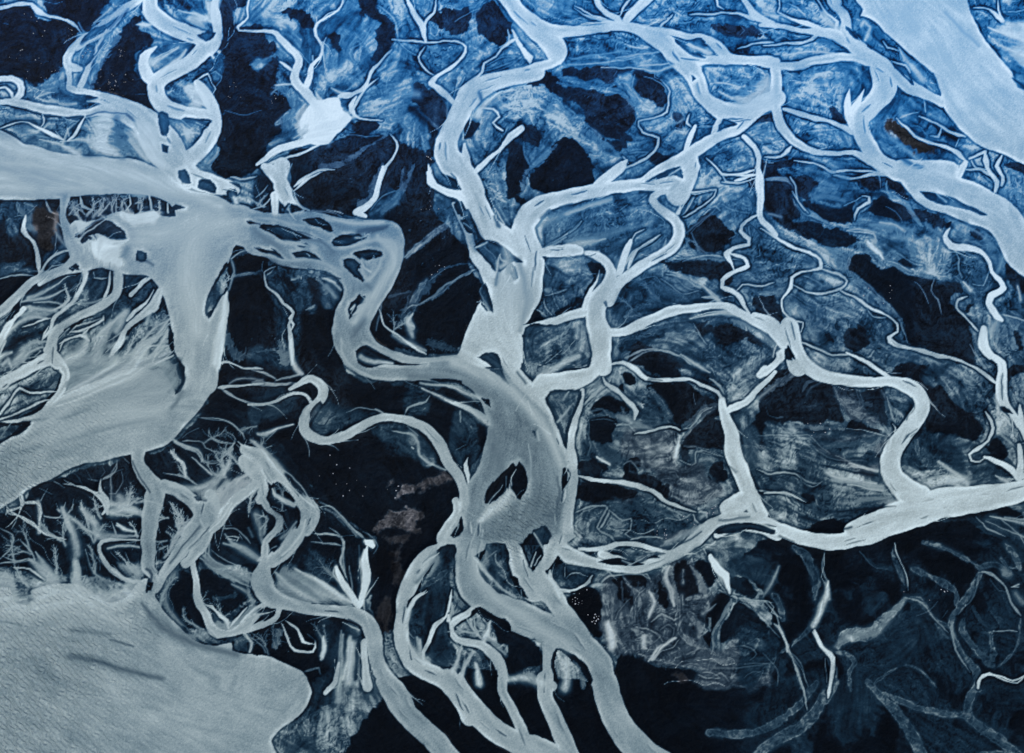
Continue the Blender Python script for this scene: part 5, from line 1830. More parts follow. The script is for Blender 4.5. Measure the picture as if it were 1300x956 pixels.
Y m .27 : 350 260 420 220 640 230 700 300 860 380 1000 380 1100 340 1100 420 1020 560 1060 700 1100 740 1000 860 850 850 680 830 600 770 460 740 350 600
Y p .02 : 360 240 500 220 650 240 600 310 550 330 540 380 490 400 450 370 430 290
Y p .03 : 530 380 570 370 570 440 540 440
Y p .03 : 720 250 760 240 770 330 800 400 790 440 740 390 710 310
Y p .03 : 840 170 870 170 880 250 860 300 835 250
Y p .05 : 900 130 960 150 990 250 970 340 930 360 890 310 870 240
Y p .02 : 980 120 1050 110 1120 200 1120 280 1060 300 1020 240
Y s .8 : 810 160 20 780 230 30 830 320 30 840 430 24
Y v .45 : 900 180 20 900 270 20
Y s .5 : 960 150 20 1020 260 40 1060 300 20
Y s .85 : 670 330 16 705 400 22 670 500 20
Y v .36 : 380 270 30 400 420 60 390 520 50
Y s .9 : 380 560 40 420 640 60 420 720 50
Y s .85 : 640 640 30 630 710 40 650 720 16
Y s .85 : 850 650 14 790 690 20 720 720 20 690 780 24 670 810 14
Y t .55 : 870 660 5 830 720 6 750 740 6 700 800 6
Y t .5 : 640 310 4 580 380 4 570 540 4
Y t .45 : 560 560 5 600 550 5
Y t .45 : 880 380 5 880 540 5 860 600 5
Y t .4 : 740 600 6 800 560 6 840 590 5 830 640 5
Y t .4 : 680 600 6 740 640 6 700 680 5
Y t .45 : 440 520 4 460 460 5 540 380 4
Y v .42 : 940 560 30 1020 550 30 1060 600 30 1010 640 24
Y v .4 : 920 380 24 1000 370 30 1080 360 24 1110 320 16
Y v .45 : 1060 450 40 1080 400 30 1130 330 20
Y v .4 : 960 760 20 1040 720 24 1120 760 24 1150 840 24
Y v .35 : 880 860 16 960 830 20 1060 890 30 1160 920 30
Y t .55 : 1040 880 6 1100 880 6 1160 920 6 1080 920 5
Y t .7 : 1040 40 14 1080 120 20
Y v .36 : 1250 370 40 1170 520 30 1110 610 24 1120 700 30
Y t .45 : 1090 640 10 1110 700 10 1090 760 8
Y s .95 : 1110 120 60 1160 200 70 1200 260 50 1205 310 24
Y t .55 : 1150 280 8 1190 330 10 1290 350 8
Y s .6 : 1130 420 6 1040 480 30
Y t .75 : 80 330 12 180 310 12 260 270 14 270 230 10
Y t .7 : 90 160 8 90 240 7
Y t .6 : 100 240 6 140 200 6 200 200 7 250 230 6
Y t .6 : 340 270 6 400 225 10 500 210 10 620 210 10 670 250 8
Y s .7 : 870 720 8 876 728 10
Y r .12 : 850 900 890 905 920 940 870 930
Y v .4 : 1200 780 30 1260 840 40 1240 920 40
Y v .45 : 1200 720 50 1280 660 50
'''
# x, y, angle (deg, y down), count, spread, length, width, value
SEEDS = [
    (155, 645, -120, 7, 1.2, 34, 2.6, .7), (172, 640, -70, 4, 1.0, 28, 2.2, .7), (120, 690, -100, 5, .8, 36, 2.8, .65),
    (80, 690, -110, 5, .8, 34, 2.6, .65), (40, 700, -100, 5, .8, 34, 2.6, .6), (15, 715, -80, 4, .8, 30, 2.2, .6),
    (310, 600, -120, 7, 1.2, 34, 2.4, .7), (285, 605, -150, 5, .9, 34, 2.2, .65), (330, 590, -80, 5, .8, 30, 2.2, .65),
    (240, 610, -160, 4, .8, 30, 2, .65), (222, 665, -40, 6, 1.0, 22, 2, .7), (214, 690, 160, 5, .8, 18, 1.6, .6),
    (215, 660, 170, 6, 1.0, 20, 1.6, .65), (290, 790, -110, 4, .9, 26, 2, .65), (255, 780, -100, 3, .8, 20, 1.6, .6),
    (330, 545, -160, 4, .8, 30, 1.8, .55), (260, 560, -20, 4, .8, 40, 2, .55), (225, 395, 130, 5, .6, 28, 2, .7),
    (210, 440, 170, 4, .6, 26, 2, .7), (140, 268, -100, 5, .7, 18, 1.8, .7), (175, 262, -80, 4, .7, 14, 1.6, .7),
    (110, 275, -120, 4, .7, 18, 1.6, .65), (360, 650, -60, 4, .7, 28, 1.6, .55), (430, 735, -130, 5, .6, 34, 1.8, .5),
    (340, 830, -110, 5, .8, 30, 1.6, .5), (185, 770, -20, 3, .6, 20, 1.6, .4), (60, 215, -60, 4, .9, 14, 1.2, .55),
    (700, 620, -150, 1, .6, 10, 1, .6), (570, 800, -60, 4, .8, 18, 1.6, .6), (615, 750, -80, 4, .8, 18, 1.5, .6),
    (345, 120, -60, 4, .8, 18, 1.4, .6), (500, 420, -60, 6, 1.6, 18, 1.6, .6), (320, 570, -20, 3, .6, 26, 1.6, .5),
    (1275, 660, 30, 4, .7, 40, 1.8, .6), (830, 840, -60, 5, 1.5, 24, 1.2, .4), (900, 850, -90, 6, 1.5, 24, 1.2, .42),
    (790, 520, 60, 5, 1.5, 24, 1.2, .4), (930, 640, 160, 5, 1.2, 20, 1.0, .5),
]
RIPPLES = [(20, 620, 90, 1.0), (90, 600, 60, .6), (60, 840, 110, 1.0), (-30, 780, 90, .9), (160, 790, 60, .6), (660, 660, 45, 1.0),
           (640, 690, 30, .8), (690, 640, 30, .8), (110, 530, 40, .5), (0, 900, 160, 1.0)]

# x, y, spread, count, where
STONES = [
    (92, 50, 13, 9, 'on the black flat below the thin top left stream'), (106, 64, 14, 11, 'on the black flat left of the twin upper left channels'),
    (153, 67, 7, 8, 'on the black flat between the twin upper left channels'), (135, 108, 13, 18, 'low on the black flat above the broad left river bend'),
    (162, 100, 14, 8, 'on the black flat left of the looping upper left channel'), (30, 75, 24, 9, 'on the black flat at the far left edge'),
    (726, 763, 13, 16, 'on the small black triangle right of the lower trunk river'), (756, 786, 7, 11, 'at the grey mud edge beside the small black triangle'),
    (430, 600, 20, 6, 'on the black plain below the middle loop channel'), (500, 622, 16, 6, 'on the black plain above the brown rock'),
    (450, 622, 20, 6, 'on the black plain left of the brown rock'), (558, 342, 12, 6, 'on the black plain beside the pale diagonal rivulet'),
    (545, 262, 11, 6, 'on the black plain left of the central river'), (548, 200, 9, 4, 'on the black bank left of the upper central river'),
    (840, 679, 10, 9, 'in a white row on the mud above the lower cross channel'), (880, 664, 10, 6, 'on the dark mud above the lower cross channel'),
    (905, 652, 12, 6, 'on the dark mud left of the steep right hand channel'), (1036, 545, 16, 6, 'on the black flat left of the right hand bend'),
    (1180, 752, 22, 6, 'on the black plain in the lower right'), (45, 32, 20, 6, 'on the black flat under the thin top left stream'),
    (352, 128, 7, 5, 'on the black flat left of the white pool'), (66, 92, 12, 6, 'on the black flat beside the upper left silt fringe'),
    (1115, 385, 22, 8, 'on the large black flat at the right'), (300, 120, 18, 6, 'on the black flat right of the looping upper left channel'),
]
SHEETS = {'A': 0, 'B': 220, 'C': 430, 'D': 640}
FINE = {'E': (0, 240), 'F': (0, 380), 'H': (0, 570), 'I': (200, 530), 'J': (180, 690), 'K': (560, 560), 'L': (940, 690), 'M': (1060, 690),
        'N': (0, 0), 'O': (240, 0), 'P': (480, 0), 'Q': (720, 0), 'R': (960, 0), 'S': (480, 240), 'T': (720, 240), 'U': (960, 240),
        'V': (720, 480), 'W': (960, 480), 'X': (400, 690), 'Y': (700, 690), 'Z': (240, 240)}
Z = 1295.0 / 325.0
S = 1.15                           # grid pitch
X0, X1, Y0, Y1 = -135.0, 1435.0, -110.0, 1090.0
NX = int((X1 - X0) / S) + 1
NY = int((Y1 - Y0) / S) + 1
gx = X0 + np.arange(NX) * S
gy = Y0 + np.arange(NY) * S
GX, GY = np.meshgrid(gx.astype(np.float32), gy.astype(np.float32))
rng = np.random.default_rng(7)
random.seed(11)


def feather(a, val, out):
    """a pale spine of silt with fine barbs that lean towards its tip (first point)"""
    rr = random.Random(int(a[0, 0] * 31 + a[0, 1] * 7))
    sp = a.copy()
    sp[:, 2] = np.linspace(0.8, 4.5, len(a))
    out.append(('s', val, sp))
    for q in range(len(a) - 1):
        (ax, ay, al), (bx, by, bl) = a[q], a[q + 1]
        L = math.hypot(bx - ax, by - ay)
        back = math.atan2(ay - by, ax - bx)
        for e in range(int(L / 1.05)):
            f = (e + rr.random()) / (L / 1.05)
            x, y = ax + (bx - ax) * f + rr.uniform(-1, 1), ay + (by - ay) * f + rr.uniform(-1, 1)
            ln = (al + (bl - al) * f) * rr.uniform(0.3, 0.8)
            sd = rr.choice((-1, 1))
            an = back + sd * rr.uniform(0.35, 1.25)
            tw = -sd * rr.uniform(0.0, 0.30)
            pts = [(x, y, rr.uniform(1.1, 2.2))]
            for k in range(4):
                x += math.cos(an) * ln / 4
                y += math.sin(an) * ln / 4
                an += tw + rr.uniform(-0.15, 0.15)
                pts.append((x, y, pts[0][2] * (1 - 0.2 * (k + 1))))
            out.append(('s', val * rr.uniform(0.72, 1.02), np.array(pts)))


def parse():
    out = []
    for ln in TRACE.strip().splitlines():
        ln = ln.strip()
        if not ln or ln[0] == '#':
            continue
        hd, body = ln.split(':')
        sh, kind, val = hd.split()
        v = [float(q) for q in body.split()]
        wide = kind in 'ctsbvF'
        if wide:
            if len(v) % 3:
                v = v + [v[-3] if len(v) > 3 else 6.0]
            a = np.array(v).reshape(-1, 3)
        else:
            a = np.array(v).reshape(-1, 2)
        if sh in FINE:
            a = a / 5.4
            a[:, 0] += FINE[sh][0]
            a[:, 1] += FINE[sh][1]
        elif sh != 'G':
            ox = 325.0 * int(sh[1])
            oy = SHEETS[sh[0]]
            a = a / Z
            a[:, 0] += ox
            a[:, 1] += oy
        if kind == 'F':
            feather(a, float(val), out)
        else:
            out.append((kind, float(val), a))
    return out


# ---------------------------------------------------------------- noise
def lattice(seed):
    return np.random.default_rng(seed).random((256, 256)).astype(np.float32) * 2 - 1


LAT = [lattice(100 + q) for q in range(12)]


def vnoise(x, y, k=0):
    xi = np.floor(x)
    yi = np.floor(y)
    fx = x - xi
    fy = y - yi
    fx = fx * fx * fx * (fx * (fx * 6 - 15) + 10)
    fy = fy * fy * fy * (fy * (fy * 6 - 15) + 10)
    xi = xi.astype(np.int32) & 255
    yi = yi.astype(np.int32) & 255
    xj = (xi + 1) & 255
    yj = (yi + 1) & 255
    L = LAT[k % len(LAT)]
    a = L[yi, xi] * (1 - fx) + L[yi, xj] * fx
    b = L[yj, xi] * (1 - fx) + L[yj, xj] * fx
    return (a * (1 - fy) + b * fy).astype(np.float32)


def fbm(x, y, sc, k=0, o=4):
    s = np.zeros_like(x)
    a, f = 0.55, 1.0 / sc
    for q in range(o):
        s += a * vnoise(x * f + 13.7 * q, y * f - 7.1 * q, k + q)
        a *= 0.52
        f *= 2.03
    return s


def ridged(x, y, sc, k=0, o=3):
    s = np.zeros_like(x)
    a, f = 0.6, 1.0 / sc
    for q in range(o):
        n = 1 - np.abs(vnoise(x * f + 5.3 * q, y * f + 3.9 * q, k + q)) * 2.2
        s += a * np.clip(n, 0, 1) ** 2.5
        a *= 0.5
        f *= 2.1
    return s


def sst(a, b, x):
    t = np.clip((x - a) / (b - a), 0, 1)
    return t * t * (3 - 2 * t)


# wobble so that hand-surveyed edges run like natural banks
WX = fbm(GX, GY, 20.0, 1, 3) * 1.9 + fbm(GX, GY, 5.0, 4, 2) * 0.25
WY = fbm(GX + 91, GY - 37, 20.0, 2, 3) * 1.9 + fbm(GX - 55, GY + 20, 5.0, 5, 2) * 0.25
QX = GX + WX
QY = GY + WY


def window(x0, x1, y0, y1):
    i0 = max(0, int((x0 - X0) / S))
    i1 = min(NX, int((x1 - X0) / S) + 2)
    j0 = max(0, int((y0 - Y0) / S))
    j1 = min(NY, int((y1 - Y0) / S) + 2)
    return i0, i1, j0, j1


def smooth_line(a, closed=False, step=5.0):
    """Catmull-Rom through the surveyed points"""
    n = len(a)
    if n < 3:
        return a
    if closed:
        P = np.vstack([a[-1:], a, a[:1], a[1:2]])
        m = n
    else:
        P = np.vstack([2 * a[0] - a[1], a, 2 * a[-1] - a[-2]])
        m = n - 1
    out = []
    for q in range(m):
        p0, p1, p2, p3 = P[q], P[q + 1], P[q + 2], P[q + 3]
        L = math.hypot(*(p2 - p1)[:2])
        c = max(1, min(14, int(L / step)))
        for e in range(c):
            t = e / c
            v = 0.5 * ((2 * p1) + (-p0 + p2) * t + (2 * p0 - 5 * p1 + 4 * p2 - p3) * t * t
                       + (-p0 + 3 * p1 - 3 * p2 + p3) * t * t * t)
            out.append(v)
    if not closed:
        out.append(P[-2])
    out = np.array(out)
    if out.shape[1] > 2:
        out[:, 2] = np.maximum(out[:, 2], 0.25)
    return out


def stroke_field(a, margin):
    """signed distance (and relative cross position) of one tapering line, inside its window"""
    p = smooth_line(a)
    wmax = p[:, 2].max() / 2 + margin
    i0, i1, j0, j1 = window(p[:, 0].min() - wmax - 4, p[:, 0].max() + wmax + 4,
                            p[:, 1].min() - wmax - 4, p[:, 1].max() + wmax + 4)
    if i1 <= i0 or j1 <= j0:
        return None
    sd = np.full((j1 - j0, i1 - i0), 1e3, np.float32)
    rel = np.full_like(sd, 1e3)
    for q in range(len(p) - 1):
        ax, ay, aw = p[q]
        bx, by, bw = p[q + 1]
        m = max(aw, bw) / 2 + margin + 3.5
        k0, k1, l0, l1 = window(min(ax, bx) - m, max(ax, bx) + m, min(ay, by) - m, max(ay, by) + m)
        k0 = max(k0, i0); k1 = min(k1, i1); l0 = max(l0, j0); l1 = min(l1, j1)
        if k1 <= k0 or l1 <= l0:
            continue
        x = QX[l0:l1, k0:k1]
        y = QY[l0:l1, k0:k1]
        dx, dy = bx - ax, by - ay
        L2 = dx * dx + dy * dy + 1e-9
        t = np.clip(((x - ax) * dx + (y - ay) * dy) / L2, 0, 1)
        d = np.sqrt((x - ax - t * dx) ** 2 + (y - ay - t * dy) ** 2)
        w = (aw + (bw - aw) * t) / 2
        v = sd[l0 - j0:l1 - j0, k0 - i0:k1 - i0]
        np.minimum(v, d - w, out=v)
        v = rel[l0 - j0:l1 - j0, k0 - i0:k1 - i0]
        np.minimum(v, d / np.maximum(w, 0.4), out=v)
    return (slice(j0, j1), slice(i0, i1)), sd, rel


def poly_field(a, margin, rough=0.0):
    p = smooth_line(a, True, 6.0)
    i0, i1, j0, j1 = window(p[:, 0].min() - margin - 4, p[:, 0].max() + margin + 4,
                            p[:, 1].min() - margin - 4, p[:, 1].max() + margin + 4)
    if i1 <= i0 or j1 <= j0:
        return None
    x = QX[j0:j1, i0:i1]
    y = QY[j0:j1, i0:i1]
    sd = np.full(x.shape, margin + 30.0, np.float32)
    inside = np.zeros(x.shape, bool)
    n = len(p)
    for q in range(n):
        ax, ay = p[q]
        bx, by = p[(q + 1) % n]
        # crossing test on the rows the edge spans
        lo, hi = min(ay, by), max(ay, by)
        l0 = max(0, int((lo - 6 - Y0) / S) - j0)
        l1 = min(x.shape[0], int((hi + 6 - Y0) / S) + 2 - j0)
        if l1 > l0 and by != ay:
            xx = x[l0:l1]
            yy = y[l0:l1]
            c = ((ay > yy) != (by > yy)) & (xx < (bx - ax) * (yy - ay) / (by - ay) + ax)
            inside[l0:l1] ^= c
        m = margin + 14
        k0, k1, l0, l1 = window(min(ax, bx) - m, max(ax, bx) + m, min(ay, by) - m, max(ay, by) + m)
        k0 = max(k0, i0) - i0; k1 = min(k1, i1) - i0; l0 = max(l0, j0) - j0; l1 = min(l1, j1) - j0
        if k1 <= k0 or l1 <= l0:
            continue
        xx = x[l0:l1, k0:k1]
        yy = y[l0:l1, k0:k1]
        dx, dy = bx - ax, by - ay
        L2 = dx * dx + dy * dy + 1e-9
        t = np.clip(((xx - ax) * dx + (yy - ay) * dy) / L2, 0, 1)
        d = np.sqrt((xx - ax - t * dx) ** 2 + (yy - ay - t * dy) ** 2)
        v = sd[l0:l1, k0:k1]
        np.minimum(v, d, out=v)
    sd = np.where(inside, -sd, sd)
    return (slice(j0, j1), slice(i0, i1)), sd


FEATS = parse()


def dendrite(x, y, ang, length, width, amp, out, depth=0):
    """a rill that forks like a leaf vein"""
    pts = []
    a = ang
    n = 5
    bend = random.uniform(-0.22, 0.22)
    for q in range(n + 1):
        f = q / n
        pts.append((x, y, width * (1 - 0.8 * f) + 0.35))
        if depth < 2 and 0 < q < n:
            for sgn in (-1, 1):
                if random.random() < 0.75:
                    dendrite(x, y, a + sgn * random.uniform(0.2, 0.6), length * random.uniform(0.3, 0.55),
                             width * (1 - 0.8 * f) * 0.55, amp * 0.9, out, depth + 1)
        st = length / n
        a += bend + random.uniform(-0.2, 0.2)
        x += math.cos(a) * st
        y += math.sin(a) * st
    p = np.array(pts)
    p[:, 2] *= (1.5, 1.25, 1.0)[depth]
    out.append(('s', amp * (1.0, 0.95, 0.9)[depth], p))


RILLS = []
for (x, y, a, n, spread, L, w, amp) in SEEDS:
    for q in range((n + 1) // 3):
        dendrite(x + random.uniform(-4, 4), y + random.uniform(-4, 4),
                 math.radians(a) + random.uniform(-spread, spread), L * random.uniform(0.6, 1.2), w, amp, RILLS)

# ---------------------------------------------------------------- flow direction of the ground (quarter grid)
q4 = 4
FX = GX[::q4, ::q4]
FY = GY[::q4, ::q4]
C2 = np.full(FX.shape, 0.02, np.float32) * np.cos(0.9)
S2 = np.full(FX.shape, 0.02, np.float32) * np.sin(0.9)
for kind, val, a in FEATS:
    if kind not in 'cts':
        continue
    p = smooth_line(a, False, 9.0)
    for q in range(len(p) - 1):
        ax, ay, aw = p[q]
        bx, by, bw = p[q + 1]
        m = 46 + aw / 2
        k0 = max(0, int((min(ax, bx) - m - X0) / S / q4)); k1 = min(FX.shape[1], int((max(ax, bx) + m - X0) / S / q4) + 1)
        l0 = max(0, int((min(ay, by) - m - Y0) / S / q4)); l1 = min(FX.shape[0], int((max(ay, by) + m - Y0) / S / q4) + 1)
        if k1 <= k0 or l1 <= l0:
            continue
        x = FX[l0:l1, k0:k1]
        y = FY[l0:l1, k0:k1]
        dx, dy = bx - ax, by - ay
        L2 = dx * dx + dy * dy + 1e-9
        t = np.clip(((x - ax) * dx + (y - ay) * dy) / L2, 0, 1)
        d = np.maximum(np.sqrt((x - ax - t * dx) ** 2 + (y - ay - t * dy) ** 2) - aw / 2, 0)
        wgt = np.exp(-d / 9.0) * min(math.sqrt(L2), 12.0) * (0.4 + 0.1 * aw)
        th = 2 * math.atan2(dy, dx)
        C2[l0:l1, k0:k1] += wgt * math.cos(th)
        S2[l0:l1, k0:k1] += wgt * math.sin(th)


def up4(a):
    """bilinear growth of a quarter-grid field to the full grid"""
    h, w = a.shape
    yy = np.clip(np.arange(NY) / q4, 0, h - 1.001)
    xx = np.clip(np.arange(NX) / q4, 0, w - 1.001)
    y0 = yy.astype(int)
    x0 = xx.astype(int)
    fy = (yy - y0)[:, None].astype(np.float32)
    fx = (xx - x0)[None, :].astype(np.float32)
    r = a[y0] * (1 - fy) + a[y0 + 1] * fy
    return r[:, x0] * (1 - fx) + r[:, x0 + 1] * fx


TH = np.arctan2(up4(S2), up4(C2)) * 0.5
TH += fbm(GX, GY, 60.0, 3, 2) * 0.5
DX = np.cos(TH).astype(np.float32)
DY = np.sin(TH).astype(np.float32)


def lic(src, steps):
    """drag a field along the flow"""
    acc = src.copy()
    for sg in (-1.0, 1.0):
        px = np.arange(NX, dtype=np.float32)[None, :].repeat(NY, 0)
        py = np.arange(NY, dtype=np.float32)[:, None].repeat(NX, 1)
        ox, oy = DX * sg, DY * sg
        for q in range(steps):
            px += ox
            py += oy
            ix = np.clip(px + 0.5, 0, NX - 1).astype(np.int32)
            iy = np.clip(py + 0.5, 0, NY - 1).astype(np.int32)
            nx, ny = DX[iy, ix], DY[iy, ix]
            dot = nx * ox + ny * oy
            s = np.where(dot < 0, -1.0, 1.0).astype(np.float32)
            ox, oy = nx * s, ny * s
            acc += src[iy, ix]
    return acc / (2 * steps + 1)


white = rng.standard_normal((NY, NX)).astype(np.float32)
white = (white + np.roll(white, 1, 0) + np.roll(white, 1, 1)) / 1.7
LIC = lic(white + 0.6 * fbm(GX, GY, 5.0, 6, 2), 9)
LIC = LIC / LIC.std()
LICW = lic(fbm(GX, GY, 7.0, 8, 2), 16)
LICW = LICW / LICW.std()
LICF = lic(fbm(GX, GY, 3.2, 5, 2), 12)
LICF = np.clip(LICF / LICF.std(), -2.2, 2.2)

# ---------------------------------------------------------------- marbling of the silt ground
wx = fbm(GX, GY, 42.0, 0, 4) * 34
wy = fbm(GX + 400, GY + 90, 42.0, 3, 4) * 34
wx += fbm(GX, GY, 13.0, 5, 2) * 7
wy += fbm(GX + 77, GY, 13.0, 7, 2) * 7
def line_net(x, y, sc, k, sharp):
    """thin lines where a noise field changes sign"""
    n = vnoise(x / sc, y / sc, k) + 0.45 * vnoise(x / sc * 2.1 + 9, y / sc * 2.1, k + 1)
    g = np.hypot(np.gradient(n, axis=0), np.gradient(n, axis=1)) / S + 0.012
    return np.exp(-(n / g / sharp) ** 2)


def agate(x, y, sc, k, per, w):
    """contour lines of a warped field, w pixels wide"""
    n = fbm(x, y, sc, k, 4)
    g = np.hypot(np.gradient(n, axis=0), np.gradient(n, axis=1)) / S + 0.003
    d = (n * per - np.round(n * per)) / (g * per)
    return np.exp(-(d / w) ** 2) * sst(2.2 * w, 4.0 * w, 1.0 / (g * per))


V1 = ridged(GX + wx, GY + wy, 30.0, 2, 4)
V2 = ridged(GX - wy * 0.8, GY + wx * 0.8, 17.0, 6, 3)
NETA = line_net(GX + wx * .8, GY + wy * .8, 26.0, 3, 0.75)
NETB = line_net(GX - wy * .6, GY + wx * .6, 13.0, 7, 0.6)
AGT = agate(GX + wx * .5, GY + wy * .5, 46.0, 2, 7.0, 0.7)
AGD = agate(GX - wx * .4, GY + wy * .6, 38.0, 8, 8.0, 0.9)
PATCH = sst(-0.25, 0.45, fbm(GX, GY, 55.0, 9, 3))
PATC2 = sst(-0.2, 0.4, fbm(GX + 300, GY, 48.0, 1, 3))
M0 = fbm(GX + wx * 1.3, GY + wy * 1.3, 36.0, 9, 5)
MF = fbm(GX + wx, GY + wy, 9.0, 4, 4)
MARB = 0.78 * M0 + 0.30 * MF + 0.02 * LIC + 0.12 * LICW
VEIN = 0.20 * np.clip(V1 - 0.42, 0, 1) + 0.20 * np.clip(V2 - 0.4, 0, 1) + 0.16 * NETA * PATCH + 0.07 * NETB * PATC2 + 0.14 * AGT * PATC2
DARKV = np.clip(ridged(GX - wx, GY - wy, 22.0, 10, 3) - 0.5, 0, 1) + 0.8 * AGD * PATCH

lev = 0.365 + 0.06 * (1 - sst(80, 420, GY)) + 0.06 * fbm(GX, GY, 140.0, 5, 2)
# the plain dries out and darkens towards the near left corner
rock = np.zeros_like(lev)
for kind, val, a in FEATS:
    if kind not in 'gprm':
        continue
    r = poly_field(a, 14)
    if r is None:
        continue
    sl, sd = r
    sd = np.clip(sd, -14, 14)
    if kind in 'gm':
        e = sd + 8.0 * fbm(GX[sl] + wx[sl] * .5, GY[sl] + wy[sl] * .5, 18.0, 7, 4)
        m = 1 - sst(-4.5, 4.5, e)
        lev[sl] = lev[sl] * (1 - m) + val * m
        rock[sl] = rock[sl] * (1 - m) + (0.22 * m if kind == 'm' else 0)
    elif kind == 'p':
        e = sd + 6.5 * fbm(GX[sl] + wx[sl] * .5, GY[sl] + wy[sl] * .5, 14.0, 6, 4)
        m = 1 - sst(-1.2, 1.2, e)
        lev[sl] = lev[sl] * (1 - m) + val * m
    else:
        e = sd + 9.0 * fbm(GX[sl], GY[sl], 9.0, 2, 4)
        m = 1 - sst(-3, 2, e)
        lev[sl] = lev[sl] * (1 - m) + val * m
        rock[sl] = np.maximum(rock[sl], m)

# short spurs that leave the banks, and dark slits between the strands inside wide channels
rs = random.Random(5)
for kind, val, a in FEATS:
    if kind not in 'c' or a[:, 2].max() < 3.2:
        continue
    p = smooth_line(a, False, 5.0)
    for q in range(1, len(p) - 1):
        x, y, w = p[q]
        if not (X0 < x < X1 and Y0 < y < Y1):
            continue
        tx, ty = p[q + 1][0] - p[q - 1][0], p[q + 1][1] - p[q - 1][1]
        th = math.atan2(ty, tx)
        dens = 0.22 if (x < 470 and y > 240) else 0.09
        if rs.random() < dens:
            sg = rs.choice((-1, 1))
            dr = rs.choice((0, math.pi)) if rs.random() < 0.3 else 0
            an = th + dr + (sg if dr == 0 else -sg) * rs.uniform(0.15, 0.5)
            px, py = x - math.sin(th) * sg * w * 0.42, y + math.cos(th) * sg * w * 0.42
            L = rs.uniform(12, 34)
            ww = rs.uniform(1.2, 2.8)
            tw = rs.uniform(-0.2, 0.2)
            pts = []
            for k in range(5):
                pts.append((px, py, ww * (1 - 0.21 * k)))
                px += math.cos(an) * L / 4
                py += math.sin(an) * L / 4
                an += tw
            RILLS.append(('s', min(0.9, val + rs.uniform(-0.1, 0.08)), np.array(pts)))
        if w > 15 and rs.random() < 0.10:
            off = rs.uniform(-0.3, 0.3) * w
            px, py = x - math.sin(th) * off, y + math.cos(th) * off
            L = rs.uniform(8, 26)
            ww = rs.uniform(1.4, 3.2)
            pts = [(px + math.cos(th) * L * (k / 3 - .5), py + math.sin(th) * L * (k / 3 - .5), ww * (0.35, 1, 0.9, 0.3)[k]) for k in range(4)]
            RILLS.append(('b', rs.choice((0.25, 0.42, 0.5)), np.array(pts)))
            RILLS.append(('s', min(.9, val + .1), np.array([(u + math.sin(th) * ww, v - math.cos(th) * ww, z) for u, v, z in pts])))
WANDER = []
# rivulets that wander down the flow over the silt
for q in range(350):
    x, y = random.uniform(X0, X1), random.uniform(Y0, Y1)
    ix, iy = int((x - X0) / S), int((y - Y0) / S)
    if lev[min(iy, NY - 1), min(ix, NX - 1)] < 0.18 or random.random() > 0.3 + 0.9 * PATCH[min(iy, NY - 1), min(ix, NX - 1)]:
        continue
    pts = []
    n = random.randint(7, 20)
    w = random.uniform(0.8, 1.9)
    ph = random.uniform(0, 6.3)
    hx, hy = random.choice((-1, 1)), 0
    for e in range(n):
        pts.append((x, y, w * (1 - 0.6 * e / n)))
        ix, iy = int((x - X0) / S), int((y - Y0) / S)
        if not (0 <= ix < NX and 0 <= iy < NY):
            break
        tx, ty = DX[iy, ix], DY[iy, ix]
        if tx * hx + ty * hy < 0:
            tx, ty = -tx, -ty
        hx, hy = tx, ty
        m = 0.45 * math.sin(ph + e * 1.1)
        x += 6 * (tx - ty * m)
        y += 6 * (ty + tx * m)
    if len(pts) > 3:
        dk = random.random() < 0.3
        WANDER.append(('b', random.uniform(.08, .16), np.array(pts)) if dk else ('s', random.uniform(.45, .8), np.array(pts)))

# silt washes over the black plain in the near right, drying in patches
LRW = sst(880, 1000, GX) * sst(670, 720, GY) * (1 - sst(-0.12, 0.3, -fbm(GX + wx * .8, GY + wy * .8, 42.0, 4, 4)))
lev = lev + LRW * 0.10 * (lev < 0.06)

fl = sst(0.02, 0.22, lev)                       # how silty rather than bare black sand
G = lev * (1 + 1.05 * MARB * (0.35 + 0.65 * fl)) + VEIN * (0.12 + 0.88 * fl) * (0.5 + lev * 1.6) * 0.95
G -= DARKV * 0.42 * fl * (0.3 + lev)
blk = 1 - fl
white2 = rng.standard_normal(G.shape).astype(np.float32)
G *= np.clip(1 + 0.04 * white2 + 0.16 * fbm(GX + wx, GY + wy, 4.0, 2, 2) + 0.17 * LICF + 0.22 * M0 - 0.35 * AGD * PATC2, 0.15, 2)
SLATE = sst(-0.1, 0.5, fbm(GX, GY, 70.0, 3, 2) + 0.35 * sst(700, 1000, GX)) * (1 - 0.85 * sst(600, 700, GY)) * 0.75 + 0.45 * (1 - sst(100, 400, GY)) + 0.22 * (1 - sst(620, 700, GY))
G += blk * SLATE * (0.075 + 0.09 * fbm(GX + wx * .6, GY + wy * .6, 9.0, 5, 4) - 0.07 * AGD - 0.06 * NETA + 0.03 * AGT + 0.012 * LICF + 0.012 * white2)
rock = np.maximum(rock, 0.22 * blk * SLATE)
G += blk * (0.004 * LIC + 0.035 * np.clip(fbm(GX + wx, GY + wy, 30, 3, 4), -0.2, 1) + 0.03 * np.clip(V2 - .5, 0, 1))
G = np.clip(G, 0.0, 0.8)

# ---------------------------------------------------------------- water: signed distance and tone
MARG = 8.0
SDW = np.full_like(G, MARG)
TN = np.zeros_like(G)
TW = np.full_like(G, 1e-6)


def add_water(sl, sd, val):
    np.minimum(SDW[sl], sd, out=SDW[sl])
    w = np.exp(np.clip(-sd, -8, 14) / 2.2)
    TN[sl] += val * w
    TW[sl] += w


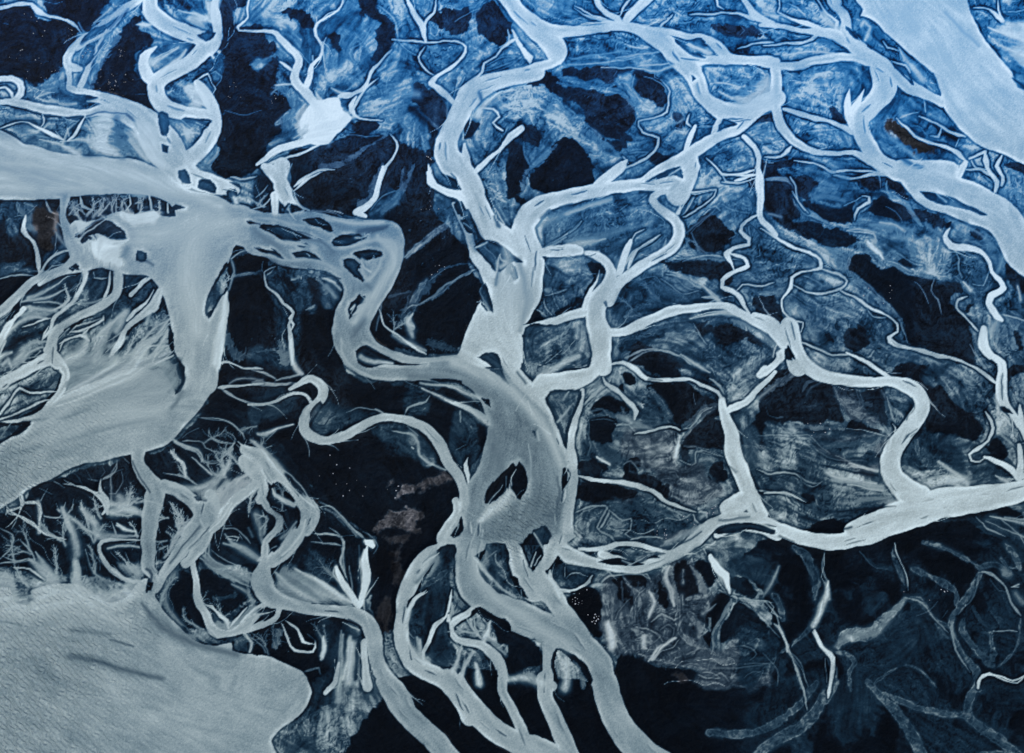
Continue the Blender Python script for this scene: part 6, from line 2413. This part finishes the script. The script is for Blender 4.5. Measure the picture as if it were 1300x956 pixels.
for kind, val, a in FEATS:
    if kind == 'c':
        a = a.copy()
        a[:, 2] *= 0.91 if a[:, 2].max() < 24 else 0.96
        if a[:, 2].max() < 18:
            a = smooth_line(a, False, 6.0)
            f = np.linspace(0, 1, len(a))
            a[:, 2] *= np.minimum(1, 0.82 + np.minimum(f, 1 - f) * 5)
        r = stroke_field(a, MARG)
        if r is not None:
            add_water(r[0], r[1], val)
    elif kind == 'w':
        r = poly_field(a, 16)
        if r is not None:
            add_water(r[0], r[1], val)
TONE = TN / TW
ISL = np.full_like(G, 8.0)
ILEV = np.zeros_like(G)
for kind, val, a in FEATS:
    if kind != 'i':
        continue
    r = poly_field(a, 8)
    if r is None:
        continue
    sl, sd = r
    e = sd + 0.3 * np.clip(LIC[sl], -2, 2)
    better = e < ISL[sl]
    ISL[sl] = np.where(better, e, ISL[sl])
    ILEV[sl] = np.where(better & (sd < 2.5), val, ILEV[sl])
WET = SDW.copy()
SDW = np.maximum(SDW, -ISL)

# islands carry their own ground
isl_m = 1 - sst(-1.2, 1.2, ISL)
inw = (WET < 2).astype(np.float32)
gi = ILEV * (1 + 0.75 * MARB) + VEIN * ILEV * 2.2 - DARKV * 0.25 * ILEV + 0.02 * LIC + 0.03 * np.clip(LICW, 0, 2) * (ILEV > .1)
G = G * (1 - isl_m * inw) + np.clip(gi, 0, .8) * isl_m * inw

# silt trails: a mottled band with thin pale margins, like dried braids
for kind, val, a in FEATS:
    if kind != 'v':
        continue
    a = smooth_line(a, False, 6.0)
    f = np.linspace(0, 1, len(a))
    a[:, 2] *= np.minimum(1, 0.7 + np.minimum(f, 1 - f) * 4)
    r = stroke_field(a, 14)
    if r is None:
        continue
    sl, sd, rel = r
    wash = np.exp(-np.clip(sd, 0, 14) / 4.5) * np.clip(0.5 + 1.3 * fbm(GX[sl] + wx[sl], GY[sl] + wy[sl], 18.0, 2, 3), 0, 1)
    G[sl] += np.maximum(0.19 * wash - G[sl], 0) * (SDW[sl] > 0.5)
    e = sd + 2.6 * fbm(GX[sl] + wx[sl] * .6, GY[sl] + wy[sl] * .6, 11.0, 3, 4)
    band = 1 - sst(-1.6, 1.0, e)
    tex = 0.88 + 0.55 * MF[sl] + 0.10 * LICF[sl] + 0.12 * AGT[sl] - 0.3 * AGD[sl]
    edge = np.exp(-((e + 1.0) / 0.75) ** 2) * (0.5 + 0.8 * np.clip(fbm(GX[sl], GY[sl], 10.0, 8, 2) + .4, 0, 1))
    tgt = np.clip(val * tex + 0.17 * edge, 0, 0.8)
    G[sl] += np.maximum(tgt - G[sl], 0) * band * (SDW[sl] > 0.5)

# the wandering rivulets mark only the ground, never the open water
for kind, val, a in WANDER:
    r = stroke_field(a, 1.2)
    if r is None:
        continue
    sl, sd, rel = r
    m = np.exp(-1.25 * np.clip(rel, 0, 6) ** 2) * (SDW[sl] > 0.8)
    if kind == 's':
        G[sl] += np.maximum(val - G[sl], 0) * m
    else:
        G[sl] += np.minimum(val - G[sl], 0) * m

# threads of water over the ground
def thread_shape(a):
    """threads thin out at both ends and swell and pinch on the way"""
    p = smooth_line(a, False, 6.0)
    n = len(p)
    f = np.linspace(0, 1, n)
    e = np.minimum(1, 0.45 + np.minimum(f, 1 - f) * 6)
    w = 0.80 * e * (1 + 0.28 * np.sin(np.arange(n) * 1.3 + a[0, 0]) * np.sin(np.arange(n) * 0.47 + a[0, 1]))
    p[:, 2] = np.maximum(p[:, 2] * w, 0.5)
    return p


for kind, val, a in FEATS + RILLS:
    if kind != 't':
        continue
    r = stroke_field(thread_shape(a), 5)
    if r is None:
        continue
    sl, sd, rel = r
    m = (1 - sst(-0.7, 0.75, sd)) * (0.93 + 0.07 * np.clip(LIC[sl], -1, 1))
    # a darker wet rim runs beside each thread
    rim = np.exp(-((sd - 1.5) / 1.0) ** 2) * 0.34 * (0.55 + 0.6 * PATC2[sl])
    land = (SDW[sl] > 0.6).astype(np.float32)
    G[sl] = G[sl] * (1 - rim * land)
    G[sl] += np.maximum(val + 0.03 - G[sl], 0) * m
    wide = a[:, 2].max()
    if wide > 2.4 and val >= 0.7:
        TONE[sl] = np.where((sd < SDW[sl]) & (SDW[sl] > -1), val, TONE[sl])
        np.minimum(SDW[sl], sd, out=SDW[sl])

rim = np.exp(-((SDW - 1.4) / 1.3) ** 2)
G *= 1 - (0.32 + 0.45 * PATCH) * rim * (SDW > -0.5)
G += 0.05 * np.exp(-((SDW - 6.5) / 2.2) ** 2) * fl

inside = 1 - sst(-0.9, 0.35, SDW)
SHB = fbm(GX + 50, GY, 26.0, 9, 2)
gran = rng.standard_normal(G.shape).astype(np.float32)
T = TONE - 0.055 * sst(3.5, 13, -SDW) + 0.022 * np.clip(LICW, -2, 2) + 0.012 * LICF + 0.05 * fbm(GX, GY, 60, 1, 3)
T += 0.15 * np.exp(-((SDW + 2.0) / 2.2) ** 2) * np.clip(0.45 + 1.6 * SHB, 0, 1.2) + 0.04 * np.exp(np.clip(SDW, -60, 0) / 7.0) + 0.030 * gran
# shoals: streaky shallows over the sand along some banks, and broad slow drifts of tone
SHN = fbm(GX, GY, 38.0, 6, 3)
shoal = sst(0.08, 0.5, SHN) * np.exp(np.clip(SDW, -30, 0) / 4.5) * sst(-1.4, 1.4, 0.4 * LIC + LICW)
T -= 0.26 * shoal
T += 0.05 * np.clip(fbm(GX + DX * 0, GY, 24.0, 2, 3), -1, 1)
V = G * (1 - inside) + T * inside

for pas in 'bhs':
    for kind, val, a in FEATS + RILLS:
        if kind != pas:
            continue
        if kind == 'h':
            r = poly_field(a, 12)
            if r is None:
                continue
            sl, sd = r
            e = np.clip(sd, -12, 12) + 1.0 * LIC[sl] + 2.4 * LICW[sl] + 3.0 * fbm(GX[sl], GY[sl], 14, 3, 3)
            m = 1 - sst(-6, 4, e)
            tgt = val + 0.012 * LIC[sl] + 0.02 * LICW[sl]
            m = m * (0.9 + 0.1 * np.clip(LICW[sl], -1, 1))
            V[sl] += (tgt - V[sl]) * m * (V[sl] < tgt + .1)
        else:
            r = stroke_field(a, a[:, 2].max() * 0.55 + 1.0)
            if r is None:
                continue
            sl, sd, rel = r
            rr = np.clip(rel * (1.0 + 0.07 * np.clip(LIC[sl], -2, 2) + 0.10 * np.clip(LICW[sl], -2, 2)), 0, 9)
            m = np.exp(-1.25 * rr * rr)
            if kind == 's' and val < 0.5 and a[:, 2].max() > 4:
                # silt trails on the black sand: broken, crisp-edged
                tex = MF[sl] * 1.1 + 0.5 * (NETB[sl] - 0.3) + 0.5 * (AGT[sl] - 0.3) - 0.5 * AGD[sl] * 1.0
                m = sst(0.30, 0.62, m + 0.42 * tex) * (0.72 + 0.5 * MF[sl] + 0.28 * AGT[sl])
            else:
                m = m * np.clip(0.92 + 0.05 * LIC[sl] + 0.06 * LICW[sl], 0, 1.05)
            if kind == 's':
                V[sl] += np.maximum(val + 0.012 * LIC[sl] - V[sl], 0) * m
            else:
                V[sl] += np.minimum(val + 0.012 * LIC[sl] - V[sl], 0) * m
V = np.clip(V, 0.0, 1.05)

# past the surveyed ground everything sinks into plain mottled silt
EDGE = np.minimum(np.minimum(GX - X0, X1 - GX), np.minimum(GY - Y0, Y1 - GY))
ef = sst(8, 60, EDGE)
V = V * ef + (0.2 + 0.1 * M0 * sst(0, 25, EDGE)) * (1 - ef)

# ---------------------------------------------------------------- blue distance haze painted into the base colours as a tint, 0..1
HAZE_TINT = 1 - sst(-40, 560, GY + 0.12 * (650 - GX) + 50 * fbm(GX, GY, 160, 2, 3))

# ---------------------------------------------------------------- survey pixel -> point on the plain
cp, sp = math.cos(PITCH), math.sin(PITCH)
FL = (PW / 2) / math.tan(FOVX / 2)


def ground_xy(u, v):
    cx = (u - PW / 2) / FL
    cy = (PH / 2 - v) / FL
    # camera looks down -Z, tilted by PITCH about X
    dx = cx
    dy = cy * cp + sp
    dz = cy * sp - cp
    t = CAM_H / (-dz)
    return dx * t, dy * t


PXS, PYS = ground_xy(GX.astype(np.float64), GY.astype(np.float64))

# relief: beds under the water, low banks, ribs of sand on the flats
H = np.where(SDW > 0, 0.05 + 0.9 * sst(0, 7, SDW), 0.35 * np.clip(SDW, -6, 0))
land = sst(0, 5, SDW)
H = H + land * (0.55 * MARB + 0.06 * LIC * (0.4 + fl) + 0.8 * (V1 - .3) * fl + 0.7 * blk * ridged(GX + wx, GY + wy, 14, 1, 4)
                + 1.6 * blk * fbm(GX, GY, 40, 8, 4) + rock * 2.5 * ridged(GX, GY, 18, 5, 4))
H = H.astype(np.float32)
# ---------------------------------------------------------------- materials
def ramp_group(nt, fac, stops):
    n = nt.nodes.new('ShaderNodeValToRGB')
    n.color_ramp.interpolation = 'LINEAR'
    el = n.color_ramp.elements
    while len(el) > 1:
        el.remove(el[-1])
    for q, (p, c) in enumerate(stops):
        e = el[0] if q == 0 else el.new(p)
        e.position = p
        e.color = (*c, 1)
    nt.links.new(fac, n.inputs['Fac'])
    return n.outputs['Color']


def lin(c):
    c = np.array(c, float) / 255
    return tuple(np.where(c <= 0.04045, c / 12.92, ((c + 0.055) / 1.055) ** 2.4) * np.array(GAIN))


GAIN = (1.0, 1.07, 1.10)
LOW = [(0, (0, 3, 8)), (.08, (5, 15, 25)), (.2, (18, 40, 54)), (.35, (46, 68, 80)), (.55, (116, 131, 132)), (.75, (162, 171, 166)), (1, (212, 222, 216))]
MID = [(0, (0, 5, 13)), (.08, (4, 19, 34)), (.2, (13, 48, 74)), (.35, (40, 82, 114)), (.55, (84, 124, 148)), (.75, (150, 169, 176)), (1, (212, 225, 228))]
TOP = [(0, (1, 10, 24)), (.08, (4, 27, 54)), (.2, (6, 60, 106)), (.35, (26, 100, 154)), (.55, (78, 142, 186)), (.75, (152, 184, 204)), (1, (218, 232, 238))]  # far end of the plain, blued by the painted haze


def silt_material(name, water):
    m = bpy.data.materials.new(name)
    m.use_nodes = True
    nt = m.node_tree
    N, L = nt.nodes, nt.links
    b = N['Principled BSDF']
    at = N.new('ShaderNodeAttribute')
    at.attribute_name = 'survey'
    sep = N.new('ShaderNodeSeparateColor')
    L.new(at.outputs['Color'], sep.inputs['Color'])
    tc = N.new('ShaderNodeTexCoord')
    fine = N.new('ShaderNodeTexNoise')
    fine.inputs['Scale'].default_value = 0.55 if water else 0.9
    fine.inputs['Detail'].default_value = 3.0
    L.new(tc.outputs['Object'], fine.inputs['Vector'])
    amp = N.new('ShaderNodeMath'); amp.operation = 'MULTIPLY_ADD'
    amp.inputs[1].default_value = 0.07 if water else 0.06
    amp.inputs[2].default_value = -0.035 if water else -0.03
    L.new(fine.outputs['Fac'], amp.inputs[0])
    s = N.new('ShaderNodeMath'); s.operation = 'ADD'
    L.new(sep.outputs['Red'], s.inputs[0])
    L.new(amp.outputs[0], s.inputs[1])
    fac = s.outputs[0]
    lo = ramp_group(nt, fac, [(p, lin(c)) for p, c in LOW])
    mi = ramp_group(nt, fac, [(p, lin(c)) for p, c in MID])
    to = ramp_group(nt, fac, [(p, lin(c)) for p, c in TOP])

    def mix(f, a, c):
        n = N.new('ShaderNodeMix'); n.data_type = 'RGBA'
        L.new(f, n.inputs['Factor']); L.new(a, n.inputs['A']); L.new(c, n.inputs['B'])
        return n.outputs['Result']

    def rng_(v, a, c):
        n = N.new('ShaderNodeMapRange'); n.inputs['From Min'].default_value = a; n.inputs['From Max'].default_value = c
        L.new(v, n.inputs['Value'])
        return n.outputs['Result']
    tint = sep.outputs['Green']  # amount of haze painted into the colour
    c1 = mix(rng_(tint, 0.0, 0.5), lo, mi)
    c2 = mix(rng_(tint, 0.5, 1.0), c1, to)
    if not water:
        rk = ramp_group(nt, fac, [(p, lin(c)) for p, c in ((0, (4, 5, 8)), (.2, (44, 45, 48)), (.4, (90, 88, 89)), (1, (190, 182, 178)))])
        c2 = mix(sep.outputs['Blue'], c2, rk)
    L.new(c2, b.inputs['Base Color'])
    bump = N.new('ShaderNodeBump')
    if water:
        b.inputs['Roughness'].default_value = 0.55
        b.inputs['IOR'].default_value = 1.33
        b.inputs['Specular IOR Level'].default_value = 0.25
        # standing ripples: crossed bands broken by noise
        wv = N.new('ShaderNodeTexWave')
        wv.wave_type = 'BANDS'; wv.bands_direction = 'DIAGONAL'
        wv.inputs['Scale'].default_value = 0.085
        wv.inputs['Distortion'].default_value = 5.0
        wv.inputs['Detail'].default_value = 2.0
        wv.inputs['Detail Scale'].default_value = 1.2
        L.new(tc.outputs['Object'], wv.inputs['Vector'])
        nz = N.new('ShaderNodeTexNoise')
        nz.inputs['Scale'].default_value = 0.32
        nz.inputs['Detail'].default_value = 4.0
        L.new(tc.outputs['Object'], nz.inputs['Vector'])
        mm = N.new('ShaderNodeMix'); mm.data_type = 'FLOAT'
        L.new(sep.outputs['Blue'], mm.inputs['Factor'])
        nm = N.new('ShaderNodeMath'); nm.operation = 'MULTIPLY'; nm.inputs[1].default_value = 0.38
        L.new(nz.outputs['Fac'], nm.inputs[0])
        L.new(nm.outputs[0], mm.inputs['A'])
        L.new(wv.outputs['Fac'], mm.inputs['B'])
        L.new(mm.outputs['Result'], bump.inputs['Height'])
        bump.inputs['Strength'].default_value = 0.9
        bump.inputs['Distance'].default_value = 2.0
    else:
        b.inputs['Roughness'].default_value = 0.8
        b.inputs['Specular IOR Level'].default_value = 0.06
        nz = N.new('ShaderNodeTexNoise')
        nz.inputs['Scale'].default_value = 0.25
        nz.inputs['Detail'].default_value = 6.0
        nz.inputs['Roughness'].default_value = 0.65
        L.new(tc.outputs['Object'], nz.inputs['Vector'])
        L.new(nz.outputs['Fac'], bump.inputs['Height'])
        bump.inputs['Strength'].default_value = 0.8
        bump.inputs['Distance'].default_value = 2.0
    L.new(bump.outputs['Normal'], b.inputs['Normal'])
    return m


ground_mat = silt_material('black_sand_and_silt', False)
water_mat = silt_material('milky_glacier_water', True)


def build_mesh(name, co, faces, col, mat):
    me = bpy.data.meshes.new(name)
    nv, nf = len(co), len(faces)
    me.vertices.add(nv)
    me.vertices.foreach_set('co', co.astype(np.float32).ravel())
    me.loops.add(nf * 4)
    me.loops.foreach_set('vertex_index', faces.astype(np.int32).ravel())
    me.polygons.add(nf)
    me.polygons.foreach_set('loop_start', np.arange(nf, dtype=np.int32) * 4)
    me.polygons.foreach_set('use_smooth', np.ones(nf, bool))
    me.update(calc_edges=True)
    at = me.attributes.new('survey', 'FLOAT_COLOR', 'POINT')
    at.data.foreach_set('color', col.astype(np.float32).ravel())
    me.materials.append(mat)
    ob = bpy.data.objects.new(name, me)
    SC.collection.objects.link(ob)
    return ob


idx = np.arange(NX * NY, dtype=np.int32).reshape(NY, NX)
quads = np.stack([idx[1:, :-1], idx[1:, 1:], idx[:-1, 1:], idx[:-1, :-1]], -1)
co = np.stack([PXS, PYS, H], -1).reshape(-1, 3)
col = np.stack([V, HAZE_TINT, rock, np.ones_like(V)], -1).reshape(-1, 4).astype(np.float32)

# outer plain: the border ring carried out to the horizon, same sheet
ring = np.concatenate([idx[0, :-1], idx[:-1, -1], idx[-1, :0:-1], idx[:0:-1, 0]])
rc = co[ring]
cen = co[:, :2].mean(0)
vs, fs, cs = [co], [quads.reshape(-1, 4)], [col]
prev = ring
base = len(co)
for f in (1.06, 1.15, 1.35, 1.7, 2.6, 5.0, 14.0, 60.0):
    nr = np.empty_like(rc)
    nr[:, :2] = cen + (rc[:, :2] - cen) * f
    nr[:, 2] = 0.6
    ni = base + np.arange(len(ring), dtype=np.int32)
    base += len(ring)
    k = np.roll(np.arange(len(ring)), -1)
    fs.append(np.stack([prev, prev[k], ni[k], ni], -1))
    vs.append(nr)
    c = col[ring].copy()
    c[:, 0] = 0.2
    c[:, 2] = 0
    cs.append(c)
    prev = ni
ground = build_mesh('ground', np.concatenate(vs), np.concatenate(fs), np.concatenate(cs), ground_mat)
ground['kind'] = 'structure'
ground['label'] = 'black sand and blue grey silt plain between the braided river channels'

# water sheet: every grid cell that touches a channel; the banks cut its outline
wet = (SDW < 1.6)
wf = wet[:-1, :-1] | wet[1:, :-1] | wet[:-1, 1:] | wet[1:, 1:]
q = quads[wf]
used = np.zeros(NX * NY, bool)
used[q.ravel()] = True
remap = -np.ones(NX * NY, np.int32)
remap[used] = np.arange(used.sum(), dtype=np.int32)
wco = co[used].copy()
wco[:, 2] = 0.0
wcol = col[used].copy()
RIP = np.zeros_like(V)
for (x, y, r, a) in RIPPLES:
    RIP = np.maximum(RIP, a * np.exp(-((GX - x) ** 2 + (GY - y) ** 2) / (r * r)))
wcol[:, 2] = RIP.reshape(-1)[used]
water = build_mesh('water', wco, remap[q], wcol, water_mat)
water['kind'] = 'structure'
water['label'] = 'milky grey blue glacier river braiding across the black plain'

# ---------------------------------------------------------------- pale boulders lying on the black flats
stone_mat = bpy.data.materials.new('pale_boulder')
stone_mat.use_nodes = True
sb = stone_mat.node_tree.nodes['Principled BSDF']
sn = stone_mat.node_tree.nodes.new('ShaderNodeTexNoise')
sn.inputs['Scale'].default_value = 1.4
sr = ramp_group(stone_mat.node_tree, sn.outputs['Fac'], [(0.3, (0.25, 0.26, 0.28)), (0.7, (0.48, 0.5, 0.52))])
stone_mat.node_tree.links.new(sr, sb.inputs['Base Color'])
sb.inputs['Roughness'].default_value = 0.85
import bmesh
stone_meshes = []
for v in range(5):
    bm = bmesh.new()
    bmesh.ops.create_icosphere(bm, subdivisions=2, radius=1.0)
    rr = random.Random(50 + v)
    ax = [(rr.uniform(-1, 1), rr.uniform(-1, 1), rr.uniform(-1, 1)) for _ in range(6)]
    for q in bm.verts:
        n = sum(math.sin(3 * (q.co.x * a[0] + q.co.y * a[1] + q.co.z * a[2])) for a in ax) / 6
        q.co *= 1 + 0.35 * n
        q.co.z *= 0.62
        q.co.x *= 1.0 + 0.25 * rr.uniform(0.9, 1.1)
    me = bpy.data.meshes.new('boulder')
    bm.to_mesh(me)
    bm.free()
    me.materials.append(stone_mat)
    stone_meshes.append(me)
for (x, y, sprd, cnt, where) in STONES:
    for q in range(cnt):
        for tr in range(12):
            u = x + random.gauss(0, sprd * 0.55)
            v = y + random.gauss(0, sprd * 0.5)
            ix, iy = int((u - X0) / S), int((v - Y0) / S)
            if SDW[iy, ix] > 4:
                break
        else:
            continue
        wxp, wyp = ground_xy(u, v)
        ob = bpy.data.objects.new('boulder', random.choice(stone_meshes))
        SC.collection.objects.link(ob)
        s_ = random.choice((0.32, 0.4, 0.48, 0.6, 0.8))
        ob.location = (float(wxp), float(wyp), float(H[iy, ix]) + 0.2 * s_)
        ob.rotation_euler = (0, 0, random.uniform(0, 6.28))
        ob.scale = (s_ * 1.2, s_, s_)
        ob['label'] = 'tiny pale boulder ' + where
        ob['category'] = 'boulder'
        ob['group'] = 'pale boulders ' + where
